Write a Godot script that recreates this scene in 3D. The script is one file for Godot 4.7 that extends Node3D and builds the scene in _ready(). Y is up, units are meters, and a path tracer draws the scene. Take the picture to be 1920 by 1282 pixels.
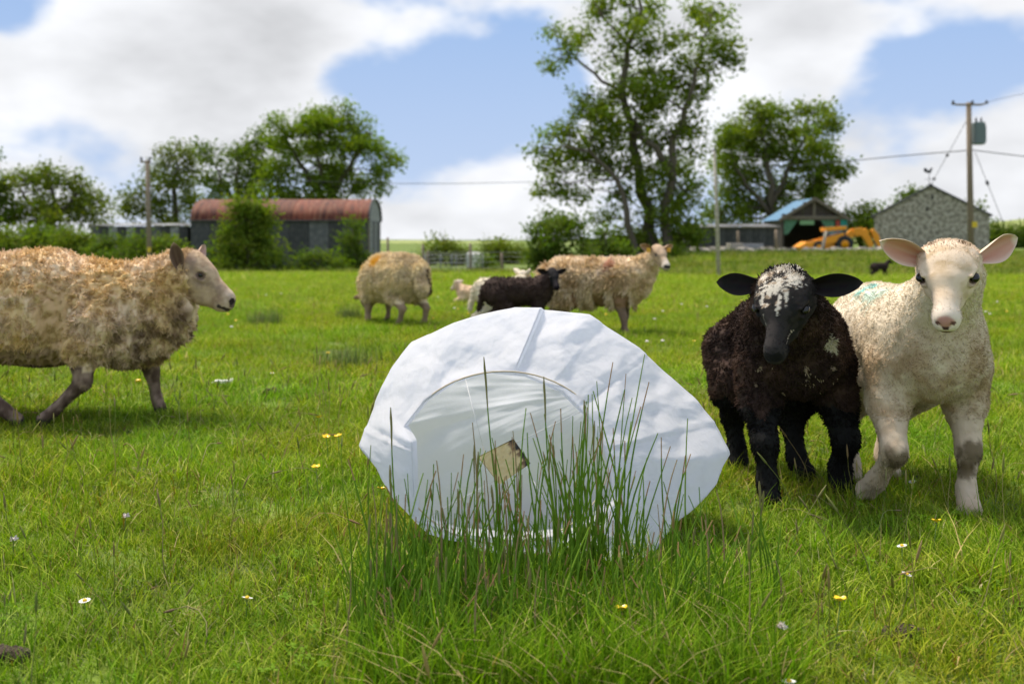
extends Node3D
# A pasture with sheep gathered round a fallen paper lantern; farm buildings and trees behind.
# The camera stands at (0, EYE, 0) and looks along -z; FP is its focal length in pixels of a 1920 wide picture.
const EYE := 0.72
const FP := 1867.0
const HZ := 450.0

var rng := RandomNumberGenerator.new()
var noise := FastNoiseLite.new()
var fine := FastNoiseLite.new()
var taken := {}
var mats := {}


func _ready() -> void:
	rng.seed = 11
	noise.seed = 3
	noise.noise_type = FastNoiseLite.TYPE_SIMPLEX_SMOOTH
	noise.frequency = 1.0
	noise.fractal_octaves = 3
	fine.seed = 8
	fine.noise_type = FastNoiseLite.TYPE_SIMPLEX
	fine.frequency = 1.0
	fine.fractal_type = FastNoiseLite.FRACTAL_NONE
	make_camera()
	make_sky()
	make_ground()
	make_far_country()
	make_buildings()
	make_trees()
	make_farm_clutter()
	make_animals()
	make_lantern()
	make_rushes()
	make_flowers()
	make_grass()


func make_camera() -> void:
	var cam := Camera3D.new()
	cam.name = "camera"
	var lens := CameraAttributesPhysical.new()
	lens.frustum_focal_length = 35.0
	lens.frustum_focus_distance = 2.32
	lens.frustum_near = 0.05
	lens.frustum_far = 4000.0
	lens.exposure_aperture = 4.2
	cam.attributes = lens
	cam.projection = Camera3D.PROJECTION_FRUSTUM
	cam.near = 0.05
	cam.far = 4000.0
	cam.size = 2.0 * 0.05 * 641.0 / FP
	cam.frustum_offset = Vector2(0.0, -0.05 * (641.0 - HZ) / FP)
	cam.position = Vector3(0, EYE, 0)
	cam.current = true
	add_child(cam)
	var sun := DirectionalLight3D.new()
	sun.name = "sun"
	sun.light_energy = 1.35
	sun.light_angular_distance = 12.0
	sun.light_color = Color(1.0, 0.95, 0.87)
	sun.shadow_enabled = true
	add_child(sun)
	sun.look_at_from_position(Vector3.ZERO, Vector3(0.34, -1.0, 0.36))


func make_sky() -> void:
	var w := 4096
	var h := 2048
	var img := Image.create(w, h, false, Image.FORMAT_RGBF)
	var cn := FastNoiseLite.new()
	cn.seed = 21
	cn.noise_type = FastNoiseLite.TYPE_SIMPLEX_SMOOTH
	cn.frequency = 2.6
	cn.fractal_octaves = 6
	cn.fractal_gain = 0.58
	var tn := FastNoiseLite.new()
	tn.seed = 5
	tn.noise_type = FastNoiseLite.TYPE_SIMPLEX_SMOOTH
	tn.frequency = 5.0
	tn.fractal_octaves = 5
	tn.fractal_gain = 0.5
	# where the photograph shows open blue (negative) and banks of cloud (positive): x, y, half width, half height, weight
	var blobs: Array = [
		[840, 195, 190, 95, -1.1], [730, 285, 120, 80, -0.95], [650, 165, 80, 55, -0.6], [1010, 190, 90, 90, -0.7], [900, 200, 150, 90, -0.8], [850, 300, 110, 45, -0.5], [1030, 120, 70, 60, -0.4],
		[1770, 115, 170, 70, -1.3], [1900, 80, 140, 70, -0.8], [1660, 90, 50, 40, -0.4], [1695, 275, 60, 32, -0.45], [15, 25, 70, 45, -1.2], [150, 275, 80, 30, -0.2],
		[220, 60, 200, 70, 0.5], [560, 60, 160, 60, 0.35], [120, 150, 200, 80, 0.35], [1450, 60, 160, 60, 0.3],
		[300, 110, 340, 150, 0.75], [955, 345, 140, 60, 0.8], [1090, 330, 90, 60, 0.5], [1480, 170, 200, 150, 0.75], [1850, 270, 130, 60, 0.4], [330, 350, 330, 60, 0.45], [1250, 40, 330, 60, 0.5], [760, 45, 140, 40, 0.4], [1700, 390, 300, 60, 0.5], [640, 420, 500, 30, 0.5]]
	var low_rows := 300          # the lowest 26 degrees in full detail, the rest at a quarter of it
	var fill := func(im: Image, cols: int, from_row: int, to_row: int, step: int) -> void:
		for r in range(from_row, to_row):
			var el: float = PI * (0.5 - (float(r) * step + step * 0.5) / h)
			var ce := cos(el)
			var se := sin(el)
			for c in cols:
				var az: float = ((float(c) * step + step * 0.5) / w - 0.5) * TAU
				var dx := sin(az) * ce
				var dz := -cos(az) * ce
				var n := cn.get_noise_3d(dx, se * 1.7, dz)
				var cover := n * 0.95 + 0.27
				if absf(az) < 0.62 and el < 0.34:
					var px := 960.0 + FP * tan(az)
					var py := HZ - FP * tan(el) / cos(az)
					for b in blobs:
						var ux: float = (px - b[0]) / b[2]
						var uy: float = (py - b[1]) / b[3]
						var q := ux * ux + uy * uy
						if q < 5.0:
							cover += 0.46 * b[4] * exp(-q)
				var t := clampf(cover / 0.44, 0.0, 1.0)
				t = t * t * (3.0 - 2.0 * t)
				var body := tn.get_noise_3d(dx + 4.0, se * 2.2, dz)
				var thick := clampf((cover - 0.25) * 0.9, 0.0, 1.0)
				var lum := 0.72 - 0.13 * thick + 0.2 * body
				lum = clampf(lum, 0.46, 0.78)
				var hz := clampf(1.0 - se / 0.28, 0.0, 1.0)
				var br := lerpf(0.24, 0.44, hz)
				var bg := lerpf(0.38, 0.53, hz)
				var bb := lerpf(0.64, 0.69, hz)
				im.set_pixel((c + cols / 2) % cols, r, Color(lerpf(br, lum * 0.985, t), lerpf(bg, lum, t), lerpf(bb, lum * 1.035, t)))
	var hi := Image.create(w / 4, (1024 - low_rows) / 4, false, Image.FORMAT_RGBF)
	fill.call(hi, w / 4, 0, (1024 - low_rows) / 4, 4)
	hi.resize(w, 1024 - low_rows, Image.INTERPOLATE_CUBIC)
	img.fill(Color(0.18, 0.22, 0.12))
	img.blit_rect(hi, Rect2i(0, 0, w, 1024 - low_rows), Vector2i.ZERO)
	# outside the camera's side the low band need not be finer than the rest either
	var band := Image.create(w / 4, low_rows / 4, false, Image.FORMAT_RGBF)
	var whole := Image.create(w / 4, 256, false, Image.FORMAT_RGBF)
	fill.call(whole, w / 4, (1024 - low_rows) / 4, 256, 4)
	band.blit_rect(whole, Rect2i(0, (1024 - low_rows) / 4, w / 4, low_rows / 4), Vector2i.ZERO)
	band.resize(w, low_rows, Image.INTERPOLATE_CUBIC)
	img.blit_rect(band, Rect2i(0, 0, w, low_rows), Vector2i(0, 1024 - low_rows))
	# the part before the camera, at full detail
	var c0 := 1600
	var c1 := 2496
	for r in range(1024 - 210, 1024):
		var el: float = PI * (0.5 - (r + 0.5) / h)
		var ce := cos(el)
		var se := sin(el)
		for c in range(c0, c1):
			var az: float = ((c + 0.5) / w - 0.5) * TAU
			var dx := sin(az) * ce
			var dz := -cos(az) * ce
			var cover := cn.get_noise_3d(dx, se * 1.7, dz) * 0.95 + 0.27
			var px := 960.0 + FP * tan(az)
			var py := HZ - FP * tan(el) / cos(az)
			for b in blobs:
				var ux: float = (px - b[0]) / b[2]
				var uy: float = (py - b[1]) / b[3]
				var q := ux * ux + uy * uy
				if q < 5.0:
					cover += 0.46 * b[4] * exp(-q)
			var t := clampf(cover / 0.44, 0.0, 1.0)
			t = t * t * (3.0 - 2.0 * t)
			var body := tn.get_noise_3d(dx + 4.0, se * 2.2, dz)
			var thick := clampf((cover - 0.25) * 0.9, 0.0, 1.0)
			var lum := clampf(0.72 - 0.13 * thick + 0.2 * body, 0.46, 0.78)
			var hz := clampf(1.0 - se / 0.28, 0.0, 1.0)
			img.set_pixel((c + w / 2) % w, r, Color(lerpf(lerpf(0.24, 0.44, hz), lum * 0.985, t), lerpf(lerpf(0.38, 0.53, hz), lum, t), lerpf(lerpf(0.64, 0.69, hz), lum * 1.035, t)))
	var pano := PanoramaSkyMaterial.new()
	pano.panorama = ImageTexture.create_from_image(img)
	var sky := Sky.new()
	sky.sky_material = pano
	var env := Environment.new()
	env.background_mode = Environment.BG_SKY
	env.sky = sky
	env.tonemap_mode = Environment.TONE_MAPPER_LINEAR
	env.tonemap_exposure = 1.32
	env.sdfgi_enabled = true
	env.ssao_enabled = true
	env.ssil_enabled = true
	var we := WorldEnvironment.new()
	we.name = "world"
	we.environment = env
	add_child(we)


# ---------------------------------------------------------------- helpers

func at(px: float, py: float, d: float) -> Vector3:
	return Vector3((px - 960.0) / FP * d, EYE - (py - HZ) / FP * d, -d)


func ground_y(x: float, z: float) -> float:
	var d := -z
	var s := 3.0
	var q := (d - 9.0) / s
	var fall := s * (q if q > 20.0 else log(1.0 + exp(q)))
	var y := -0.024 * fall
	y = maxf(y, -1.25)
	# the farmyard bank to the right
	var right := smoothstep(4.5, 10.0, x - (d - 45.0) * 0.12)
	y += smoothstep(39.0, 56.0, d) * right * 1.08
	# hills far off
	if d > 120.0:
		var hill := 1.3 + 3.2 * noise.get_noise_2d(x * 0.0021, z * 0.0021) + 9.0 * smoothstep(0.32, 0.62, x / d)
		y += smoothstep(120.0, 520.0, d) * hill
	var near := clampf(1.0 - Vector2(x, z).length() / 60.0, 0.0, 1.0)
	y += near * (0.018 * noise.get_noise_2d(x * 1.3, z * 1.3) + 0.012 * fine.get_noise_2d(x * 4.0, z * 4.0))
	return y


func on_ground(px: float, d: float) -> Vector3:
	var x := (px - 960.0) / FP * d
	return Vector3(x, ground_y(x, -d), -d)


func numbered(called: String) -> String:
	if not taken.has(called):
		taken[called] = 0
		return called
	taken[called] += 1
	return "%s_%03d" % [called, taken[called]]


func tag(o: Node, label: String, category: String, group := "", kind := "") -> void:
	if label: o.set_meta("label", label)
	if category: o.set_meta("category", category)
	if group: o.set_meta("group", group)
	if kind: o.set_meta("kind", kind)


func thing(called: String, label: String, category: String, where := Vector3.ZERO, turn := 0.0, group := "") -> Node3D:
	var o := Node3D.new()
	o.name = numbered(called)
	add_child(o)
	o.position = where
	o.rotation.y = turn
	tag(o, label, category, group)
	return o


func part(called: String, mesh: Mesh, m: Material, parent: Node = self) -> MeshInstance3D:
	var o := MeshInstance3D.new()
	o.name = numbered(called) if parent == self else called
	o.mesh = mesh
	o.material_override = m
	parent.add_child(o, true)
	return o


func lin(r: float, g: float, b: float) -> Color:
	return Color(r, g, b).linear_to_srgb()


func paint(key: String, c: Color, rough := 0.85, metal := 0.0) -> StandardMaterial3D:
	if mats.has(key): return mats[key]
	var m := StandardMaterial3D.new()
	m.resource_name = key
	m.albedo_color = c
	m.roughness = rough
	m.metallic = metal
	mats[key] = m
	return m


func noise_tex(freq: float, stops: Array, octaves := 5, sd := 1, size := 512, kind := FastNoiseLite.TYPE_SIMPLEX_SMOOTH) -> NoiseTexture2D:
	var n := FastNoiseLite.new()
	n.seed = sd
	n.noise_type = kind
	n.frequency = freq
	n.fractal_octaves = octaves
	var t := NoiseTexture2D.new()
	t.width = size
	t.height = size
	t.seamless = true
	t.noise = n
	if stops:
		var g := Gradient.new()
		g.offsets = PackedFloat32Array(stops.map(func(s): return s[0]))
		g.colors = PackedColorArray(stops.map(func(s): return s[1]))
		t.color_ramp = g
	return t


func bump_tex(freq: float, strength := 6.0, octaves := 4, sd := 2, size := 512) -> NoiseTexture2D:
	var t := noise_tex(freq, [], octaves, sd, size)
	t.as_normal_map = true
	t.bump_strength = strength
	return t


func textured(key: String, tex: Texture2D, scale: float, rough := 0.9, bump: Texture2D = null, bump_scale := 1.0, world := false) -> StandardMaterial3D:
	if mats.has(key): return mats[key]
	var m := StandardMaterial3D.new()
	m.resource_name = key
	m.albedo_texture = tex
	m.roughness = rough
	m.uv1_triplanar = true
	m.uv1_world_triplanar = world
	m.uv1_scale = Vector3.ONE * scale
	if bump:
		m.normal_enabled = true
		m.normal_texture = bump
		m.normal_scale = bump_scale
	mats[key] = m
	return m


func tool() -> SurfaceTool:
	var st := SurfaceTool.new()
	st.begin(Mesh.PRIMITIVE_TRIANGLES)
	return st


func tri(st: SurfaceTool, a: Vector3, b: Vector3, c: Vector3) -> void:
	st.add_vertex(a)
	st.add_vertex(b)
	st.add_vertex(c)


func quad(st: SurfaceTool, a: Vector3, b: Vector3, c: Vector3, d: Vector3) -> void:
	tri(st, a, b, c)
	tri(st, a, c, d)


# a box with bevelled edges, turned by basis
func box(st: SurfaceTool, centre: Vector3, size: Vector3, basis := Basis(), bevel := 0.0) -> void:
	var h := size * 0.5
	var e := minf(bevel, minf(h.x, minf(h.y, h.z)) * 0.9)
	if e <= 0.0:
		for f in 6:
			var n := Vector3.ZERO
			n[f / 2] = 1.0 if f % 2 == 0 else -1.0
			var u := Vector3.ZERO
			u[(f / 2 + 1) % 3] = 1.0
			var v := n.cross(u)
			var p: Array = []
			for k in [[-1, -1], [-1, 1], [1, 1], [1, -1]]:
				p.append(centre + basis * ((n + u * k[0] + v * k[1]) * h))
			quad(st, p[0], p[1], p[2], p[3])
		return
	for f in 6:
		var ax := f / 2
		var n := Vector3.ZERO
		n[ax] = 1.0 if f % 2 == 0 else -1.0
		var u := Vector3.ZERO
		u[(ax + 1) % 3] = 1.0
		var v := n.cross(u)
		var p: Array = []
		var q: Array = []
		for k in [[-1, -1], [-1, 1], [1, 1], [1, -1]]:
			var c: Vector3 = n * h + (u * k[0] + v * k[1]) * (h - Vector3.ONE * e)
			p.append(centre + basis * c)
			q.append(centre + basis * ((n * (h - Vector3.ONE * e * 0.6)) + (u * k[0] + v * k[1]) * (h - Vector3.ONE * e * 0.3)))
		quad(st, p[0], p[1], p[2], p[3])
		for k in 4:
			quad(st, p[(k + 1) % 4], p[k], q[k], q[(k + 1) % 4])


func box_mesh(size: Vector3, bevel := 0.0, centre := Vector3.ZERO) -> ArrayMesh:
	var st := tool()
	st.set_smooth_group(-1)
	box(st, centre, size, Basis(), bevel)
	st.generate_normals()
	return st.commit()


# a tube through points with radii
func tube(st: SurfaceTool, pts: Array, radii: Array, sides := 6, cap := true) -> void:
	var rings: Array = []
	var side := Vector3.ZERO
	for i in pts.size():
		var fwd: Vector3
		if i == 0: fwd = pts[1] - pts[0]
		elif i == pts.size() - 1: fwd = pts[i] - pts[i - 1]
		else: fwd = pts[i + 1] - pts[i - 1]
		fwd = fwd.normalized()
		if i == 0:
			side = fwd.cross(Vector3.RIGHT if absf(fwd.x) < 0.8 else Vector3.UP).normalized()
		else:
			side = (side - fwd * side.dot(fwd)).normalized()
		var up := fwd.cross(side)
		var ring: Array = []
		for k in sides:
			var a := TAU * k / sides
			ring.append(pts[i] + (side * cos(a) + up * sin(a)) * radii[i])
		rings.append(ring)
	for i in pts.size() - 1:
		for k in sides:
			var l := (k + 1) % sides
			quad(st, rings[i][k], rings[i][l], rings[i + 1][l], rings[i + 1][k])
	if cap:
		for k in range(1, sides - 1):
			tri(st, rings[0][0], rings[0][k + 1], rings[0][k])
			var e: Array = rings[-1]
			tri(st, e[0], e[k], e[k + 1])


func tube_mesh(pts: Array, radii: Array, sides := 6) -> ArrayMesh:
	var st := tool()
	st.set_smooth_group(0)
	tube(st, pts, radii, sides)
	st.generate_normals()
	return st.commit()


func multi(mesh: Mesh, places: Array, tints: Array, m: Material) -> MultiMeshInstance3D:
	var mm := MultiMesh.new()
	mm.transform_format = MultiMesh.TRANSFORM_3D
	mm.use_colors = tints.size() > 0
	mm.mesh = mesh
	mm.instance_count = places.size()
	for i in places.size():
		mm.set_instance_transform(i, places[i])
		if tints.size(): mm.set_instance_color(i, tints[i])
	var o := MultiMeshInstance3D.new()
	o.multimesh = mm
	o.material_override = m
	return o


func rnd(a: float, b: float) -> float:
	return rng.randf_range(a, b)


func any_dir() -> Vector3:
	var v := Vector3(rng.randfn(), rng.randfn(), rng.randfn())
	return v.normalized() if v.length() > 0.01 else Vector3.UP


func spin(axis_y: float, tilt: float, size: float) -> Basis:
	return (Basis(Vector3.UP, axis_y) * Basis(Vector3.RIGHT, tilt)).scaled(Vector3.ONE * size)


# ---------------------------------------------------------------- ground and country

func make_ground() -> void:
	var xs: Array = []
	var zs: Array = []
	var x := 0.0
	var step := 0.12
	var right: Array = [0.0]
	while x < 1800.0:
		x += step
		right.append(x)
		if x > 3.0: step *= 1.09
	for i in range(right.size() - 1, 0, -1): xs.append(-right[i])
	xs.append_array(right)
	var back: Array = []
	var z := 0.0
	step = 0.12
	while z < 1800.0:
		z += step
		back.append(z)
		if z > 10.0: step *= 1.06
	var front: Array = []
	z = 0.0
	step = 0.3
	while z < 400.0:
		z += step
		step *= 1.25
		front.append(z)
	for i in range(front.size() - 1, -1, -1): zs.append(front[i])
	zs.append(0.0)
	for v in back: zs.append(-v)
	var verts := PackedVector3Array()
	var idx := PackedInt32Array()
	var w := xs.size()
	for j in zs.size():
		for i in w:
			verts.append(Vector3(xs[i], ground_y(xs[i], zs[j]), zs[j]))
	for j in zs.size() - 1:
		for i in w - 1:
			var a := j * w + i
			idx.append_array([a, a + w, a + 1, a + 1, a + w, a + w + 1])
	var arr := []
	arr.resize(Mesh.ARRAY_MAX)
	arr[Mesh.ARRAY_VERTEX] = verts
	arr[Mesh.ARRAY_INDEX] = idx
	var nrm := PackedVector3Array()
	nrm.resize(verts.size())
	for t in range(0, idx.size(), 3):
		var n := (verts[idx[t + 2]] - verts[idx[t]]).cross(verts[idx[t + 1]] - verts[idx[t]])
		for k in 3: nrm[idx[t + k]] += n
	for i in nrm.size(): nrm[i] = nrm[i].normalized()
	arr[Mesh.ARRAY_NORMAL] = nrm
	var mesh := ArrayMesh.new()
	mesh.add_surface_from_arrays(Mesh.PRIMITIVE_TRIANGLES, arr)
	var tex := noise_tex(0.012, [[0.0, lin(0.05, 0.05, 0.02)], [0.35, lin(0.09, 0.13, 0.016)], [0.6, lin(0.13, 0.21, 0.016)], [1.0, lin(0.2, 0.24, 0.03)]], 7, 31, 1024)
	var m := textured("pasture", tex, 0.23, 0.95, bump_tex(0.05, 8.0), 0.8, true)
	var g := part("ground", mesh, m)
	tag(g, "", "", "", "structure")


func ridge_mesh(px0: float, px1: float, d: float, heights: Array, depth: float) -> ArrayMesh:
	# a long low hill: crest heights in metres, even steps between px0 and px1 at distance d
	var st := tool()
	st.set_smooth_group(0)
	var n := 60
	var rows: Array = []
	for j in 9:
		var v := j / 8.0
		var row: Array = []
		for i in n + 1:
			var u := float(i) / n
			var f: float = u * (heights.size() - 1)
			var k := mini(int(f), heights.size() - 2)
			var top: float = lerpf(heights[k], heights[k + 1], smoothstep(0.0, 1.0, f - k))
			var dd := d + depth * (v - 0.5)
			var p := Vector3(lerpf((px0 - 960.0) / FP * d, (px1 - 960.0) / FP * d, u), 0, -dd)
			p.y = -3.0 + (top + 3.0) * sin(PI * v) + noise.get_noise_2d(p.x * 0.02, p.z * 0.02) * 0.5
			row.append(p)
		rows.append(row)
	for j in 8:
		for i in n:
			quad(st, rows[j][i], rows[j][i + 1], rows[j + 1][i + 1], rows[j + 1][i])
	st.generate_normals()
	return st.commit()


func make_far_country() -> void:
	var field := textured("far_field", noise_tex(0.02, [[0.2, lin(0.17, 0.23, 0.06)], [0.55, lin(0.26, 0.3, 0.09)], [0.9, lin(0.33, 0.33, 0.13)]], 4, 5), 0.02, 0.95, null, 1.0, true)
	var dark := textured("far_moor", noise_tex(0.02, [[0.2, lin(0.06, 0.10, 0.05)], [0.9, lin(0.14, 0.19, 0.07)]], 4, 6), 0.02, 0.95, null, 1.0, true)
	tag(part("hill", ridge_mesh(560, 1250, 420, [0.2, 0.5, 0.6, 0.2, -0.4, -0.5, 0.5], 160), field), "", "", "", "structure")
	tag(part("hill", ridge_mesh(380, 1500, 900, [2.0, 1.0, -1.0, 0.2, 1.5, 3.5, 4.0], 300), dark), "", "", "", "structure")
	tag(part("hill", ridge_mesh(1560, 2500, 260, [-0.5, 3.6, 6.2, 7.2, 8.5, 7.0], 120), field), "", "", "", "structure")
	tag(part("hill", ridge_mesh(-900, 420, 380, [6.0, 4.5, 3.0, 2.0, 0.5], 140), dark), "", "", "", "structure")


# ---------------------------------------------------------------- buildings

func sheet(length: float, height: float, pitch: float, depth: float) -> ArrayMesh:
	# a corrugated sheet: width along x, height along y, waves in z
	var st := tool()
	st.set_smooth_group(0)
	var n := maxi(4, int(length / pitch * 4.0))
	for i in n:
		var x0 := length * i / n
		var x1 := length * (i + 1) / n
		var z0 := sin(TAU * x0 / pitch) * depth
		var z1 := sin(TAU * x1 / pitch) * depth
		quad(st, Vector3(x0, 0, z0), Vector3(x0, height, z0), Vector3(x1, height, z1), Vector3(x1, 0, z1))
	st.generate_normals()
	return st.commit()


func curved_sheet(length: float, radius_z: float, rise: float, thick: float) -> ArrayMesh:
	# a strip of barrel roof, along x, arched over z from -radius_z to radius_z
	var st := tool()
	st.set_smooth_group(0)
	var n := 18
	var pts: Array = []
	for k in n + 1:
		var a := PI * k / n
		pts.append(Vector2(cos(a) * radius_z, pow(sin(a), 0.85) * rise))
	var m := maxi(4, int(length / 0.15 * 4.0))
	for i in m:
		var x0 := length * i / m
		var x1 := length * (i + 1) / m
		var w0 := sin(TAU * x0 / 0.15) * thick
		var w1 := sin(TAU * x1 / 0.15) * thick
		for k in n:
			var p: Vector2 = pts[k]
			var q: Vector2 = pts[k + 1]
			quad(st, Vector3(x0, p.y + w0, p.x), Vector3(x0, q.y + w0, q.x), Vector3(x1, q.y + w1, q.x), Vector3(x1, p.y + w1, p.x))
	st.generate_normals()
	return st.commit()


func place(o: Node3D, p: Vector3, b := Basis()) -> Node3D:
	o.transform = Transform3D(b, p)
	return o


func make_buildings() -> void:
	var rusts: Array = []
	for k in 3:
		var v: float = [0.62, 0.8, 0.5][k]
		var rm := textured("rusted_iron_%d" % k, noise_tex(0.016, [[0.15, lin(0.05 * v, 0.016 * v, 0.012 * v)], [0.4, lin(0.17 * v, 0.036 * v, 0.02 * v)], [0.56, lin(0.26 * v, 0.064 * v, 0.03 * v)], [0.72, lin(0.27 * v, 0.10 * v, 0.05 * v)], [1.0, lin(0.3 * v, 0.21 * v, 0.16 * v)]], 6, 12 + k), 0.2, 0.8)
		rm.uv1_scale = Vector3(0.3, 0.09, 0.09)
		rusts.append(rm)
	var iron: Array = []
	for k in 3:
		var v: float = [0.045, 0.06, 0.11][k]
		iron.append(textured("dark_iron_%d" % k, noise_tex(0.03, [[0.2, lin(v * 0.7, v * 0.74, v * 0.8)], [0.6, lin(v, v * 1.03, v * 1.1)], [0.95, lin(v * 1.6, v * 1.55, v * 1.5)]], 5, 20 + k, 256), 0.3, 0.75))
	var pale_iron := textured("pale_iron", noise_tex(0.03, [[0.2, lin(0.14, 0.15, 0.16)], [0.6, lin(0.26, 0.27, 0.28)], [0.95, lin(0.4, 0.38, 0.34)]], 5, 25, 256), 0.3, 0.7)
	var timber := textured("grey_timber", noise_tex(0.05, [[0.2, lin(0.10, 0.085, 0.065)], [0.8, lin(0.22, 0.19, 0.15)]], 4, 26, 256), 0.7, 0.9)

	# --- the barrel-roofed barn: long side along x, its right gable seen at a slant
	var d := 70.0
	var x1 := (690.0 - 960.0) / FP * d
	var x0 := (357.0 - 960.0) / FP * d
	var long := x1 - x0
	var base := -1.35
	var eaves := 2.1
	var deep := 6.4
	var barn := thing("barn", "old barn with a rusty red barrel roof and dark iron walls", "barn", Vector3(x0, base, -d))
	var wall_h := eaves - base
	var n := 9
	for i in n:
		var w := long / n
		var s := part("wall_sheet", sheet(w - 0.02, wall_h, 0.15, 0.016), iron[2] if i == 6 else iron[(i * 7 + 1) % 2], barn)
		place(s, Vector3(i * w, 0, 0.012 * (i % 3)))
	var rn := 7
	for i in rn:
		var w := long / rn
		var r := part("roof_sheet", curved_sheet(w + 0.05, deep * 0.5 + 0.12, 1.62, 0.014), rusts[[0, 1, 0, 2, 1, 0, 1][i]], barn)
		place(r, Vector3(i * w, wall_h - 0.02, -deep * 0.5) + Vector3(0, 0.012 * (i % 2), 0))
	var st := tool()
	st.set_smooth_group(-1)
	box(st, Vector3(long * 0.5, wall_h * 0.5, -deep), Vector3(long, wall_h, 0.08))
	box(st, Vector3(0.05, wall_h * 0.5, -deep * 0.5), Vector3(0.08, wall_h, deep - 0.2))
	st.generate_normals()
	part("back_wall", st.commit(), iron[0], barn)
	# gable: upright sheets below, a half-round head above
	st = tool()
	st.set_smooth_group(-1)
	var prof: Array = []
	for k in 17:
		var a := PI * k / 16
		prof.append(Vector2(cos(a) * deep * 0.5, pow(sin(a), 0.85) * 1.58))
	for e in [0.0, -long + 0.1]:
		st = tool()
		st.set_smooth_group(-1)
		for k in 16:
			for s in [0.0, -0.06]:
				tri(st, Vector3(long + e + s, wall_h, -deep * 0.5), Vector3(long + e + s, wall_h + prof[k].y, -deep * 0.5 + prof[k].x), Vector3(long + e + s, wall_h + prof[k + 1].y, -deep * 0.5 + prof[k + 1].x))
			quad(st, Vector3(long + e, wall_h + prof[k].y, -deep * 0.5 + prof[k].x), Vector3(long + e, wall_h + prof[k + 1].y, -deep * 0.5 + prof[k + 1].x), Vector3(long + e - 0.06, wall_h + prof[k + 1].y, -deep * 0.5 + prof[k + 1].x), Vector3(long + e - 0.06, wall_h + prof[k].y, -deep * 0.5 + prof[k].x))
		st.generate_normals()
		part("gable_head", st.commit(), pale_iron, barn)
	for i in 6:
		var w := deep / 6.0
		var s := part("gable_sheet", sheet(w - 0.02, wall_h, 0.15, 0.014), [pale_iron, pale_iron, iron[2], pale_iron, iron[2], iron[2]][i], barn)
		place(s, Vector3(long + 0.03, 0, -i * w - 0.01), Basis(Vector3.UP, PI / 2))
	# dark rim along the arched gable and a pale barge board
	var rim: Array = []
	var rr: Array = []
	for p in prof:
		rim.append(Vector3(long + 0.08, wall_h + p.y + 0.02, -deep * 0.5 + p.x * 1.03))
		rr.append(0.07)
	part("gable_rim", tube_mesh(rim, rr, 6), iron[1], barn)
	part("eaves_gutter", tube_mesh([Vector3(-0.05, wall_h - 0.02, 0.14), Vector3(long + 0.05, wall_h - 0.02, 0.14)], [0.06, 0.06], 6), iron[0], barn)
	st = tool()
	st.set_smooth_group(-1)
	box(st, Vector3(long + 0.06, wall_h * 0.5, 0.05), Vector3(0.12, wall_h, 0.12), Basis(), 0.02)
	st.generate_normals()
	part("corner_post", st.commit(), timber, barn)

	# --- lean-to of mixed sheets to the left of the barn
	d = 74.0
	var lx0 := (170.0 - 960.0) / FP * d
	var lx1 := (352.0 - 960.0) / FP * d
	var lean := thing("sheet_iron_shed", "long low grey sheet-iron shed left of the barrel-roofed barn", "shed", Vector3(lx0, -1.35, -d))
	var ll := lx1 - lx0
	n = 11
	for i in n:
		var w := ll / n
		var s := part("wall_sheet", sheet(w - 0.02, 3.1, 0.15, 0.016), [iron[2], iron[0], pale_iron, iron[0], pale_iron, iron[1], iron[2]][i % 7], lean)
		place(s, Vector3(i * w, 0, 0.014 * (i % 2)))
	for i in 5:
		var w := ll / 5.0
		var r := part("roof_sheet", sheet(w + 0.04, 4.2, 0.15, 0.014), pale_iron if i % 2 else iron[2], lean)
		place(r, Vector3(i * w, 3.16 + 0.01 * (i % 2), 0.2), Basis(Vector3.RIGHT, -PI / 2 + 0.05))
	st = tool()
	st.set_smooth_group(-1)
	box(st, Vector3(ll * 0.5, 1.55, -4.0), Vector3(ll, 3.1, 0.1))
	box(st, Vector3(0.05, 1.55, -2.0), Vector3(0.08, 3.1, 3.8))
	st.generate_normals()
	part("back_wall", st.commit(), iron[0], lean)

	# --- low dark shed in the yard on the right
	d = 70.0
	var wx0 := (1284.0 - 960.0) / FP * d
	var wx1 := (1463.0 - 960.0) / FP * d
	var yard := thing("low_yard_shed", "long low black boarded shed left of the blue-roofed shed", "shed", Vector3(wx0, -0.4, -d))
	var wl := wx1 - wx0
	st = tool()
	st.set_smooth_group(-1)
	box(st, Vector3(wl * 0.5, 0.36, 0.06), Vector3(wl, 0.74, 0.22), Basis(), 0.02)
	st.generate_normals()
	part("block_plinth", st.commit(), textured("block_work", noise_tex(0.05, [[0.2, lin(0.10, 0.085, 0.07)], [0.8, lin(0.22, 0.19, 0.16)]], 4, 33, 256), 0.5, 0.95), yard)
	n = 14
	for i in n:
		var w := wl / n
		var s := part("wall_sheet", sheet(w - 0.02, 1.45, 0.15, 0.014), iron[(i * 5) % 2], yard)
		place(s, Vector3(i * w, 0.56, 0.01 * (i % 2)))
	for i in 6:
		var w := wl / 6.0
		var r := part("roof_sheet", sheet(w + 0.04, 4.0, 0.15, 0.014), iron[2] if i % 3 else iron[1], yard)
		place(r, Vector3(i * w, 2.06 + 0.01 * (i % 2), 0.22), Basis(Vector3.RIGHT, -PI / 2 + 0.06))
	part("fascia", box_mesh(Vector3(wl, 0.07, 0.05), 0.01, Vector3(wl * 0.5, 2.0, 0.16)), timber, yard)
	st = tool()
	st.set_smooth_group(-1)
	box(st, Vector3(wl * 0.5, 1.0, -3.7), Vector3(wl, 2.0, 0.1))
	box(st, Vector3(0.05, 1.0, -1.85), Vector3(0.08, 2.0, 3.5))
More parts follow.
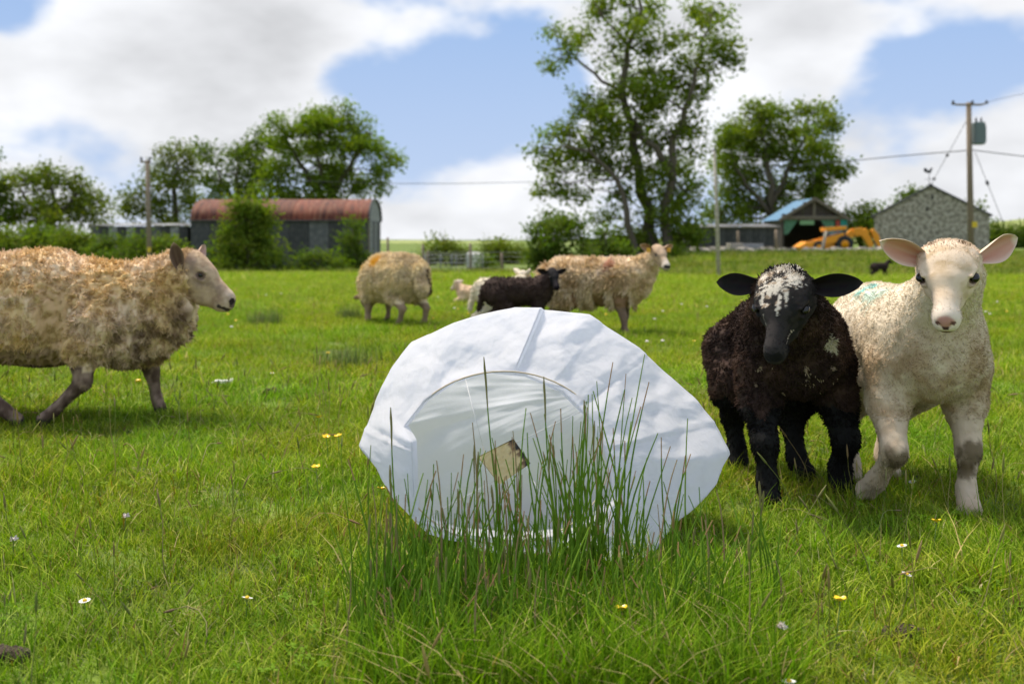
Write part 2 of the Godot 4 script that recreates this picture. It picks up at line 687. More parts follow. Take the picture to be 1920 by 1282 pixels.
	box(st, Vector3(wl - 0.05, 1.0, -1.85), Vector3(0.08, 2.0, 3.5))
	st.generate_normals()
	part("back_wall", st.commit(), iron[0], yard)

	# --- the open-fronted shed with the blue roof
	d = 78.0
	var sx0 := (1466.0 - 960.0) / FP * d
	var sx1 := (1586.0 - 960.0) / FP * d
	var sw := sx1 - sx0
	var sb := -0.3
	var eave := 2.45
	var ridge := 4.0
	var sd := 7.0
	var blue := textured("blue_sheeting", noise_tex(0.03, [[0.2, lin(0.04, 0.14, 0.26)], [0.8, lin(0.085, 0.23, 0.38)]], 4, 41, 256), 0.4, 0.6)
	var green := textured("green_sheeting", noise_tex(0.04, [[0.2, lin(0.05, 0.15, 0.09)], [0.8, lin(0.12, 0.26, 0.17)]], 4, 42, 256), 0.5, 0.8)
	var dark_wood := textured("dark_timber", noise_tex(0.05, [[0.2, lin(0.035, 0.028, 0.024)], [0.8, lin(0.085, 0.07, 0.06)]], 4, 43, 256), 0.7, 0.9)
	var shed := thing("open_fronted_shed", "open-fronted timber shed with a bright blue sheet roof", "shed", Vector3(sx0, sb, -d), -0.05)
	var half := sw * 0.5
	var eh := eave - sb
	var rh := ridge - sb
	var slope := Vector2(half + 0.25, rh - eh + 0.18)
	var ang := atan2(rh - eh, half)
	for i in 4:
		var w := sd / 4.0
		for s in [-1.0, 1.0]:
			var r := part("roof_sheet", sheet(w + 0.03, slope.length(), 0.2, 0.016), blue, shed)
			# the sheet's width runs back along -z, its height up the slope
			var up := Vector3(-s * cos(ang), sin(ang), 0.0)
			var along := Vector3(0, 0, -1)
			place(r, Vector3(half + s * (half + 0.25), eh - 0.16 + 0.01 * (i % 2), 0.25 - i * w), Basis(along, up, along.cross(up)))
	for p in [Vector3(0.1, 0, 0), Vector3(sw - 0.1, 0, 0)]:
		part("corner_post", box_mesh(Vector3(0.2, eh, 0.2), 0.02, p + Vector3(0, eh * 0.5, -0.1)), dark_wood, shed)
	for s in [-1.0, 1.0]:
		var up := Vector3(-s * cos(ang), sin(ang), 0.0)
		var b := part("barge_board", box_mesh(Vector3(slope.length(), 0.24, 0.06), 0.01), timber, shed)
		place(b, Vector3(half + s * (half + 0.25), eh - 0.2, 0.3) + up * slope.length() * 0.5, Basis(up, Vector3(0, 0, 1).cross(up), Vector3(0, 0, 1)))
	part("tie_beam", box_mesh(Vector3(sw, 0.3, 0.16), 0.02, Vector3(half, eh + 0.02, 0.05)), timber, shed)
	part("king_post", box_mesh(Vector3(0.22, rh - eh - 0.25, 0.14), 0.02, Vector3(half, (rh + eh) * 0.5 + 0.02, 0.05)), timber, shed)
	for i in 6:
		var bx0 := half * i / 3.0
		var bx := bx0 + half / 6.0
		var top := (rh - eh) * (1.0 - absf(bx - half) / half)
		part("gable_board", box_mesh(Vector3(half / 3.0 - 0.03, maxf(0.15, top - 0.2), 0.04), 0.0, Vector3(bx, eh + 0.17 + maxf(0.15, top - 0.2) * 0.5, -0.08)), dark_wood, shed)
	for s in [0.0, 1.0]:
		st = tool()
		st.set_smooth_group(-1)
		var sx: float = 0.2 if s == 0.0 else sw - 0.9
		var sgn := 1.0 if s == 0.0 else -1.0
		var a := Vector3(sx, eh - 0.16, -0.05)
		var b := a + Vector3(sgn * 1.1, 0, 0)
		var c := a + Vector3(0, -1.15, 0)
		var c2 := a + Vector3(sgn * 0.3, -1.1, 0)
		for z in [0.0, -0.04]:
			tri(st, a + Vector3(0, 0, z), b + Vector3(0, 0, z), c2 + Vector3(0, 0, z))
			tri(st, a + Vector3(0, 0, z), c2 + Vector3(0, 0, z), c + Vector3(0, 0, z))
		st.generate_normals()
		part("corner_sheet", st.commit(), green, shed)
	part("lintel_panel", box_mesh(Vector3(1.1, 0.34, 0.05), 0.01, Vector3(half - 0.55, eh - 0.36, 0.02)), paint("pale_green", lin(0.2, 0.36, 0.19)), shed)
	place(part("red_brace", box_mesh(Vector3(0.3, 1.5, 0.1), 0.01), paint("faded_red", lin(0.34, 0.06, 0.045)), shed), Vector3(sw - 0.62, eh - 0.95, 0.06), Basis(Vector3(0, 0, 1), 0.13))
	part("teal_panel", box_mesh(Vector3(0.5, 1.75, 0.06), 0.01, Vector3(sw - 0.22, eh - 0.9, 0.05)), paint("teal_paint", lin(0.03, 0.26, 0.24)), shed)
	for s in [0.04, sw - 0.04]:
		part("side_wall", box_mesh(Vector3(0.08, eh, sd - 0.3), 0.0, Vector3(s, eh * 0.5, -sd * 0.5 - 0.1)), dark_wood, shed)
	part("back_wall", box_mesh(Vector3(sw, eh, 0.08), 0.0, Vector3(half, eh * 0.5, -sd)), dark_wood, shed)

	# --- the lime-washed stone building, gable towards us
	d = 75.0
	var cx := (1746.0 - 960.0) / FP * d
	var gw := 8.0
	var gb := -0.6
	var ge := 2.55
	var gr := 4.75
	var lime := textured("mottled_limewash", noise_tex(0.035, [[0.12, lin(0.14, 0.122, 0.1)], [0.38, lin(0.27, 0.245, 0.205)], [0.6, lin(0.4, 0.365, 0.315)], [1.0, lin(0.54, 0.505, 0.45)]], 7, 51), 0.16, 0.95, bump_tex(0.09, 6.0, 4, 52), 0.35)
	var slate := textured("slate", noise_tex(0.04, [[0.2, lin(0.05, 0.05, 0.055)], [0.8, lin(0.13, 0.13, 0.14)]], 4, 53, 256), 0.5, 0.6)
	var stone := thing("stone_building", "white-washed stone outbuilding with mottled gable wall and slate roof", "building", Vector3(cx, gb, -d), -0.36)
	st = tool()
	st.set_smooth_group(-1)
	var hw := gw * 0.5
	var front: Array = [Vector3(-hw, 0, 0), Vector3(-hw, ge - gb, 0), Vector3(0, gr - gb, 0), Vector3(hw, ge - gb, 0), Vector3(hw, 0, 0)]
	for z in [0.0, -9.0]:
		var o := Vector3(0, 0, z)
		tri(st, front[0] + o, front[1] + o, front[3] + o)
		tri(st, front[0] + o, front[3] + o, front[4] + o)
		tri(st, front[1] + o, front[2] + o, front[3] + o)
	for s in [[0, 1], [4, 3]]:
		quad(st, front[s[0]], front[s[1]], front[s[1]] + Vector3(0, 0, -9), front[s[0]] + Vector3(0, 0, -9))
	st.generate_normals()
	part("wall", st.commit(), lime, stone)
	var ga := atan2(gr - ge, hw)
	for s in [-1.0, 1.0]:
		var up := Vector3(-s * cos(ga), sin(ga), 0.0)
		var len := hw / cos(ga) + 0.2
		var r := part("roof_slope", box_mesh(Vector3(len, 0.14, 9.3), 0.01), slate, stone)
		var nrm := Vector3(0, 0, 1).cross(up)
		if nrm.y < 0.0: nrm = -nrm
		place(r, Vector3(s * hw, ge - gb, -4.5) + up * (len * 0.5 - 0.2) + nrm * 0.08, Basis(up, nrm, up.cross(nrm)))
	part("ridge_tile", box_mesh(Vector3(0.3, 0.12, 9.3), 0.03, Vector3(0, gr - gb + 0.16, -4.5)), slate, stone)
	for q in [Vector3(-0.25, 3.7, 0), Vector3(0.1, 4.55, 0)]:
		part("vent_slot", box_mesh(Vector3(0.14, 0.32, 0.05), 0.01, q + Vector3(0, 0, 0.012)), paint("vent_black", lin(0.02, 0.02, 0.02)), stone)
	# the cockerel weather vane
	var vane := thing("weather_vane", "small cockerel weather vane on the stone building's ridge", "weather vane", Vector3(cx, gr + 0.16, -d - 0.3))
	var black := paint("black_iron", lin(0.03, 0.03, 0.035), 0.6)
	part("spindle", tube_mesh([Vector3(0, 0, 0), Vector3(0, 0.95, 0)], [0.025, 0.02], 6), black, vane)
	part("direction_arm", tube_mesh([Vector3(-0.35, 0.42, 0), Vector3(0.35, 0.42, 0)], [0.018, 0.018], 6), black, vane)
	st = tool()
	st.set_smooth_group(-1)
	var bird := PackedVector2Array([Vector2(-0.34, 0.95), Vector2(-0.1, 0.88), Vector2(0.08, 0.86), Vector2(0.18, 0.98), Vector2(0.2, 1.15), Vector2(0.3, 1.2), Vector2(0.2, 1.28), Vector2(0.1, 1.26), Vector2(0.06, 1.12), Vector2(-0.1, 1.06), Vector2(-0.2, 1.24), Vector2(-0.36, 1.26), Vector2(-0.42, 1.1)])
	for t in Array(Geometry2D.triangulate_polygon(bird)).size() / 3:
		var ids := Geometry2D.triangulate_polygon(bird)
		for z in [0.015, -0.015]:
			tri(st, Vector3(bird[ids[t * 3]].x, bird[ids[t * 3]].y, z), Vector3(bird[ids[t * 3 + 1]].x, bird[ids[t * 3 + 1]].y, z), Vector3(bird[ids[t * 3 + 2]].x, bird[ids[t * 3 + 2]].y, z))
	for k in bird.size():
		var a := bird[k]
		var b := bird[(k + 1) % bird.size()]
		quad(st, Vector3(a.x, a.y, 0.015), Vector3(b.x, b.y, 0.015), Vector3(b.x, b.y, -0.015), Vector3(a.x, a.y, -0.015))
	st.generate_normals()
	part("cockerel", st.commit(), black, vane)


# ---------------------------------------------------------------- trees

func leaf_spray(leaves: int, radius: float, leaf: float, sd: int) -> ArrayMesh:
	var r := RandomNumberGenerator.new()
	r.seed = sd
	var verts := PackedVector3Array()
	var nrm := PackedVector3Array()
	var col := PackedColorArray()
	for i in leaves:
		var c := Vector3(r.randfn(), r.randfn() * 0.75, r.randfn()) * radius * 0.5
		var dir := (Vector3(r.randfn(), r.randfn() * 0.5 - 0.25, r.randfn()) + c.normalized() * 0.6).normalized()
		var side := dir.cross(Vector3(r.randfn(), r.randfn() + 1.5, r.randfn())).normalized()
		var up := side.cross(dir)
		var l := leaf * r.randf_range(0.7, 1.3)
		var w := l * 0.34
		var a := c
		var b := c + dir * l * 0.5 + side * w + up * l * 0.06
		var e := c + dir * l * 0.5 - side * w + up * l * 0.06
		var f := c + dir * l - up * l * 0.12
		var mid := c + dir * l * 0.5 - up * l * 0.05
		var v := r.randf_range(0.75, 1.25)
		var tint := Color(v * r.randf_range(0.85, 1.2), v, v * r.randf_range(0.8, 1.1))
		for t in [[a, b, mid], [b, f, mid], [a, mid, e], [mid, f, e]]:
			var n: Vector3 = (t[2] - t[0]).cross(t[1] - t[0]).normalized()
			for k in 3:
				verts.append(t[k])
				nrm.append(n)
				col.append(tint)
	var arr := []
	arr.resize(Mesh.ARRAY_MAX)
	arr[Mesh.ARRAY_VERTEX] = verts
	arr[Mesh.ARRAY_NORMAL] = nrm
	arr[Mesh.ARRAY_COLOR] = col
	var m := ArrayMesh.new()
	m.add_surface_from_arrays(Mesh.PRIMITIVE_TRIANGLES, arr)
	return m


func leaf_paint(key: String, c: Color) -> StandardMaterial3D:
	if mats.has(key): return mats[key]
	var m := paint(key, c, 0.75)
	m.vertex_color_use_as_albedo = true
	m.metallic_specular = 0.15
	m.backlight_enabled = true
	m.backlight = Color(0.95, 1.0, 0.35)
	return m


var sprays: Array = []


# lobes: [px, py, radius px, (flatten)]; limbs: lists of px, py points; everything at the tree's own distance, spread in depth
func tree(called: String, label: String, px: float, d: float, limbs: Array, lobes: Array, leaf_mat: Material, bark: Material, opts := {}) -> Node3D:
	var k := d / FP
	var foot := on_ground(px, d)
	if opts.has("foot"): foot.y = opts.foot
	var o := thing(called, label, opts.get("category", "tree"), foot, 0.0, opts.get("group", ""))
	var deep: float = opts.get("deep", 0.8)
	var st := tool()
	st.set_smooth_group(0)
	var local := func(p: Vector2, z: float) -> Vector3:
		return Vector3((p.x - 960.0) * k, EYE - (p.y - HZ) * k, -d + z) - foot
	var ends: Array = []
	var stems: Array = []
	for limb in limbs:
		var pts: Array = []
		var rad: Array = []
		var z0: float = limb.get("z", 0.0)
		var z1: float = limb.get("z1", z0)
		var np: int = limb.p.size()
		for i in np:
			var t := float(i) / maxi(1, np - 1)
			var p: Vector3 = local.call(Vector2(limb.p[i][0], limb.p[i][1]), lerpf(z0, z1, t))
			if i == 0 and limb.get("root", false): p = Vector3(p.x, -0.2, p.z)
			pts.append(p)
			rad.append(lerpf(limb.r, limb.get("r1", limb.r * 0.35), t))
		# a smoother, slightly wandering line
		var fp: Array = []
		var fr: Array = []
		for i in np - 1:
			for s in 3:
				var t := s / 3.0
				var w: float = 0.0 if (i == 0 and s == 0) else limb.r * 0.7
				fp.append(pts[i].lerp(pts[i + 1], t) + Vector3(rnd(-w, w), rnd(-w, w) * 0.3, rnd(-w, w)))
				fr.append(lerpf(rad[i], rad[i + 1], t))
		fp.append(pts[-1])
		fr.append(rad[-1])
		tube(st, fp, fr, 7)
		stems.append_array(fp)
	var places: Array = []
	var tints: Array = []
	var spray_size: float = opts.get("spray", 1.0)
	var density: float = opts.get("density", 1.0)
	for lobe in lobes:
		var r: float = lobe[2] * k
		var z: float = rnd(-1.0, 1.0) * deep * r * 1.6 + (lobe[4] if lobe.size() > 4 else 0.0)
		var c: Vector3 = local.call(Vector2(lobe[0], lobe[1]), z)
		var flat: float = lobe[3] if lobe.size() > 3 else 0.8
		# a branch from the nearest limb point
		var best := Vector3.ZERO
		var far := 1e9
		for s in stems:
			var q: float = s.distance_to(c) + maxf(0.0, s.y - c.y) * 1.5
			if q < far:
				far = q
				best = s
		var br := clampf(r * 0.05, 0.03, 0.14)
		if far < 30.0 and stems.size():
			var mid := best.lerp(c, 0.5) + Vector3(rnd(-0.15, 0.15), rnd(-0.1, 0.25), rnd(-0.15, 0.15)) * r
			tube(st, [best, mid, c], [br, br * 0.7, br * 0.4], 5)
			for tw in 5:
				var e := c + any_dir() * r * rnd(0.5, 0.9)
				tube(st, [c.lerp(best, 0.25), c.lerp(e, 0.5) + any_dir() * r * 0.1, e], [br * 0.5, br * 0.3, 0.012], 4)
		var count := int(maxf(5.0, density * 14.0 * pow(r / (0.75 * spray_size), 2.0)))
		var bunches: Array = []
		for b in maxi(4, int(5 + r * 2.2)):
			var v := any_dir() * pow(rng.randf(), 0.4)
			bunches.append(Vector3(v.x, v.y * flat, v.z) * r)
		for i in count:
			var b: Vector3 = bunches[rng.randi() % bunches.size()]
			var p: Vector3 = c + b + Vector3(rng.randfn(), rng.randfn() * 0.6, rng.randfn()) * minf(r * 0.22, 0.75)
			if p.y < 0.05: p.y = 0.05 + rnd(0.0, 0.2)
			places.append(Transform3D(Basis.from_euler(Vector3(rnd(-0.5, 0.5), rnd(0, TAU), rnd(-0.5, 0.5))).scaled(Vector3.ONE * spray_size * rnd(0.7, 1.25)), p))
			var g := rnd(0.8, 1.25)
			tints.append(Color(g * rnd(0.9, 1.15), g, g * rnd(0.85, 1.05)))
	st.generate_normals()
	part("trunk", st.commit(), bark, o)
	var crown := Node3D.new()
	crown.name = "crown"
	o.add_child(crown)
	crown.set_meta("kind", "stuff")
	var split: Array = [[], [], []]
	var split_t: Array = [[], [], []]
	for i in places.size():
		split[i % 3].append(places[i])
		split_t[i % 3].append(tints[i])
	for v in 3:
		if split[v].is_empty(): continue
		var mm := multi(sprays[v], split[v], split_t[v], leaf_mat)
		mm.name = "foliage"
		crown.add_child(mm, true)
	return o


func make_trees() -> void:
	for v in 3: sprays.append(leaf_spray(16, 0.6, 0.27, 70 + v))
	var bark := textured("bark", noise_tex(0.05, [[0.2, lin(0.06, 0.05, 0.035)], [0.8, lin(0.17, 0.14, 0.10)]], 4, 61, 256), 0.8, 0.95)
	var mid := leaf_paint("leaf_mid", lin(0.18, 0.25, 0.04))
	var deep := leaf_paint("leaf_deep", lin(0.125, 0.19, 0.038))
	var olive := leaf_paint("leaf_olive", lin(0.165, 0.215, 0.04))
	var fresh := leaf_paint("leaf_fresh", lin(0.195, 0.28, 0.04))

	# the tall tree right of the middle
	tree("tall_tree", "tallest tree, ragged open crown running out of the picture's top", 1222, 60.0, [
		{"p": [[1222, 505], [1215, 430], [1205, 330], [1190, 270], [1172, 180], [1180, 90], [1195, 20], [1210, -60]], "r": 0.42, "r1": 0.06, "root": true},
		{"p": [[1245, 505], [1248, 420], [1252, 330], [1235, 290], [1205, 262], [1190, 235]], "r": 0.34, "r1": 0.12, "z": 0.8, "root": true},
		{"p": [[1252, 330], [1262, 260], [1285, 190], [1305, 110], [1325, 40]], "r": 0.26, "r1": 0.05, "z": 0.8, "z1": 1.5},
		{"p": [[1180, 180], [1130, 150], [1085, 105], [1045, 100]], "r": 0.14, "r1": 0.03, "z1": -1.5},
		{"p": [[1190, 500], [1172, 420], [1150, 340], [1100, 290], [1050, 280]], "r": 0.24, "r1": 0.05, "z": 1.5, "z1": 2.5, "root": true},
		{"p": [[1185, 90], [1140, 50], [1110, 10]], "r": 0.12, "r1": 0.03, "z1": 1.0}], [
		[1040, 52, 26, 0.7], [1060, 92, 30, 0.7], [1024, 112, 22, 0.6], [1095, 58, 32, 0.7], [1125, 18, 40, 0.8], [1170, 5, 42, 0.8], [1180, 60, 42], [1150, 100, 36], [1225, 20, 38], [1215, 80, 40],
		[1275, 55, 36], [1300, 22, 34], [1345, 20, 30], [1325, 70, 42], [1355, 95, 32], [1375, 85, 20], [1300, 110, 38], [1340, 128, 28], [1365, 118, 22],
		[1190, 140, 46], [1240, 130, 42], [1275, 160, 46], [1230, 190, 50], [1180, 200, 50], [1140, 180, 40], [1290, 200, 36], [1310, 165, 24],
		[1100, 175, 26, 0.6], [1080, 205, 28, 0.5], [1110, 215, 38], [1060, 240, 34, 0.5], [1035, 250, 26, 0.45], [1100, 255, 44], [1150, 250, 50], [1205, 250, 48], [1255, 245, 44], [1290, 250, 30],
		[1015, 275, 22, 0.45], [1045, 290, 34, 0.5], [1020, 305, 24, 0.5], [1090, 300, 42, 0.7], [1140, 310, 48], [1190, 315, 46], [1240, 320, 44], [1285, 315, 40], [1300, 280, 26],
		[1015, 345, 22, 0.5], [1050, 345, 30, 0.55], [1035, 325, 24, 0.5], [1095, 355, 30, 0.6], [1150, 365, 36], [1250, 370, 50, 0.9], [1290, 360, 44, 0.9], [1215, 380, 30],
		[1145, 405, 28], [1235, 425, 48, 0.9], [1280, 410, 46, 0.9], [1195, 440, 46, 0.9], [1160, 425, 28], [1240, 465, 52, 0.9], [1185, 470, 40, 0.9], [1300, 440, 30, 0.9]], mid, bark, {"spray": 0.9, "deep": 0.8, "density": 0.72})
	# the rounder tree behind the sheds
	tree("round_tree", "round-crowned tree standing behind the bare pole and blue-roofed shed", 1450, 96.0, [
		{"p": [[1450, 470], [1448, 400], [1440, 320], [1430, 250], [1425, 210]], "r": 0.5, "r1": 0.08, "root": true},
		{"p": [[1447, 390], [1480, 320], [1510, 260], [1525, 215]], "r": 0.3, "r1": 0.06, "z1": -1.0},
		{"p": [[1449, 410], [1400, 350], [1370, 300], [1365, 260]], "r": 0.28, "r1": 0.06, "z1": 1.5}], [
		[1430, 205, 30], [1405, 225, 38], [1450, 215, 34], [1505, 210, 30], [1530, 215, 30], [1480, 240, 40], [1375, 240, 32], [1360, 265, 32], [1430, 260, 50], [1520, 255, 40], [1555, 240, 24], [1550, 275, 30], [1390, 290, 44], [1470, 290, 42], [1515, 305, 44],
		[1360, 310, 30], [1430, 320, 40], [1565, 315, 28], [1575, 322, 18], [1540, 335, 36], [1390, 345, 38], [1485, 345, 42], [1440, 375, 38], [1365, 360, 32], [1520, 375, 40], [1545, 360, 26], [1400, 390, 34], [1370, 405, 34], [1470, 405, 38], [1510, 405, 28], [1430, 420, 36], [1345, 390, 26], [1340, 430, 34]], mid, bark, {"spray": 1.25, "density": 1.0})
	# right of the shed
	tree("small_tree", "small round tree between the blue-roofed shed and the stone building", 1615, 92.0, [{"p": [[1615, 470], [1615, 410]], "r": 0.2, "root": true}], [[1600, 400, 24], [1625, 398, 22], [1612, 425, 34], [1640, 420, 20], [1590, 430, 24], [1625, 445, 30]], mid, bark, {"spray": 1.2, "density": 1.2})
	tree("small_tree", "dark treetop showing over the stone building's left roof edge", 1705, 96.0, [{"p": [[1705, 470], [1702, 380]], "r": 0.2, "root": true}], [[1700, 366, 18], [1715, 372, 22], [1690, 385, 20], [1720, 400, 30]], deep, bark, {"spray": 1.1})
	tree("small_tree", "treetop peeping over the stone building's right roof slope", 1825, 98.0, [{"p": [[1825, 470], [1824, 400]], "r": 0.2, "root": true}], [[1822, 385, 14], [1812, 395, 14], [1826, 410, 24]], deep, bark, {"spray": 1.1})
	# trees behind the barn
	tree("broad_tree", "largest tree behind the rusty-roofed barn, spreading leafy crown", 610, 98.0, [
		{"p": [[612, 480], [610, 400], [612, 350], [600, 300], [595, 240]], "r": 0.5, "r1": 0.08, "root": true},
		{"p": [[611, 385], [650, 320], [680, 270], [700, 250]], "r": 0.3, "r1": 0.06, "z1": 1.0},
		{"p": [[611, 380], [570, 320], [540, 270], [525, 240]], "r": 0.3, "r1": 0.06, "z1": -1.0}], [
		[620, 215, 34], [590, 225, 36], [650, 225, 32], [555, 240, 34], [530, 235, 28], [610, 255, 44], [660, 255, 36], [685, 250, 26], [520, 265, 30], [560, 280, 40], [640, 290, 42], [690, 285, 34], [725, 290, 22], [735, 295, 16], [600, 310, 36], [540, 315, 38], [660, 325, 34], [705, 320, 26], [715, 345, 16], [708, 362, 12], [580, 345, 34], [625, 350, 34], [520, 350, 34], [670, 355, 24], [550, 370, 30], [600, 375, 28], [640, 375, 22]], fresh, bark, {"spray": 1.25, "density": 1.05})
	tree("broad_tree", "gappy dark-leaved tree behind the barn's left end", 445, 104.0, [
		{"p": [[450, 480], [448, 400], [445, 330], [440, 280]], "r": 0.45, "r1": 0.07, "root": true},
		{"p": [[449, 400], [415, 340], [395, 290]], "r": 0.24, "r1": 0.05},
		{"p": [[449, 390], [480, 330], [495, 270]], "r": 0.24, "r1": 0.05}], [
		[395, 275, 20], [400, 300, 24], [435, 285, 28], [470, 270, 30], [495, 255, 28], [480, 300, 32], [430, 320, 28], [385, 330, 22], [400, 345, 28], [455, 345, 34], [500, 335, 30], [420, 375, 30], [390, 375, 20], [470, 380, 30], [440, 405, 28], [500, 385, 26]], deep, bark, {"spray": 1.25, "density": 0.95})
	tree("slender_tree", "tapering dark tree beside the wooden pole left of the barn", 322, 88.0, [{"p": [[325, 480], [325, 400], [327, 330], [330, 275]], "r": 0.34, "r1": 0.05, "root": true}], [
		[330, 268, 16], [322, 290, 20], [345, 285, 16], [352, 300, 16], [310, 312, 24], [340, 318, 26], [360, 320, 16], [295, 330, 20], [285, 320, 14], [325, 345, 30], [352, 350, 24], [280, 350, 22], [250, 372, 20], [240, 385, 18], [290, 375, 28], [330, 380, 30], [355, 380, 20], [265, 395, 24], [310, 410, 30], [345, 415, 24]], olive, bark, {"spray": 1.1, "density": 0.9})
	tree("wide_tree", "wide tree at the picture's left edge above the ewe's back", 90, 84.0, [
		{"p": [[95, 480], [95, 420], [100, 370], [90, 330]], "r": 0.4, "r1": 0.07, "root": true},
		{"p": [[96, 420], [50, 370], [20, 340]], "r": 0.24, "r1": 0.05},
		{"p": [[96, 415], [140, 370], [160, 345]], "r": 0.24, "r1": 0.05}], [
		[20, 325, 24], [50, 325, 26], [90, 328, 28], [120, 335, 24], [145, 340, 22], [10, 350, 28], [60, 355, 32], [160, 355, 22], [180, 365, 18], [110, 365, 30], [200, 378, 14], [30, 385, 34], [80, 390, 32], [150, 385, 30], [185, 392, 22], [125, 400, 34], [10, 410, 26], [60, 415, 30], [170, 415, 28], [100, 420, 34]], olive, bark, {"spray": 1.1, "density": 0.9})
	tree("wide_tree", "treetop cut off by the picture's left edge", -40, 80.0, [{"p": [[-40, 480], [-35, 380]], "r": 0.3, "root": true}], [[-12, 295, 12], [-30, 320, 26], [-50, 350, 40], [-30, 390, 40], [-55, 420, 40]], deep, bark, {"spray": 1.0})
	# bushes and hedge plants
	var g := "bushes along the far edge of the field"
	var bush := func(label: String, px: float, d: float, lobes: Array, m: Material, sp := 0.8) -> void:
		tree("bush", label, px, d, [{"p": [[px, 515], [px, lobes[0][1]]], "r": 0.09, "root": true}], lobes, m, bark, {"spray": sp, "category": "bush", "group": g, "density": 1.15, "deep": 0.5})
	bush.call("tall leafy bush in front of the barn's long wall", 463, 57.0, [[470, 372, 26], [450, 385, 24], [490, 395, 26], [465, 410, 34], [440, 425, 30], [495, 425, 28], [470, 445, 38], [435, 455, 28], [505, 455, 26], [460, 480, 40], [495, 485, 32], [430, 487, 26], [470, 505, 34]], mid)
	bush.call("thin upright bush at the barn's right corner", 662, 58.0, [[665, 420, 18], [655, 440, 18], [672, 450, 16], [660, 465, 22], [650, 485, 22], [675, 485, 20], [660, 502, 24]], deep, 0.7)
	bush.call("low dark bush at the foot of the barn's wall", 590, 56.0, [[580, 490, 26], [560, 500, 22], [610, 488, 26], [635, 498, 22], [600, 505, 26], [545, 508, 18]], deep, 0.7)
	bush.call("low bush left of the barn's tall bush", 405, 57.0, [[405, 480, 22], [385, 495, 24], [415, 502, 24], [370, 505, 20]], deep, 0.7)
	bush.call("round dense bush left of the tallest tree", 1045, 46.0, [[1040, 410, 26], [1015, 420, 24], [1068, 418, 26], [1045, 435, 36], [1005, 445, 24], [1085, 440, 24], [1030, 465, 38], [1070, 470, 34], [1000, 475, 24], [1050, 492, 36], [1095, 490, 26], [1010, 498, 26]], deep, 0.65)
	bush.call("small bush between the round bush and the tallest tree", 1135, 52.0, [[1130, 440, 20], [1150, 455, 24], [1125, 470, 24], [1160, 480, 26], [1135, 495, 26]], deep, 0.7)
	bush.call("grey-green bush behind the wire fence, left of the middle", 835, 78.0, [[830, 452, 20], [845, 462, 24], [815, 470, 20], [860, 470, 20], [835, 482, 28], [800, 485, 18], [870, 488, 20]], olive, 0.9)
	bush.call("grey-green bush behind the white tank", 935, 82.0, [[940, 456, 22], [915, 462, 20], [965, 465, 22], [930, 480, 28], [965, 488, 24], [900, 485, 20], [985, 480, 18]], olive, 0.9)
	bush.call("small dark bush beside the white tank", 905, 60.0, [[915, 490, 18], [905, 500, 18], [925, 503, 16]], deep, 0.7)
	bush.call("light green shrub at the foot of the tallest tree", 1265, 57.0, [[1260, 480, 26], [1285, 490, 26], [1240, 495, 24], [1300, 500, 20], [1265, 505, 24]], fresh, 0.7)
	for h in [[10, 440, 62, "hedge bush under the wide left tree, by the picture's edge"], [75, 436, 64, "hedge bush under the middle of the wide left tree"], [140, 442, 62, "hedge bush under the wide left tree's right side"], [205, 455, 60, "low hedge bush in front of the sheet-iron shed"], [255, 462, 58, "low hedge bush by the foot of the wooden pole"], [320, 462, 58, "low hedge bush behind the left ewe's head"], [-50, 445, 62, "hedge bush cut off at the picture's left edge"]]:
		var x: float = h[0]
		var y: float = h[1]
		bush.call(h[3], x, h[2], [[x, y, 24], [x - 24, y + 12, 26], [x + 24, y + 10, 26], [x, y + 28, 34], [x - 30, y + 36, 28], [x + 30, y + 36, 28], [x, y + 52, 30]], deep if int(x) % 2 else mid, 0.75)
	for h in [[1870, 425, 110, "dark hedge bush on the hill right of the stone building"], [1925, 418, 110, "hedge bush on the hill at the picture's right edge"], [1990, 420, 112, "hedge bush on the hill just past the picture's right edge"]]:
		var x: float = h[0]
		var y: float = h[1]
		bush.call(h[3], x, h[2], [[x, y + 6, 20], [x - 22, y + 16, 20], [x + 24, y + 14, 22], [x, y + 28, 28], [x + 30, y + 32, 24], [x - 28, y + 36, 24], [x, y + 48, 28]], deep, 1.1)


# ---------------------------------------------------------------- poles, digger, fences, rubble

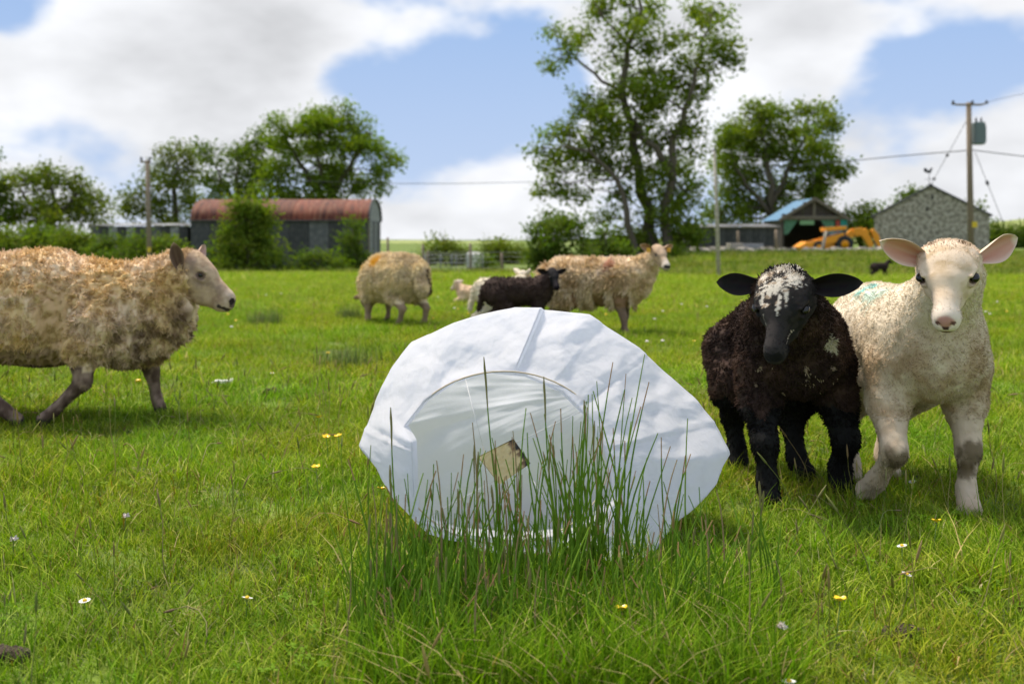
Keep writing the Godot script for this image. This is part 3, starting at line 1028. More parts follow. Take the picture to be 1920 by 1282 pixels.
func make_farm_clutter() -> void:
	var timber := textured("pole_timber", noise_tex(0.05, [[0.2, lin(0.16, 0.12, 0.085)], [0.8, lin(0.3, 0.24, 0.18)]], 4, 81, 256), 0.6, 0.9)
	var pale := textured("pale_timber", noise_tex(0.05, [[0.2, lin(0.28, 0.25, 0.2)], [0.8, lin(0.46, 0.42, 0.35)]], 4, 82, 256), 0.6, 0.9)
	var steel := paint("galvanised", lin(0.22, 0.24, 0.24), 0.5, 0.3)
	var wire := paint("wire_black", lin(0.045, 0.045, 0.05), 0.6)
	# bare pole
	var p := on_ground(1348, 38.0)
	var k := 38.0 / FP
	var pole := thing("bare_pole", "bare pale timber pole standing on the grass bank", "pole", p)
	part("shaft", tube_mesh([Vector3(0, -0.3, 0), Vector3(-0.06, 2.4, 0), Vector3(-8 * k, EYE + (HZ - 282) * k - p.y, 0)], [0.085, 0.07, 0.05], 10), pale, pole)
	part("cap_hook", tube_mesh([Vector3(-8 * k - 0.16, EYE + (HZ - 286) * k - p.y, 0), Vector3(-8 * k, EYE + (HZ - 279) * k - p.y, 0), Vector3(-8 * k + 0.13, EYE + (HZ - 284) * k - p.y, 0)], [0.02, 0.03, 0.02], 6), wire, pole)
	# left pole with insulators
	p = on_ground(280, 52.0)
	k = 52.0 / FP
	var top := EYE + (HZ - 300) * k - p.y
	pole = thing("wooden_pole", "wooden wire pole standing left of the barn", "pole", p)
	part("shaft", tube_mesh([Vector3(0, -0.3, 0), Vector3(-0.12, top, 0)], [0.14, 0.1], 10), timber, pole)
	part("crossarm", box_mesh(Vector3(0.55, 0.09, 0.09), 0.01, Vector3(-0.2, top - 0.1, 0.06)), timber, pole)
	for s in [-0.42, 0.02]:
		part("insulator", tube_mesh([Vector3(s, top - 0.06, 0.06), Vector3(s, top + 0.06, 0.06), Vector3(s, top + 0.1, 0.06), Vector3(s, top + 0.16, 0.06)], [0.03, 0.07, 0.05, 0.06], 8), wire, pole)
	part("warning_plate", box_mesh(Vector3(0.16, 0.26, 0.02), 0.004, Vector3(0.02, EYE + (HZ - 468) * k - p.y, 0.14)), paint("plate_yellow", lin(0.7, 0.5, 0.02), 0.5), pole)
	# transformer pole
	p = on_ground(1822, 62.0)
	k = 62.0 / FP
	top = EYE + (HZ - 192) * k - p.y
	pole = thing("transformer_pole", "tall electricity pole with crossarm and grey transformer in front of stone building", "electricity pole", p)
	part("shaft", tube_mesh([Vector3(0, -0.3, 0), Vector3(-0.16, top, 0)], [0.2, 0.15], 12), timber, pole)
	part("crossarm", tube_mesh([Vector3(-1.3, top - 0.12, 0.16), Vector3(-0.9, top - 0.16, 0.16), Vector3(0.55, top - 0.16, 0.16), Vector3(0.98, top - 0.02, 0.16)], [0.05, 0.07, 0.07, 0.05], 6), timber, pole)
	for s in [-1.2, 0.0, 0.88]:
		part("insulator", tube_mesh([Vector3(s, top - 0.12, 0.16), Vector3(s, top - 0.02, 0.16), Vector3(s, top + 0.03, 0.16), Vector3(s, top + 0.1, 0.16)], [0.04, 0.1, 0.06, 0.08], 8), wire, pole)
	var ty := EYE + (HZ - 250) * k - p.y
	var tr := part("transformer", box_mesh(Vector3(0.62, 1.4, 0.6), 0.06, Vector3(0.46, ty, 0.0)), paint("transformer_grey", lin(0.13, 0.17, 0.18), 0.6), pole)
	for z in [-0.2, 0.0, 0.2]:
		part("cooling_fin", box_mesh(Vector3(0.08, 1.05, 0.05), 0.01, Vector3(0.8, ty - 0.05, z)), paint("transformer_grey", lin(0.13, 0.17, 0.18), 0.6), tr)
	for s in [0.3, 0.62]:
		part("bushing", tube_mesh([Vector3(s, ty + 0.68, 0), Vector3(s, ty + 0.85, 0), Vector3(s, ty + 1.0, 0)], [0.05, 0.07, 0.03], 8), wire, tr)
	part("bracket", box_mesh(Vector3(0.5, 0.1, 0.4), 0.01, Vector3(0.22, ty - 0.6, 0)), steel, pole)
	part("warning_plate", box_mesh(Vector3(0.32, 0.36, 0.02), 0.004, Vector3(0.12, EYE + (HZ - 421) * k - p.y, 0.21)), paint("plate_yellow", lin(0.7, 0.5, 0.02), 0.5), pole)
	var stay := func(label: String, a: Vector3, b: Vector3, beads: Array) -> void:
		var o := thing("stay_wire", label, "wire", a)
		part("strand", tube_mesh([Vector3.ZERO, b - a], [0.018, 0.018], 5), wire, o)
		for t in beads:
			var c: Vector3 = (b - a) * t
			var dir := (b - a).normalized() * 0.16
			part("insulator", tube_mesh([c - dir, c, c + dir], [0.05, 0.12, 0.05], 8), wire, o)
	stay.call("stay wire slanting left from the transformer pole to the stone building's ridge", at(1812, 228, 62.0), at(1748, 343, 75.0), [0.5, 0.92])
	stay.call("stay wire slanting right and down from the transformer pole", at(1829, 285, 62.0), at(1885, 425, 60.0), [0.42])
	var span := func(label: String, pts: Array, r: float) -> void:
		var a: Vector3 = pts[0]
		var loc: Array = []
		var rad: Array = []
		for q in pts:
			loc.append(q - a)
			rad.append(r)
		var o := part("overhead_wire", tube_mesh(loc, rad, 5), wire)
		o.position = a
		tag(o, label, "wire")
	span.call("overhead wire running left from the transformer pole to the round-crowned tree", [at(1812, 282, 62), at(1750, 287, 66), at(1680, 293, 71), at(1580, 303, 80), at(1450, 312, 94)], 0.035)
	span.call("overhead wire running right from the transformer pole out of the picture", [at(1822, 281, 62), at(1870, 287, 61), at(1930, 294, 60), at(2050, 300, 58)], 0.03)
	span.call("thin overhead wire across the gap between barn and tallest tree", [at(272, 305, 52), at(480, 336, 60), at(720, 344, 70), at(860, 344, 76), at(1000, 341, 82), at(1340, 322, 95)], 0.022)
	span.call("thin wire crossing the top right corner of the sky", [at(1846, 193, 62), at(1880, 184, 58), at(1930, 174, 53)], 0.012)

	# the yellow digger
	var yel := paint("digger_yellow", lin(0.8, 0.3, 0.004), 0.45)
	var tyre := paint("tyre_black", lin(0.025, 0.025, 0.028), 0.9)
	var dk := paint("digger_dark", lin(0.04, 0.045, 0.05), 0.6)
	var glass := paint("cab_glass", Color(0.5, 0.62, 0.66, 0.35), 0.05)
	glass.transparency = BaseMaterial3D.TRANSPARENCY_ALPHA
	var d := 71.0
	k = d / FP
	p = on_ground(1570, d)
	var dig := thing("digger", "yellow digger with raised loader arm parked before the blue-roofed shed", "digger", p)
	var L := func(px: float, py: float, z: float) -> Vector3:
		return at(px, py, d) + Vector3(0, 0, z) - p
	var beam := func(called: String, pts: Array, r: float, m: Material, w: float, z: float) -> void:
		# a flat-sided arm made of boxes along the points
		var st := tool()
		st.set_smooth_group(-1)
		for i in pts.size() - 1:
			var a: Vector3 = L.call(pts[i][0], pts[i][1], z)
			var b: Vector3 = L.call(pts[i + 1][0], pts[i + 1][1], z)
			var dir := (b - a).normalized()
			var up := Vector3(0, 0, 1).cross(dir)
			var ra: float = pts[i][2] if pts[i].size() > 2 else r
			var rb: float = pts[i + 1][2] if pts[i + 1].size() > 2 else r
			for s in [-1.0, 1.0]:
				var o := Vector3(0, 0, s * w)
				quad(st, a + up * ra + o, a - up * ra + o, b - up * rb + o, b + up * rb + o)
				quad(st, a + up * ra * s + Vector3(0, 0, -w), a + up * ra * s + Vector3(0, 0, w), b + up * rb * s + Vector3(0, 0, w), b + up * rb * s + Vector3(0, 0, -w))
			quad(st, a + up * ra + Vector3(0, 0, w), a - up * ra + Vector3(0, 0, w), a - up * ra - Vector3(0, 0, w), a + up * ra - Vector3(0, 0, w))
			quad(st, b + up * rb + Vector3(0, 0, w), b - up * rb + Vector3(0, 0, w), b - up * rb - Vector3(0, 0, w), b + up * rb - Vector3(0, 0, w))
		st.generate_normals()
		part(called, st.commit(), m, dig)
	beam.call("bonnet", [[1530, 460, 0.3], [1562, 456, 0.4], [1570, 452, 0.5]], 0.4, yel, 0.5, 0.0)
	beam.call("loader_arm", [[1500, 464, 0.16], [1530, 455, 0.2], [1578, 443, 0.26]], 0.2, yel, 0.1, 0.65)
	beam.call("loader_arm", [[1500, 464, 0.16], [1530, 455, 0.2], [1578, 443, 0.26]], 0.2, yel, 0.1, -0.65)
	beam.call("bucket", [[1495, 468, 0.22], [1512, 461, 0.34]], 0.3, yel, 0.85, 0.0)
	beam.call("cab_roof", [[1543, 430, 0.13], [1583, 427, 0.12]], 0.12, yel, 0.6, 0.0)
	beam.call("cab_window", [[1549, 438, 0.2], [1577, 437, 0.24]], 0.2, glass, 0.5, 0.0)
	for q in [[1547, 432, 1552, 455], [1580, 430, 1582, 455]]:
		beam.call("cab_pillar", [[q[0], q[1]], [q[2], q[3]]], 0.06, dk, 0.54, 0.0)
	beam.call("chassis", [[1515, 470, 0.14], [1590, 468, 0.2]], 0.18, dk, 0.45, 0.0)
	beam.call("boom", [[1583, 447, 0.14], [1600, 436, 0.3], [1618, 433, 0.28], [1625, 440, 0.3]], 0.2, yel, 0.16, 0.0)
	beam.call("boom_lower", [[1616, 432, 0.22], [1626, 446, 0.24], [1634, 462, 0.16]], 0.2, yel, 0.15, 0.02)
	beam.call("dipper", [[1635, 430, 0.1], [1642, 442, 0.2], [1650, 462, 0.12]], 0.14, yel, 0.13, 0.06)
	beam.call("digging_bucket", [[1628, 470, 0.16], [1652, 468, 0.2]], 0.2, dk, 0.3, 0.0)
	for q in [[1530, 470, 0.42], [1578, 466, 0.62]]:
		for z in [0.62, -0.62]:
			var c: Vector3 = L.call(q[0], q[1], z)
			c.y = q[2] - 0.02
			var w := part("wheel", tube_mesh([c + Vector3(0, 0, -0.2), c + Vector3(0, 0, -0.15), c + Vector3(0, 0, 0.15), c + Vector3(0, 0, 0.2)], [q[2] * 0.82, q[2], q[2], q[2] * 0.82], 18), tyre, dig)
			part("rim", tube_mesh([c + Vector3(0, 0, -0.205), c + Vector3(0, 0, 0.21)], [q[2] * 0.45, q[2] * 0.45], 14), yel, w)

	# rubble, sheets and posts before the yard sheds
	var rock_mats: Array = []
	for v in 3:
		var s: float = [0.2, 0.3, 0.42][v]
		rock_mats.append(textured("rubble_%d" % v, noise_tex(0.04, [[0.2, lin(s * 0.6, s * 0.55, s * 0.48)], [0.8, lin(s, s * 0.93, s * 0.84)]], 4, 90 + v, 256), 1.2, 0.95))
	var heap := thing("rubble_heap", "long heap of pale rubble along the yard's edge", "rubble", on_ground(1480, 63.0))
	var rocks: Array = []
	for v in 4: rocks.append(rock_mesh(v + 1))
	for i in 110:
		var px := rnd(1300, 1655)
		var dd := rnd(62.0, 66.0)
		var q := on_ground(px, dd)
		var s := rnd(0.12, 0.34)
		var o := part("stone", rocks[i % 4], rock_mats[rng.randi() % 3], heap)
		o.transform = Transform3D(Basis.from_euler(Vector3(rnd(0, 6), rnd(0, 6), rnd(0, 6))).scaled(Vector3(s * 1.3, s, s)), q + Vector3(0, s * 0.4, 0) - heap.position)
	var slab := func(called: String, label: String, category: String, px: float, dd: float, size: Vector3, m: Material, b: Basis) -> void:
		var q := on_ground(px, dd)
		var o := part(called, box_mesh(size, 0.03, Vector3(0, size.y * 0.5 - 0.06, 0)), m)
		o.transform = Transform3D(b, q)
		tag(o, label, category)
	slab.call("stone_block", "large pale stone block lying in front of the black boarded shed", "stone", 1378, 64.5, Vector3(0.95, 0.75, 0.6), rock_mats[2], Basis(Vector3.UP, 0.3))
	slab.call("metal_sheet", "grey metal sheet leaning by the rubble near the black boarded shed", "metal sheet", 1410, 66.5, Vector3(1.7, 0.75, 0.08), paint("zinc_sheet", lin(0.2, 0.205, 0.22), 0.6, 0.2), Basis(Vector3.RIGHT, -0.35))
	for q in [[1385, 66.0, 1.5, 0.1, "stout old post in front of the black boarded shed's middle"], [1457, 66.5, 1.6, 0.13, "stout old post at the black boarded shed's right end"], [1540, 64.0, 1.5, 0.1, "leaning pale post in front of the digger"]]:
		var gp := on_ground(q[0], q[1])
		var o := part("timber_post", tube_mesh([Vector3(0, -0.2, 0), Vector3(0.01, q[2] * 0.6, 0), Vector3(0.02, q[2], 0)], [q[3], q[3] * 0.95, q[3] * 0.85], 8), pale if q[0] == 1540 else timber)
		o.transform = Transform3D(Basis(Vector3(0, 0, 1), -0.22 if q[0] == 1540 else 0.03), gp)
		tag(o, q[4], "post")
	# rusty container behind the standing ewe
	p = on_ground(1150, 72.0)
	var con := thing("metal_trough_shed", "low rust-and-green metal container behind the standing ewe", "container", p)
	for i in 8:
		var s := part("side_sheet", sheet(0.56, 2.05, 0.18, 0.03), textured("container_rust", noise_tex(0.03, [[0.25, lin(0.05, 0.08, 0.06)], [0.55, lin(0.10, 0.10, 0.07)], [0.8, lin(0.2, 0.09, 0.06)]], 4, 95, 256), 0.4, 0.85), con)
		place(s, Vector3(-2.3 + i * 0.575, 0, 0.01 * (i % 2)))
	part("lid", box_mesh(Vector3(4.7, 0.08, 1.8), 0.01, Vector3(0, 2.09, -0.85)), steel, con)
	part("back_panel", box_mesh(Vector3(4.6, 2.05, 0.06), 0.0, Vector3(0, 1.02, -1.7)), dk, con)

	# fence, hurdles and the white tank in the gap
	var posts: Array = [[727, 445, 62.0, "slim dark post right of the barn's gable"], [793, 458, 60.0, "fence post left of the metal hurdles"], [802, 470, 58.0, "short pale fence post beside the metal hurdles"], [882, 456, 56.0, "tall fence post in front of the white tank"], [941, 474, 57.0, "fence post right of the white tank"], [760, 476, 61.0, "short fence post behind the grazing ewe"]]
	for q in posts:
		var gp := on_ground(q[0], q[2])
		var hgt: float = EYE + (HZ - q[1]) * q[2] / FP - gp.y
		var o := part("fence_post", tube_mesh([Vector3(0, -0.2, 0), Vector3(0.01, hgt * 0.5, 0), Vector3(-0.01, hgt, 0)], [0.085, 0.08, 0.07], 8), timber)
		o.position = gp
		tag(o, q[3], "post", "posts of the far fence")
	for q in [[695, 793], [793, 882], [882, 941], [941, 1010]]:
		var a := on_ground(q[0], 58.0)
		var b := on_ground(q[1], 57.0)
		var o := thing("fence_wire", {695: "fence wires behind the grazing ewe", 793: "fence wires above the metal hurdles", 882: "fence wires in front of the white tank", 941: "fence wires left of the round dense bush"}[q[0]], "wire", a, 0.0, "wires of the far fence")
		for y in [0.35, 0.65, 0.95, 1.2]:
			part("strand", tube_mesh([Vector3(0, y, 0), Vector3((b.x - a.x) * 0.5, y - 0.03, (b.z - a.z) * 0.5), b - a + Vector3(0, y, 0)], [0.009, 0.009, 0.009], 4), steel, o)
	var hurdle := thing("metal_hurdle", "left one of the two metal hurdles behind the lying lamb", "hurdle", on_ground(826, 54.5), 0.06, "metal hurdles")
	var w := 1.7
	for y in [0.12, 0.34, 0.56, 0.78, 1.0]:
		part("rail", tube_mesh([Vector3(-w * 0.5, y, 0), Vector3(w * 0.5, y, 0)], [0.022, 0.022], 6), steel, hurdle)
	for x in [-w * 0.5, 0.0, w * 0.5]:
		part("upright", tube_mesh([Vector3(x, 0, 0), Vector3(x, 1.05, 0)], [0.03, 0.03], 6), steel, hurdle)
	var h2 := hurdle.duplicate()
	h2.name = numbered("metal_hurdle")
	add_child(h2)
	h2.position = on_ground(876, 53.5)
	h2.rotation.y = -0.12
	tag(h2, "right one of the two metal hurdles behind the lying lamb", "hurdle", "metal hurdles")
	p = on_ground(888, 66.0)
	var tank := thing("white_tank", "white plastic tank by the far fence", "tank", p)
	part("body", box_mesh(Vector3(0.95, 1.15, 0.95), 0.14, Vector3(0, 0.6, 0)), paint("tank_white", lin(0.62, 0.62, 0.6), 0.6), tank)
	part("lid", tube_mesh([Vector3(0, 1.15, 0), Vector3(0, 1.24, 0)], [0.2, 0.18], 12), steel, tank)


func rock_mesh(sd: int) -> ArrayMesh:
	var s := SphereMesh.new()
	s.radial_segments = 8
	s.rings = 5
	s.radius = 1.0
	s.height = 2.0
	var arr := s.get_mesh_arrays()
	var v: PackedVector3Array = arr[Mesh.ARRAY_VERTEX]
	for i in v.size():
		v[i] *= 1.0 + 0.45 * noise.get_noise_3d(v[i].x * 0.9 + sd * 7.0, v[i].y * 0.9, v[i].z * 0.9)
	arr[Mesh.ARRAY_VERTEX] = v
	var st := tool()
	st.set_smooth_group(-1)
	var ids: PackedInt32Array = arr[Mesh.ARRAY_INDEX]
	for i in ids: st.add_vertex(v[i])
	st.generate_normals()
	return st.commit()


# ---------------------------------------------------------------- animals
# In an animal's own axes x points forward, y up and z to its right.

func cap(a: Vector3, b: Vector3, ra: float, rb: float, k := 0.03, zs := 1.0, sub := false) -> Array:
	return [a, b, ra, rb, k, zs, sub]


func limb(joints: Array, k := 0.02) -> Array:
	var out: Array = []
	for i in joints.size() - 1:
		out.append(cap(joints[i][0], joints[i + 1][0], joints[i][1], joints[i + 1][1], k))
	# two toes
	var last: Vector3 = joints[-1][0]
	var dir := (last - (joints[-2][0] as Vector3)).normalized()
	var fwd := (dir + Vector3(0.9, 0, 0)).normalized()
	var r: float = joints[-1][1]
	for s in [-1.0, 1.0]:
		out.append(cap(last + Vector3(0, 0, s * r * 0.5), last + fwd * r * 0.75 + Vector3(0, -r * 0.1, s * r * 0.52), r * 0.5, r * 0.34, 0.004))
	return out


# A smooth union of tapered capsules meshed as surface nets and added to B (verts, col, idx).
func blob(prims: Array, cell: float, B: Dictionary, xf: Transform3D, colour: Callable, fluff = null) -> void:
	var lo := Vector3.ONE * 1e9
	var hi := -lo
	for p in prims:
		if p[6]: continue
		var r: float = maxf(p[2], p[3])
		var ext := Vector3(r, r, r * p[5])
		lo = lo.min((p[0] as Vector3) - ext).min((p[1] as Vector3) - ext)
		hi = hi.max((p[0] as Vector3) + ext).max((p[1] as Vector3) + ext)
	lo -= Vector3.ONE * cell * 3.0
	hi += Vector3.ONE * cell * 3.0
	var nx := int((hi.x - lo.x) / cell) + 2
	var ny := int((hi.y - lo.y) / cell) + 2
	var nz := int((hi.z - lo.z) / cell) + 2
	var f := PackedFloat32Array()
	f.resize(nx * ny * nz)
	f.fill(10.0)
	var sy := nx
	var sz := nx * ny
	for p in prims:
		var a: Vector3 = p[0]
		var b: Vector3 = p[1]
		var ra: float = p[2]
		var rb: float = p[3]
		var k: float = p[4]
		var iz: float = 1.0 / p[5]
		var sub: bool = p[6]
		var m := maxf(ra, rb) + k + cell * 2.5
		var mz: float = m * p[5]
		var plo := a.min(b) - Vector3(m, m, mz) - lo
		var phi := a.max(b) + Vector3(m, m, mz) - lo
		var i0 := clampi(int(plo.x / cell), 0, nx - 1)
		var i1 := clampi(int(phi.x / cell) + 1, 0, nx - 1)
		var j0 := clampi(int(plo.y / cell), 0, ny - 1)
		var j1 := clampi(int(phi.y / cell) + 1, 0, ny - 1)
		var k0 := clampi(int(plo.z / cell), 0, nz - 1)
		var k1 := clampi(int(phi.z / cell) + 1, 0, nz - 1)
		a.z *= iz
		b.z *= iz
		var ba := b - a
		var inv := 1.0 / maxf(ba.length_squared(), 1e-9)
		for kk in range(k0, k1 + 1):
			for jj in range(j0, j1 + 1):
				var at_: int = kk * sz + jj * sy + i0
				var q := Vector3(lo.x + i0 * cell, lo.y + jj * cell, (lo.z + kk * cell) * iz) - a
				for ii in range(i0, i1 + 1):
					var t := clampf(q.dot(ba) * inv, 0.0, 1.0)
					var d := (q - ba * t).length() - ra - (rb - ra) * t
					var e := f[at_]
					if sub:
						d = -d
						var h := maxf(k - absf(e - d), 0.0) / k
						f[at_] = maxf(e, d) + h * h * k * 0.25
					else:
						var h := maxf(k - absf(e - d), 0.0) / k
						f[at_] = minf(e, d) - h * h * k * 0.25
					at_ += 1
					q.x += cell
	var vid := PackedInt32Array()
	vid.resize(nx * ny * nz)
	vid.fill(-1)
	var vs := PackedVector3Array()
	var offs := [0, 1, sy, sy + 1, sz, sz + 1, sz + sy, sz + sy + 1]
	var crn := [Vector3(0, 0, 0), Vector3(1, 0, 0), Vector3(0, 1, 0), Vector3(1, 1, 0), Vector3(0, 0, 1), Vector3(1, 0, 1), Vector3(0, 1, 1), Vector3(1, 1, 1)]
	var edges := [[0, 1], [2, 3], [4, 5], [6, 7], [0, 2], [1, 3], [4, 6], [5, 7], [0, 4], [1, 5], [2, 6], [3, 7]]
	var cells := PackedInt32Array()
	for kk in nz - 1:
		for jj in ny - 1:
			var c := kk * sz + jj * sy
			for ii in nx - 1:
				var s := f[c] < 0.0
				if (f[c + 1] < 0.0) == s and (f[c + sy] < 0.0) == s and (f[c + sz] < 0.0) == s and (f[c + sy + 1] < 0.0) == s and (f[c + sz + 1] < 0.0) == s and (f[c + sz + sy] < 0.0) == s and (f[c + sz + sy + 1] < 0.0) == s:
					c += 1
					continue
				var sum := Vector3.ZERO
				var n := 0
				for e in edges:
					var va: float = f[c + offs[e[0]]]
					var vb: float = f[c + offs[e[1]]]
					if (va < 0.0) != (vb < 0.0):
						sum += (crn[e[0]] as Vector3).lerp(crn[e[1]], va / (va - vb))
						n += 1
				vid[c] = vs.size()
				cells.append(c)
				vs.append(lo + (Vector3(ii, jj, kk) + sum / n) * cell)
				c += 1
	var idx := PackedInt32Array()
	for c in cells:
		var s := f[c] < 0.0
		# edges that leave this cell's corner along x, y and z
		for ax in 3:
			var step: int = [1, sy, sz][ax]
			if (f[c + step] < 0.0) == s: continue
			var u: int = [sy, sz, 1][ax]
			var v: int = [sz, 1, sy][ax]
			if c - u - v < 0: continue
			var p0 := vid[c]
			var p1 := vid[c - u]
			var p2 := vid[c - u - v]
			var p3 := vid[c - v]
			if p0 < 0 or p1 < 0 or p2 < 0 or p3 < 0: continue
			if s: idx.append_array([p0, p2, p1, p0, p3, p2])
			else: idx.append_array([p0, p1, p2, p0, p2, p3])
	var local := vs.duplicate()
	for i in vs.size(): vs[i] = xf * vs[i]
	var nrm := normals_of(vs, idx)
	if fluff != null:
		for i in vs.size():
			vs[i] += nrm[i] * fluff.call(local[i])
		nrm = normals_of(vs, idx)
	var base: int = B.v.size()
	for i in vs.size(): B.c.append(colour.call(local[i]))
	B.v.append_array(vs)
	B.n.append_array(nrm)
	for i in idx: B.i.append(base + i)


func normals_of(vs: PackedVector3Array, idx: PackedInt32Array) -> PackedVector3Array:
	var n := PackedVector3Array()
	n.resize(vs.size())
	for t in range(0, idx.size(), 3):
		var a := idx[t]
		var b := idx[t + 1]
		var c := idx[t + 2]
		var w := (vs[c] - vs[a]).cross(vs[b] - vs[a])
		n[a] += w
		n[b] += w
		n[c] += w
	for i in n.size(): n[i] = n[i].normalized()
	return n


# a cupped leaf-shaped ear with thickness
func ear(B: Dictionary, root: Vector3, dir: Vector3, face: Vector3, length: float, width: float, inner: Color, outer: Color, rim: Color) -> void:
	dir = dir.normalized()
	var side := dir.cross(face).normalized()
	face = side.cross(dir).normalized()
	var nu := 12
	var nv := 8
	var base: int = B.v.size()
	var vs := PackedVector3Array()
	var idx := PackedInt32Array()
	for layer in 2:
		for i in nu + 1:
			var u := float(i) / nu
			var w := width * 0.5 * (0.36 + 0.72 * pow(sin(PI * clampf(u * 0.85 + 0.06, 0.0, 1.0)), 1.0)) * sqrt(maxf(0.0, 1.0 - pow(u, 3.6)))
			for j in nv + 1:
				var v := float(j) / nv * 2.0 - 1.0
				var cup := (v * v) * w * (1.15 - 0.75 * u)
				var p := root + dir * (u * length) + side * (v * w * (0.75 + 0.25 * u)) + face * (cup - length * 0.05 * sin(PI * u))
				if layer == 1: p -= face * (0.0055 * (1.0 - absf(v) * 0.55) * (1.0 - 0.4 * u) + 0.0015)
				vs.append(p)
				var edge := maxf(absf(v), u)
				B.c.append(outer if layer == 1 else (rim if edge > 0.86 else inner.lerp(rim, 0.25 + 0.25 * sin(v * 9.0 + u * 3.0) * (1.0 - u))))
	var row := nv + 1
	var half := (nu + 1) * row
	for i in nu:
		for j in nv:
			var a := i * row + j
			idx.append_array([a, a + row, a + 1, a + 1, a + row, a + row + 1])
			a += half
			idx.append_array([a, a + 1, a + row, a + 1, a + row + 1, a + row])
	for i in nu:
		for j in [0, nv]:
			var a: int = i * row + j
			idx.append_array([a, a + half, a + row, a + row, a + half, a + half + row])
	for j in nv:
		var a := nu * row + j
		idx.append_array([a, a + half, a + 1, a + 1, a + half, a + half + 1])
	B.v.append_array(vs)
	B.n.append_array(normals_of(vs, idx))
	for i in idx: B.i.append(base + i)


func head_prims(jaw := 1.0, mz := 1.0) -> Array:
	var h: Array = [
		cap(Vector3(0.12, 0.02, 0), Vector3(0.2, 0.03, 0), 0.235, 0.225, 0.1, 1.02),
		cap(Vector3(0.12, 0.08, 0), Vector3(0.42, 0.03, 0), 0.19, 0.16, 0.1, 1.0),
		cap(Vector3(0.38, 0.0, 0), Vector3(0.84, -0.125, 0), 0.165, 0.115, 0.08, 0.95 * mz),
		cap(Vector3(0.84, -0.165, 0), Vector3(0.87, -0.17, 0), 0.125, 0.12, 0.06, 1.02 * mz),
		cap(Vector3(0.12, -0.15, 0), Vector3(0.5, -0.22, 0), 0.17 * jaw, 0.13 * jaw, 0.1, 0.95),
		cap(Vector3(0.5, -0.22, 0), Vector3(0.82, -0.255, 0), 0.12, 0.075, 0.06, 0.95 * mz)]
	for s in [-1.0, 1.0]:
		h.append(cap(Vector3(0.22, -0.08, 0.1 * s), Vector3(0.4, -0.12, 0.08 * s), 0.13, 0.1, 0.08))
		h.append(cap(Vector3(0.22, 0.12, 0.13 * s), Vector3(0.34, 0.11, 0.15 * s), 0.055, 0.04, 0.06))
		h.append(cap(Vector3(0.8, -0.21, 0.045 * s * mz), Vector3(0.9, -0.21, 0.03 * s * mz), 0.085, 0.075, 0.04, mz))
		h.append(cap(Vector3(0.4, 0.035, 0.23 * s), Vector3(0.46, 0.0, 0.215 * s), 0.05, 0.036, 0.03, 1.0, true))
		h.append(cap(Vector3(0.52, -0.05, 0.2 * s), Vector3(0.66, -0.09, 0.18 * s), 0.045, 0.04, 0.05, 1.0, true))
		h.append(cap(Vector3(0.33, 0.105, 0.19 * s), Vector3(0.45, 0.092, 0.175 * s), 0.022, 0.016, 0.03))
		h.append(cap(Vector3(0.35, -0.02, 0.2 * s), Vector3(0.46, -0.03, 0.175 * s), 0.024, 0.018, 0.03))
		h.append(cap(Vector3(0.965, -0.115, 0.078 * s), Vector3(0.99, -0.16, 0.03 * s), 0.02, 0.014, 0.012, 1.0, true))
	h.append(cap(Vector3(1.0, -0.17, 0), Vector3(1.0, -0.235, 0), 0.012, 0.012, 0.01, 1.0, true))
	for s in [-1.0, 1.0]:
		h.append(cap(Vector3(0.985, -0.25, 0), Vector3(0.86, -0.255, 0.125 * s), 0.014, 0.012, 0.014, 1.0, true))
	return h


func lock_mesh(bend: float, fat: float, sd: int) -> ArrayMesh:
	# one lock of wool, a unit long along y
	var r := RandomNumberGenerator.new()
	r.seed = sd
	var pts: Array = []
	var rad: Array = []
	var wob := Vector3(r.randf_range(-1, 1), 0, r.randf_range(-1, 1)).normalized()
	for i in 5:
		var t := i / 4.0
		pts.append(Vector3(bend * t * t, t, 0) + wob * 0.10 * sin(t * 7.0))
		rad.append(fat * (1.0 - 0.62 * t * t) * (0.8 if i == 0 else 1.0) * (0.4 if i == 4 else 1.0))
	var st := tool()
	st.set_smooth_group(0)
	tube(st, pts, rad, 4)
	st.generate_normals()
	return st.commit()


var locks: Array = []


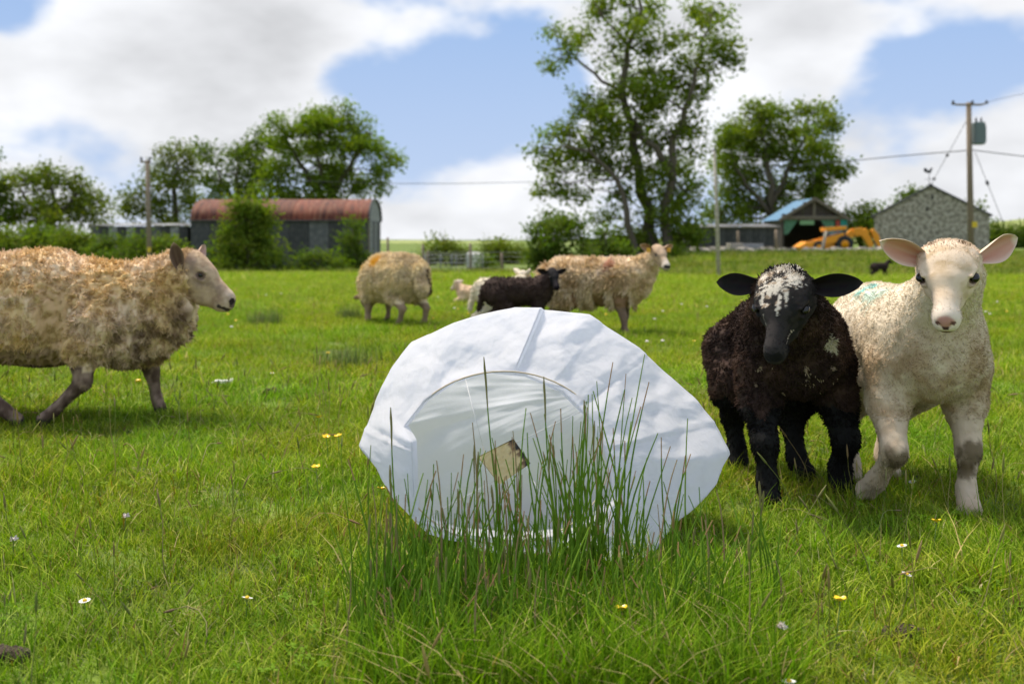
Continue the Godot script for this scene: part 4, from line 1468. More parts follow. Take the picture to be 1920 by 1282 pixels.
# Wool: locks rooted all over the body mesh where keep() allows. laid() gives a lock's [direction, length, tint].
func fleece(o: Node3D, B: Dictionary, upto: int, count: int, colour: Callable, lay: Callable, m: Material, from := 0) -> void:
	var vs: PackedVector3Array = B.v
	var ns: PackedVector3Array = B.n
	var idx: PackedInt32Array = B.i
	var area := PackedFloat32Array()
	var total := 0.0
	var tris := PackedInt32Array()
	for t in range(0, idx.size(), 3):
		if idx[t] >= upto or idx[t] < from: continue
		total += (vs[idx[t + 1]] - vs[idx[t]]).cross(vs[idx[t + 2]] - vs[idx[t]]).length()
		area.append(total)
		tris.append(t)
	var places: Array = [[], [], []]
	var tints: Array = [[], [], []]
	for i in count:
		var t := tris[area.bsearch(rng.randf() * total)]
		var u := rng.randf()
		var v := rng.randf()
		if u + v > 1.0:
			u = 1.0 - u
			v = 1.0 - v
		var p := vs[idx[t]] * (1.0 - u - v) + vs[idx[t + 1]] * u + vs[idx[t + 2]] * v
		var n := ns[idx[t]]
		var l: Array = lay.call(p, n)
		if l.is_empty(): continue
		var dir: Vector3 = l[0]
		var y := dir.normalized()
		var x := y.cross(n + any_dir() * 0.4).normalized()
		var len: float = l[1]
		var fat: float = l[2]
		var b := Basis(x * fat, y * len, x.cross(y) * fat)
		var k := i % 3
		places[k].append(Transform3D(b, p - n * 0.004))
		var c: Color = colour.call(p)
		var g := rnd(0.82, 1.2)
		tints[k].append(Color(c.r * g, c.g * g, c.b * g * rnd(0.92, 1.05)))
	var holder := Node3D.new()
	holder.name = "fleece"
	holder.set_meta("kind", "stuff")
	o.add_child(holder, true)
	for k in 3:
		if places[k].is_empty(): continue
		var mm := multi(locks[k], places[k], tints[k], m)
		mm.name = "wool"
		holder.add_child(mm, true)


func commit_body(B: Dictionary, m: Material, o: Node3D) -> void:
	var arr := []
	arr.resize(Mesh.ARRAY_MAX)
	arr[Mesh.ARRAY_VERTEX] = B.v
	arr[Mesh.ARRAY_NORMAL] = B.n
	arr[Mesh.ARRAY_COLOR] = B.c
	arr[Mesh.ARRAY_INDEX] = B.i
	var mesh := ArrayMesh.new()
	mesh.add_surface_from_arrays(Mesh.PRIMITIVE_TRIANGLES, arr)
	part("body", mesh, m, o)


func new_body() -> Dictionary:
	return {"v": PackedVector3Array(), "n": PackedVector3Array(), "c": PackedColorArray(), "i": PackedInt32Array()}


func head_frame(origin: Vector3, dir: Vector3, roll: float, length: float, wide: float, tall := 1.0) -> Transform3D:
	var x := dir.normalized()
	var z := x.cross(Vector3.UP).normalized()
	var y := z.cross(x).normalized()
	z = z.rotated(x, roll)
	y = y.rotated(x, roll)
	return Transform3D(Basis(x * length, y * length * tall, z * length * wide), origin)


func eyes(o: Node3D, h: Transform3D, c: Color, r := 0.05, out := 0.19) -> void:
	var s := SphereMesh.new()
	s.radius = 1.0
	s.height = 2.0
	s.radial_segments = 14
	s.rings = 8
	var m := paint("eye_%s" % c.to_html(false), c, 0.08)
	for side in [-1.0, 1.0]:
		var e := part("eye", s, m, o)
		var l := h.basis.x.length()
		e.transform = Transform3D(h.basis.orthonormalized().scaled_local(Vector3(r * l * 1.15, r * l * 0.8, r * l * 0.9)), h * Vector3(0.398, 0.038, out * side))


func spot(p: Vector2, c: Vector2, r: Vector2, w := 0.35, f := 14.0) -> float:
	var q := (p - c) / r
	return q.length() + w * fine.get_noise_2d(p.x * f, p.y * f) + w * 0.6 * fine.get_noise_2d(p.x * f * 2.7 + 9.0, p.y * f * 2.7)


func std_legs(s: float, fx: float, hx: float, z: float, step := 0.0) -> Array:
	# four standing legs for a sheep whose body is s metres high at the elbow
	var out: Array = []
	for q in [[1.0, step], [-1.0, -step]]:
		var g: float = q[0]
		var t: float = q[1]
		out.append_array(limb([[Vector3(fx + 0.02, s * 1.35, z * 0.8 * g), 0.24 * s], [Vector3(fx, s * 1.0, z * g), 0.19 * s], [Vector3(fx + 0.02 + t * 0.5, s * 0.58, z * g), 0.105 * s], [Vector3(fx + 0.02 + t, s * 0.2, z * g), 0.08 * s], [Vector3(fx + 0.05 + t, s * 0.06, z * g), 0.105 * s]]))
		out.append_array(limb([[Vector3(hx, s * 1.45, z * 0.75 * g), 0.4 * s], [Vector3(hx + 0.07, s * 1.05, z * g), 0.27 * s], [Vector3(hx - 0.09 - t * 0.5, s * 0.62, z * g), 0.115 * s], [Vector3(hx - 0.05 - t, s * 0.2, z * g), 0.085 * s], [Vector3(hx - 0.01 - t, s * 0.06, z * g), 0.105 * s]]))
	return out


func make_animals() -> void:
	for k in 3: locks.append(lock_mesh([0.25, -0.15, 0.4][k], 1.0, 200 + k))
	var hide := paint("hide", Color.WHITE, 0.85)
	hide.vertex_color_use_as_albedo = true
	hide.metallic_specular = 0.3
	hide.normal_enabled = true
	hide.normal_texture = bump_tex(0.09, 5.0, 4, 71, 512)
	hide.normal_scale = 0.7
	hide.uv1_triplanar = true
	hide.uv1_scale = Vector3.ONE * 9.0
	var wool := paint("wool", Color.WHITE, 0.95)
	wool.vertex_color_use_as_albedo = true
	wool.metallic_specular = 0.15
	wool.backlight_enabled = true
	wool.backlight = Color(0.5, 0.45, 0.38)
	left_ewe(hide, wool)
	white_lamb(hide, wool)
	black_lamb(hide, wool)
	standing_ewe(hide, wool)
	grazing_ewe(hide, wool)
	far_lambs(hide, wool)


func left_ewe(hide: Material, wool: Material) -> void:
	var o := thing("ewe", "large cream ewe walking in from the left with shaggy dirty fleece", "sheep", Vector3(-1.855, ground_y(-1.85, -4.05), -4.05), 0.03, "sheep in the field")
	var B := new_body()
	var body: Array = [
		cap(Vector3(-0.44, 0.445, 0), Vector3(-0.05, 0.455, 0), 0.21, 0.222, 0.06, 0.92),
		cap(Vector3(-0.05, 0.455, 0), Vector3(0.24, 0.435, 0), 0.222, 0.19, 0.06, 0.9),
		cap(Vector3(0.24, 0.43, 0), Vector3(0.36, 0.45, 0), 0.19, 0.165, 0.06, 0.85),
		cap(Vector3(0.34, 0.47, 0), Vector3(0.49, 0.585, 0), 0.165, 0.1, 0.06, 0.8),
		cap(Vector3(0.3, 0.33, 0), Vector3(0.43, 0.42, 0), 0.12, 0.12, 0.06, 0.9),
		cap(Vector3(0.2, 0.37, 0.1), Vector3(0.16, 0.32, 0.13), 0.13, 0.085, 0.05),
		cap(Vector3(0.24, 0.36, -0.1), Vector3(0.3, 0.29, -0.12), 0.12, 0.08, 0.05)]
	body.append_array(limb([[Vector3(0.155, 0.31, 0.13), 0.07], [Vector3(0.168, 0.178, 0.15), 0.031], [Vector3(0.065, 0.075, 0.155), 0.02], [Vector3(0.015, 0.03, 0.155), 0.028]]))
	body.append_array(limb([[Vector3(0.31, 0.3, -0.12), 0.075], [Vector3(0.345, 0.18, -0.12), 0.03], [Vector3(0.365, 0.07, -0.12), 0.021], [Vector3(0.38, 0.026, -0.12), 0.028]]))
	body.append_array(limb([[Vector3(-0.44, 0.42, 0.1), 0.16], [Vector3(-0.3, 0.33, 0.13), 0.1], [Vector3(-0.28, 0.2, 0.14), 0.036], [Vector3(-0.14, 0.07, 0.15), 0.023], [Vector3(-0.09, 0.028, 0.15), 0.029]]))
	body.append_array(limb([[Vector3(-0.44, 0.42, -0.1), 0.16], [Vector3(-0.36, 0.31, -0.13), 0.09], [Vector3(-0.5, 0.2, -0.13), 0.04], [Vector3(-0.48, 0.065, -0.13), 0.027], [Vector3(-0.44, 0.02, -0.13), 0.034]]))
	body.append(cap(Vector3(-0.63, 0.5, 0), Vector3(-0.68, 0.3, 0), 0.05, 0.04))
	var fleece_col := func(p: Vector3) -> Color:
		var a := noise.get_noise_3d(p.x * 4.0, p.y * 4.0, p.z * 4.0)
		var b := noise.get_noise_3d(p.x * 13.0 + 5.0, p.y * 9.0, p.z * 13.0)
		var c := Color(0.76, 0.56, 0.32).lerp(Color(0.84, 0.65, 0.45), clampf(0.5 + a * 1.6, 0.0, 1.0))
		c = c.lerp(Color(0.74, 0.5, 0.2), clampf(0.15 - a * 1.4 + b * 0.8, 0.0, 1.0) * 0.8)
		# soiled wool on breast and shoulder
		var browning := clampf((p.x - 0.08) * 4.0, 0.0, 1.0) * clampf((0.52 - p.y) * 5.0 + (p.x - 0.3) * 1.5, 0.0, 1.0)
		c = c.lerp(Color(0.2, 0.125, 0.07), clampf(browning * (0.38 + b * 2.0), 0.0, 0.85))
		# the rubbed bare patch behind the shoulder
		var bare := spot(Vector2(p.x, p.y), Vector2(0.06, 0.42), Vector2(0.07, 0.13), 0.2, 12.0)
		if bare < 1.0 and p.z > 0.0: c = Color(0.6, 0.41, 0.22)
		return c
	var col := func(p: Vector3) -> Color:
		if p.y < 0.035: return Color(0.05, 0.04, 0.035)
		var leg := p.y < 0.235 and not (p.x > 0.18 and p.y > 0.21) or p.y < 0.22
		if leg:
			var n := noise.get_noise_3d(p.x * 22.0, p.y * 16.0, p.z * 22.0)
			return Color(0.115, 0.075, 0.055).lerp(Color(0.36, 0.26, 0.2), clampf(0.22 + n * 1.7, 0.0, 1.0))
		if p.y < 0.31 and p.x < 0.1: return Color(0.4, 0.28, 0.16)
		return fleece_col.call(p)
	var fluff := func(p: Vector3) -> float:
		if p.y < 0.24: return 0.0
		var up := clampf((p.y - 0.5) * 8.0, 0.0, 1.0)
		return lerpf(0.03, 0.016, up) * (noise.get_noise_3d(p.x * 20.0, p.y * lerpf(8.0, 18.0, up), p.z * 20.0)) + 0.01 * fine.get_noise_3d(p.x * 42.0, p.y * 22.0, p.z * 42.0)
	blob(body, 0.0115, B, Transform3D(), col, fluff)
	var upto: int = B.v.size()
	var h := head_frame(Vector3(0.5, 0.625, 0.0), Vector3(0.9, -0.41, 0.08), 0.0, 0.272, 1.0, 1.12)
	var hcol := func(p: Vector3) -> Color:
		var n := noise.get_noise_3d(p.x * 7.0, p.y * 7.0, p.z * 7.0)
		var c := Color(0.42, 0.29, 0.19).lerp(Color(0.58, 0.43, 0.29), clampf(0.5 + n * 1.3, 0.0, 1.0))
		c = c.lerp(Color(0.27, 0.19, 0.155), clampf(noise.get_noise_3d(p.x * 4.0 + 3.0, p.y * 5.0, p.z * 4.0) * 1.5, 0.0, 0.7))
		if p.x > 0.8 or (p.x > 0.72 and p.y < -0.2): c = c.lerp(Color(0.62, 0.5, 0.4), clampf((p.x - 0.72) * 5.0, 0.0, 0.8) * (0.6 + n))
		if p.x > 0.95 and p.y < -0.1 and p.y > -0.2: c = Color(0.16, 0.11, 0.1)
		if Vector3(p.x - 0.955, (p.y + 0.125), absf(p.z) - 0.07).length() < 0.05: c = Color(0.03, 0.022, 0.02)
		if absf(p.y + 0.252) < 0.022 and p.x > 0.8: c = Color(0.07, 0.05, 0.045)
		if Vector3((p.x - 0.41) * 0.7, p.y - 0.035, (absf(p.z) - 0.2)).length() < 0.055: c = Color(0.2, 0.14, 0.11)
		if p.x < 0.1: c = c.lerp(Color(0.4, 0.26, 0.12), 0.7)
		return c
	blob(head_prims(1.08), 0.0165, B, h, hcol)
	var headed: int = B.v.size()
	ear(B, h * Vector3(0.08, 0.0, 0.22), Vector3(-0.12, 0.95, 0.3), Vector3(0.35, -0.1, 0.9), 0.112, 0.06, Color(0.1, 0.055, 0.04), Color(0.42, 0.31, 0.22), Color(0.3, 0.2, 0.14))
	ear(B, h * Vector3(0.08, 0.14, -0.2), Vector3(0.25, 0.55, -0.8), Vector3(0.9, 0.0, 0.3), 0.1, 0.055, Color(0.5, 0.3, 0.26), Color(0.5, 0.36, 0.28), Color(0.52, 0.38, 0.3))
	commit_body(B, hide, o)
	eyes(o, h, Color(0.08, 0.06, 0.035), 0.032, 0.2)
	hair(o, B, upto, headed, h, hcol, 9000, 0.01, 0.0011, wool)
	var lay := func(p: Vector3, n: Vector3) -> Array:
		if p.y < 0.04: return []
		if p.y < 0.22 or (p.y < 0.245 and p.x < 0.24): return [n * 0.25 + Vector3(0, -0.9, 0) + any_dir() * 0.25, rnd(0.006, 0.012), rnd(0.0008, 0.0014)]
		if p.y < 0.31 and n.y < -0.3 and p.x < 0.12: return []
		if p.x > 0.545: return []
		var bare := spot(Vector2(p.x, p.y), Vector2(0.06, 0.40), Vector2(0.065, 0.13), 0.2, 12.0) < 1.0 and p.z > 0.0
		if bare: return [n * 0.2 + Vector3(-0.3, -0.9, 0) + any_dir() * 0.2, rnd(0.006, 0.014), rnd(0.0012, 0.002)]
		var sw := Vector3(noise.get_noise_3d(p.x * 9.0, p.y * 9.0, 1.0), 0.0, noise.get_noise_3d(p.x * 9.0, 7.0, p.z * 9.0))
		var e := 0.008
		var q := p * 24.0
		var c0 := noise.get_noise_3d(q.x, q.y * 0.6, q.z)
		var grad := Vector3(noise.get_noise_3d(q.x + e * 24.0, q.y * 0.6, q.z) - c0, noise.get_noise_3d(q.x, q.y * 0.6 + e * 14.0, q.z) - c0, noise.get_noise_3d(q.x, q.y * 0.6, q.z + e * 24.0) - c0) * 4.5
		var dir := grad + n * (0.75 if n.y > 0.55 else 0.42) + Vector3(-0.12, -0.75, 0) * (1.0 - clampf(n.y, 0.0, 0.8)) + sw * 0.9 + any_dir() * 0.3
		return [dir, rnd(0.012, 0.026) * (1.0 + 0.8 * maxf(0.0, c0)), rnd(0.0011, 0.0022)]
	fleece(o, B, upto, 120000, col, lay, wool)
	# tags of loose wool hanging under the breast
	return


func white_lamb(hide: Material, wool: Material) -> void:
	var w0 := Vector3(1.135, 0, -2.85)
	w0.y = ground_y(w0.x, w0.z)
	var o := thing("lamb", "white lamb with pink ears walking towards us beside the black-faced one", "sheep", w0, -PI / 2, "sheep in the field")
	var B := new_body()
	var body: Array = [
		cap(Vector3(-0.24, 0.47, 0), Vector3(0.1, 0.465, 0), 0.132, 0.14, 0.05, 1.0),
		cap(Vector3(0.1, 0.465, 0), Vector3(0.14, 0.455, 0), 0.14, 0.132, 0.05, 1.03),
		cap(Vector3(-0.28, 0.45, 0), Vector3(-0.2, 0.44, 0), 0.13, 0.138, 0.05, 1.0),
		cap(Vector3(0.14, 0.49, 0.0), Vector3(0.3, 0.64, 0.005), 0.115, 0.075, 0.06),
		cap(Vector3(0.16, 0.43, 0), Vector3(0.18, 0.41, 0), 0.11, 0.1, 0.06)]
	body.append_array(limb([[Vector3(0.14, 0.39, -0.09), 0.08], [Vector3(0.135, 0.3, -0.1), 0.054], [Vector3(0.185, 0.175, -0.088), 0.028], [Vector3(0.2, 0.07, -0.075), 0.0205], [Vector3(0.225, 0.026, -0.072), 0.033]], 0.03))
	body.append_array(limb([[Vector3(0.14, 0.39, 0.095), 0.08], [Vector3(0.155, 0.3, 0.115), 0.054], [Vector3(0.235, 0.18, 0.13), 0.029], [Vector3(0.15, 0.088, 0.145), 0.022], [Vector3(0.105, 0.052, 0.155), 0.03]], 0.03))
	body.append_array(limb([[Vector3(-0.22, 0.42, 0.07), 0.115], [Vector3(-0.14, 0.31, 0.1), 0.085], [Vector3(-0.24, 0.175, 0.115), 0.036], [Vector3(-0.17, 0.07, 0.115), 0.029], [Vector3(-0.135, 0.026, 0.115), 0.034]], 0.03))
	body.append_array(limb([[Vector3(-0.22, 0.42, -0.07), 0.115], [Vector3(-0.18, 0.31, -0.1), 0.08], [Vector3(-0.3, 0.175, -0.06), 0.036], [Vector3(-0.25, 0.07, -0.03), 0.029], [Vector3(-0.22, 0.026, -0.03), 0.034]], 0.03))
	body.append(cap(Vector3(-0.38, 0.5, 0), Vector3(-0.42, 0.32, 0), 0.032, 0.026))
	var col := func(p: Vector3) -> Color:
		var n := noise.get_noise_3d(p.x * 7.0, p.y * 7.0, p.z * 7.0)
		var b := noise.get_noise_3d(p.x * 26.0, p.y * 26.0, p.z * 26.0)
		var c := Color(0.78, 0.68, 0.53)
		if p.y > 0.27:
			# breast and shoulder wool, browner towards the front and bottom
			var browning := clampf((p.x + 0.02) * 5.0, 0.0, 1.0) * clampf((0.56 - p.y) * 7.0, 0.0, 1.0)
			c = c.lerp(Color(0.46, 0.33, 0.205), clampf(browning * (0.75 + n * 0.9 + b * 0.5), 0.0, 0.95))
		else:
			c = Color(0.64, 0.52, 0.39).lerp(Color(0.5, 0.37, 0.25), clampf(n * 1.5 + b, 0.0, 0.6))
		for k in [[0.215, 0.165, -0.085, 0.05], [0.27, 0.165, 0.135, 0.045], [0.2, 0.12, -0.08, 0.035]]:
			var q: float = Vector3(p.x - k[0], p.y - k[1], p.z - k[2]).length() / k[3] + b * 0.7
			if q < 1.0: c = c.lerp(Color(0.12, 0.085, 0.045), clampf((1.0 - q) * 2.0, 0.0, 0.85))
		if p.y < 0.03: c = c.lerp(Color(0.36, 0.26, 0.17), 0.6)
		# blue-green marker
		var m := spot(Vector2(p.x, p.z), Vector2(-0.16, 0.06), Vector2(0.05, 0.035), 0.5, 18.0)
		if p.y > 0.5:
			c = c.lerp(Color(0.07, 0.48, 0.47), clampf((1.0 - m) * 1.1, 0.0, 0.8))
			m = spot(Vector2(p.x, p.z), Vector2(-0.03, 0.085), Vector2(0.11, 0.04), 0.5, 18.0)
			c = c.lerp(Color(0.3, 0.6, 0.56), clampf((1.0 - m) * 0.9, 0.0, 0.5))
		return c
	var fluff := func(p: Vector3) -> float:
		if p.y < 0.27: return 0.002 * fine.get_noise_3d(p.x * 60.0, p.y * 60.0, p.z * 60.0)
		return 0.004 * noise.get_noise_3d(p.x * 16.0, p.y * 16.0, p.z * 16.0) + 0.0015 * fine.get_noise_3d(p.x * 70.0, p.y * 70.0, p.z * 70.0)
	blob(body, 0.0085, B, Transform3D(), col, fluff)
	var upto: int = B.v.size()
	var h := head_frame(Vector3(0.315, 0.692, 0.02), Vector3(0.70, -0.6, 0.36), 0.02, 0.226, 1.4)
	var hcol := func(p: Vector3) -> Color:
		var n := noise.get_noise_3d(p.x * 6.0, p.y * 6.0, p.z * 6.0)
		var c := Color(0.77, 0.62, 0.48).lerp(Color(0.56, 0.42, 0.27), clampf(0.25 + n * 1.8, 0.0, 1.0) * clampf(1.1 - absf(p.x - 0.3) * 2.0, 0.0, 1.0))
		if p.x > 0.7: c = c.lerp(Color(0.78, 0.68, 0.58), clampf((p.x - 0.7) * 6.0, 0.0, 0.9))
		var nose := Vector2((p.y + 0.125) / 0.095, p.z / (0.075 - clampf(-(p.y + 0.11), 0.0, 0.1) * 0.6)).length() + 0.15 * n
		if p.x > 0.88 and nose < 1.0: c = c.lerp(Color(0.50, 0.27, 0.22), clampf((1.0 - nose) * 4.0, 0.0, 1.0))
		for s in [-1.0, 1.0]:
			if Vector3(p.x - 0.975, p.y + 0.125, p.z - 0.066 * s).length() < 0.03: c = Color(0.16, 0.08, 0.07)
			if Vector3((p.x - 0.45) * 0.7, p.y - 0.0, p.z - 0.185 * s).length() < 0.06: c = c.lerp(Color(0.42, 0.3, 0.24), 0.6)
			if Vector3((p.x - 0.41) * 0.7, p.y - 0.035, (p.z - 0.2 * s)).length() < 0.058: c = Color(0.22, 0.14, 0.12)
			var hornbud := Vector2((p.x - 0.06) / 0.022, (p.z - 0.12 * s) / 0.05).length()
			if p.y > 0.15 and hornbud < 1.0: c = Color(0.2, 0.13, 0.08)
		if p.x > 0.96 and p.y < -0.165 and p.y > -0.205 and absf(p.z) < 0.022: c = Color(0.09, 0.05, 0.045)
		if absf(p.y + 0.253) < 0.02 and p.x > 0.82 and absf(p.z) < 0.12: c = Color(0.2, 0.12, 0.1)
		return c
	blob(head_prims(0.92, 0.78), 0.0145, B, h, hcol)
	var headed: int = B.v.size()
	var pink := Color(0.60, 0.28, 0.21)
	ear(B, h * Vector3(0.08, 0.06, 0.19), Vector3(0.35, 0.34, 1.0), Vector3(0.9, -0.25, 0.2), 0.142, 0.07, pink, Color(0.7, 0.58, 0.45), Color(0.74, 0.60, 0.48))
	ear(B, h * Vector3(0.08, 0.06, -0.19), Vector3(-0.3, 0.4, -1.0), Vector3(0.9, -0.25, 0.1), 0.142, 0.07, pink, Color(0.7, 0.58, 0.45), Color(0.74, 0.60, 0.48))
	commit_body(B, hide, o)
	eyes(o, h, Color(0.03, 0.018, 0.015), 0.058, 0.195)
	hair(o, B, upto, headed, h, hcol, 20000, 0.009, 0.0008, wool)
	var lay := func(p: Vector3, n: Vector3) -> Array:
		var leg := p.y < 0.26
		if p.y < 0.035: return []
		var sw := Vector3(noise.get_noise_3d(p.x * 24.0, p.y * 24.0, p.z * 24.0), noise.get_noise_3d(p.x * 24.0 + 7.0, p.y * 24.0, p.z * 24.0), noise.get_noise_3d(p.x * 24.0, p.y * 24.0, p.z * 24.0 + 9.0))
		if leg: return [n * 0.3 + Vector3(0, -0.9, 0) + any_dir() * 0.25, rnd(0.006, 0.011), rnd(0.0008, 0.0014)]
		return [n * 0.75 + Vector3(-0.1, -0.4, 0) + sw * 0.7 + any_dir() * 0.3, rnd(0.005, 0.010), rnd(0.0006, 0.0012)]
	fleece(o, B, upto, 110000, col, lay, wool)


func black_lamb(hide: Material, wool: Material) -> void:
	var w0 := Vector3(0.795, 0, -2.95)
	w0.y = ground_y(w0.x, w0.z)
	var o := thing("lamb", "black woolly lamb with white blaze on its face, next to the lantern", "sheep", w0, -1.52, "sheep in the field")
	var B := new_body()
	var body: Array = [
		cap(Vector3(-0.165, 0.435, 0), Vector3(0.1, 0.437, 0), 0.11, 0.12, 0.05, 0.98),
		cap(Vector3(0.1, 0.437, 0), Vector3(0.15, 0.425, 0), 0.12, 0.115, 0.05, 1.1),
		cap(Vector3(0.16, 0.44, 0.02), Vector3(0.33, 0.565, 0.095), 0.13, 0.088, 0.07),
		cap(Vector3(0.17, 0.41, 0), Vector3(0.185, 0.4, 0), 0.1, 0.09, 0.05)]
	body.append_array(limb([[Vector3(0.14, 0.36, 0.095), 0.08], [Vector3(0.15, 0.28, 0.108), 0.054], [Vector3(0.215, 0.17, 0.112), 0.031], [Vector3(0.225, 0.07, 0.108), 0.023], [Vector3(0.245, 0.028, 0.108), 0.03]], 0.03))
	body.append_array(limb([[Vector3(0.12, 0.36, -0.1), 0.08], [Vector3(0.12, 0.28, -0.122), 0.054], [Vector3(0.155, 0.165, -0.138), 0.033], [Vector3(0.1, 0.075, -0.142), 0.026], [Vector3(0.105, 0.03, -0.142), 0.034]], 0.03))
	body.append_array(limb([[Vector3(-0.2, 0.37, 0.07), 0.11], [Vector3(-0.14, 0.28, 0.09), 0.08], [Vector3(-0.23, 0.17, 0.08), 0.031], [Vector3(-0.215, 0.07, 0.07), 0.023], [Vector3(-0.2, 0.026, 0.07), 0.034]], 0.03))
	body.append_array(limb([[Vector3(-0.2, 0.37, -0.07), 0.11], [Vector3(-0.1, 0.28, -0.1), 0.08], [Vector3(-0.12, 0.17, -0.075), 0.032], [Vector3(-0.06, 0.07, -0.07), 0.024], [Vector3(-0.035, 0.026, -0.085), 0.034]], 0.03))
	body.append(cap(Vector3(-0.35, 0.44, 0.02), Vector3(-0.4, 0.26, 0.04), 0.032, 0.028))
	var col := func(p: Vector3) -> Color:
		var n := noise.get_noise_3d(p.x * 8.0, p.y * 8.0, p.z * 8.0)
		var c := Color(0.032, 0.021, 0.018).lerp(Color(0.075, 0.045, 0.033), clampf(0.35 + n * 1.3, 0.0, 1.0))
		if p.y + 0.05 * n < 0.25: c = Color(0.014, 0.0125, 0.0125)
		# pale tufts on the breast
		var b := noise.get_noise_3d(p.x * 22.0 + 3.0, p.y * 22.0, p.z * 22.0)
		var chest := Vector2((p.y - 0.345) / 0.045, (p.z - 0.02) / 0.15).length()
		if p.x > 0.2 and chest < 1.0 and b > 0.36: c = Color(0.45, 0.35, 0.25)
		if p.x > 0.24 and Vector2((p.y - 0.44) / 0.022, (p.z + 0.045) / 0.022).length() < 1.0 + b: c = Color(0.5, 0.46, 0.34)
		return c
	var fluff := func(p: Vector3) -> float:
		if p.y < 0.2: return 0.002 * fine.get_noise_3d(p.x * 50.0, p.y * 50.0, p.z * 50.0)
		return 0.008 * noise.get_noise_3d(p.x * 22.0, p.y * 22.0, p.z * 22.0) + 0.005 * fine.get_noise_3d(p.x * 60.0, p.y * 60.0, p.z * 60.0)
	blob(body, 0.0085, B, Transform3D(), col, fluff)
	var upto: int = B.v.size()
	var h := head_frame(Vector3(0.355, 0.606, 0.092), Vector3(0.6, -0.68, 0.42), 0.0, 0.228, 1.42)
	var marks: Array = [
		[Vector2(0.1, 0.15), Vector2(0.09, 0.07)], [Vector2(0.14, -0.1), Vector2(0.1, 0.065)], [Vector2(0.02, 0.02), Vector2(0.07, 0.13)], [Vector2(0.3, 0.045), Vector2(0.075, 0.105)], [Vector2(0.22, 0.0), Vector2(0.05, 0.06)],
		[Vector2(0.39, 0.125), Vector2(0.07, 0.022)], [Vector2(0.47, 0.09), Vector2(0.02, 0.035)], [Vector2(0.45, -0.015), Vector2(0.11, 0.017)], [Vector2(0.4, -0.07), Vector2(0.06, 0.015)], [Vector2(0.62, 0.115), Vector2(0.06, 0.018)]]
	var hcol := func(p: Vector3) -> Color:
		var n := noise.get_noise_3d(p.x * 9.0, p.y * 9.0, p.z * 9.0)
		var c := Color(0.018, 0.016, 0.017).lerp(Color(0.04, 0.033, 0.032), clampf(0.4 + n * 1.2, 0.0, 1.0))
		if p.x > 0.5 and p.y > -0.18 and n > -0.1: c = Color(0.034, 0.028, 0.029)
		if p.y > -0.12:
			for m in marks:
				var k := clampf((1.12 - spot(Vector2(p.x, p.z), m[0], m[1], 0.5, 15.0)) * 3.5, 0.0, 1.0)
				if k > 0.0: c = c.lerp(Color(0.62, 0.57, 0.5) if n > -0.2 else Color(0.36, 0.28, 0.21), k)
		if spot(Vector2(p.x, p.y), Vector2(0.66, -0.13), Vector2(0.09, 0.02), 0.5, 16.0) < 1.0 and p.z < -0.05: c = Color(0.55, 0.48, 0.4)
		if p.x > 0.93 and p.y < -0.08 and p.y > -0.19: c = Color(0.01, 0.009, 0.009)
		if absf(p.y + 0.253) < 0.018 and p.x > 0.85: c = Color(0.008, 0.007, 0.007)
		return c
	blob(head_prims(1.0, 0.66), 0.0145, B, h, hcol)
	var headed: int = B.v.size()
	var dk := Color(0.012, 0.010, 0.011)
	# ears stand out sideways, along the head's own side axis
	var sx := h.basis.z.normalized()
	var fw := Vector3(0.9, -0.1, 0.25)
	ear(B, h * Vector3(0.05, 0.06, 0.19), sx + Vector3(0, 0.02, 0), fw, 0.13, 0.066, dk, Color(0.03, 0.024, 0.022), Color(0.025, 0.02, 0.02))
	ear(B, h * Vector3(0.05, 0.06, -0.19), -sx + Vector3(0, 0.08, 0), fw, 0.13, 0.066, dk, Color(0.03, 0.024, 0.022), Color(0.025, 0.02, 0.02))
	commit_body(B, hide, o)
	eyes(o, h, Color(0.1, 0.095, 0.08), 0.054, 0.195)
	hair(o, B, upto, headed, h, hcol, 20000, 0.009, 0.0009, wool)
	var lay := func(p: Vector3, n: Vector3) -> Array:
		if p.y < 0.035: return []
		var sw := Vector3(noise.get_noise_3d(p.x * 20.0, p.y * 20.0, p.z * 20.0), noise.get_noise_3d(p.x * 20.0 + 7.0, p.y * 20.0, p.z * 20.0), noise.get_noise_3d(p.x * 20.0, p.y * 20.0, p.z * 20.0 + 9.0))
		if p.y < 0.2: return [n * 0.5 + Vector3(0, -0.8, 0) + any_dir() * 0.3, rnd(0.008, 0.014), rnd(0.001, 0.0018)]
		return [n * 0.7 + Vector3(-0.05, -0.35, 0) + sw * 1.5 + any_dir() * 0.4, rnd(0.007, 0.015), rnd(0.0011, 0.0022)]
	fleece(o, B, upto, 70000, col, lay, wool)
	# curly white wool on the poll
	var curl := new_body()
	blob([cap(Vector3(0.0, 0.17, -0.08), Vector3(0.0, 0.17, 0.1), 0.055, 0.055, 0.03), cap(Vector3(-0.06, 0.12, 0), Vector3(-0.03, 0.12, 0.03), 0.09, 0.09, 0.03)], 0.02, curl, h, hcol, func(p: Vector3) -> float: return 0.006 * fine.get_noise_3d(p.x * 12.0, p.y * 12.0, p.z * 12.0))
	var hinv := h.affine_inverse()
	var top_col := func(p: Vector3) -> Color:
		var q := hinv * p
		return Color(0.6, 0.55, 0.48) if fine.get_noise_2d(q.x * 9.0, q.z * 9.0) > -0.25 and absf(q.z) < 0.1 else Color(0.03, 0.026, 0.03)
	var m := MeshInstance3D.new()
	var arr := []
	arr.resize(Mesh.ARRAY_MAX)
	for i in curl.v.size(): curl.c[i] = top_col.call(curl.v[i])
	arr[Mesh.ARRAY_VERTEX] = curl.v
	arr[Mesh.ARRAY_NORMAL] = curl.n
	arr[Mesh.ARRAY_COLOR] = curl.c
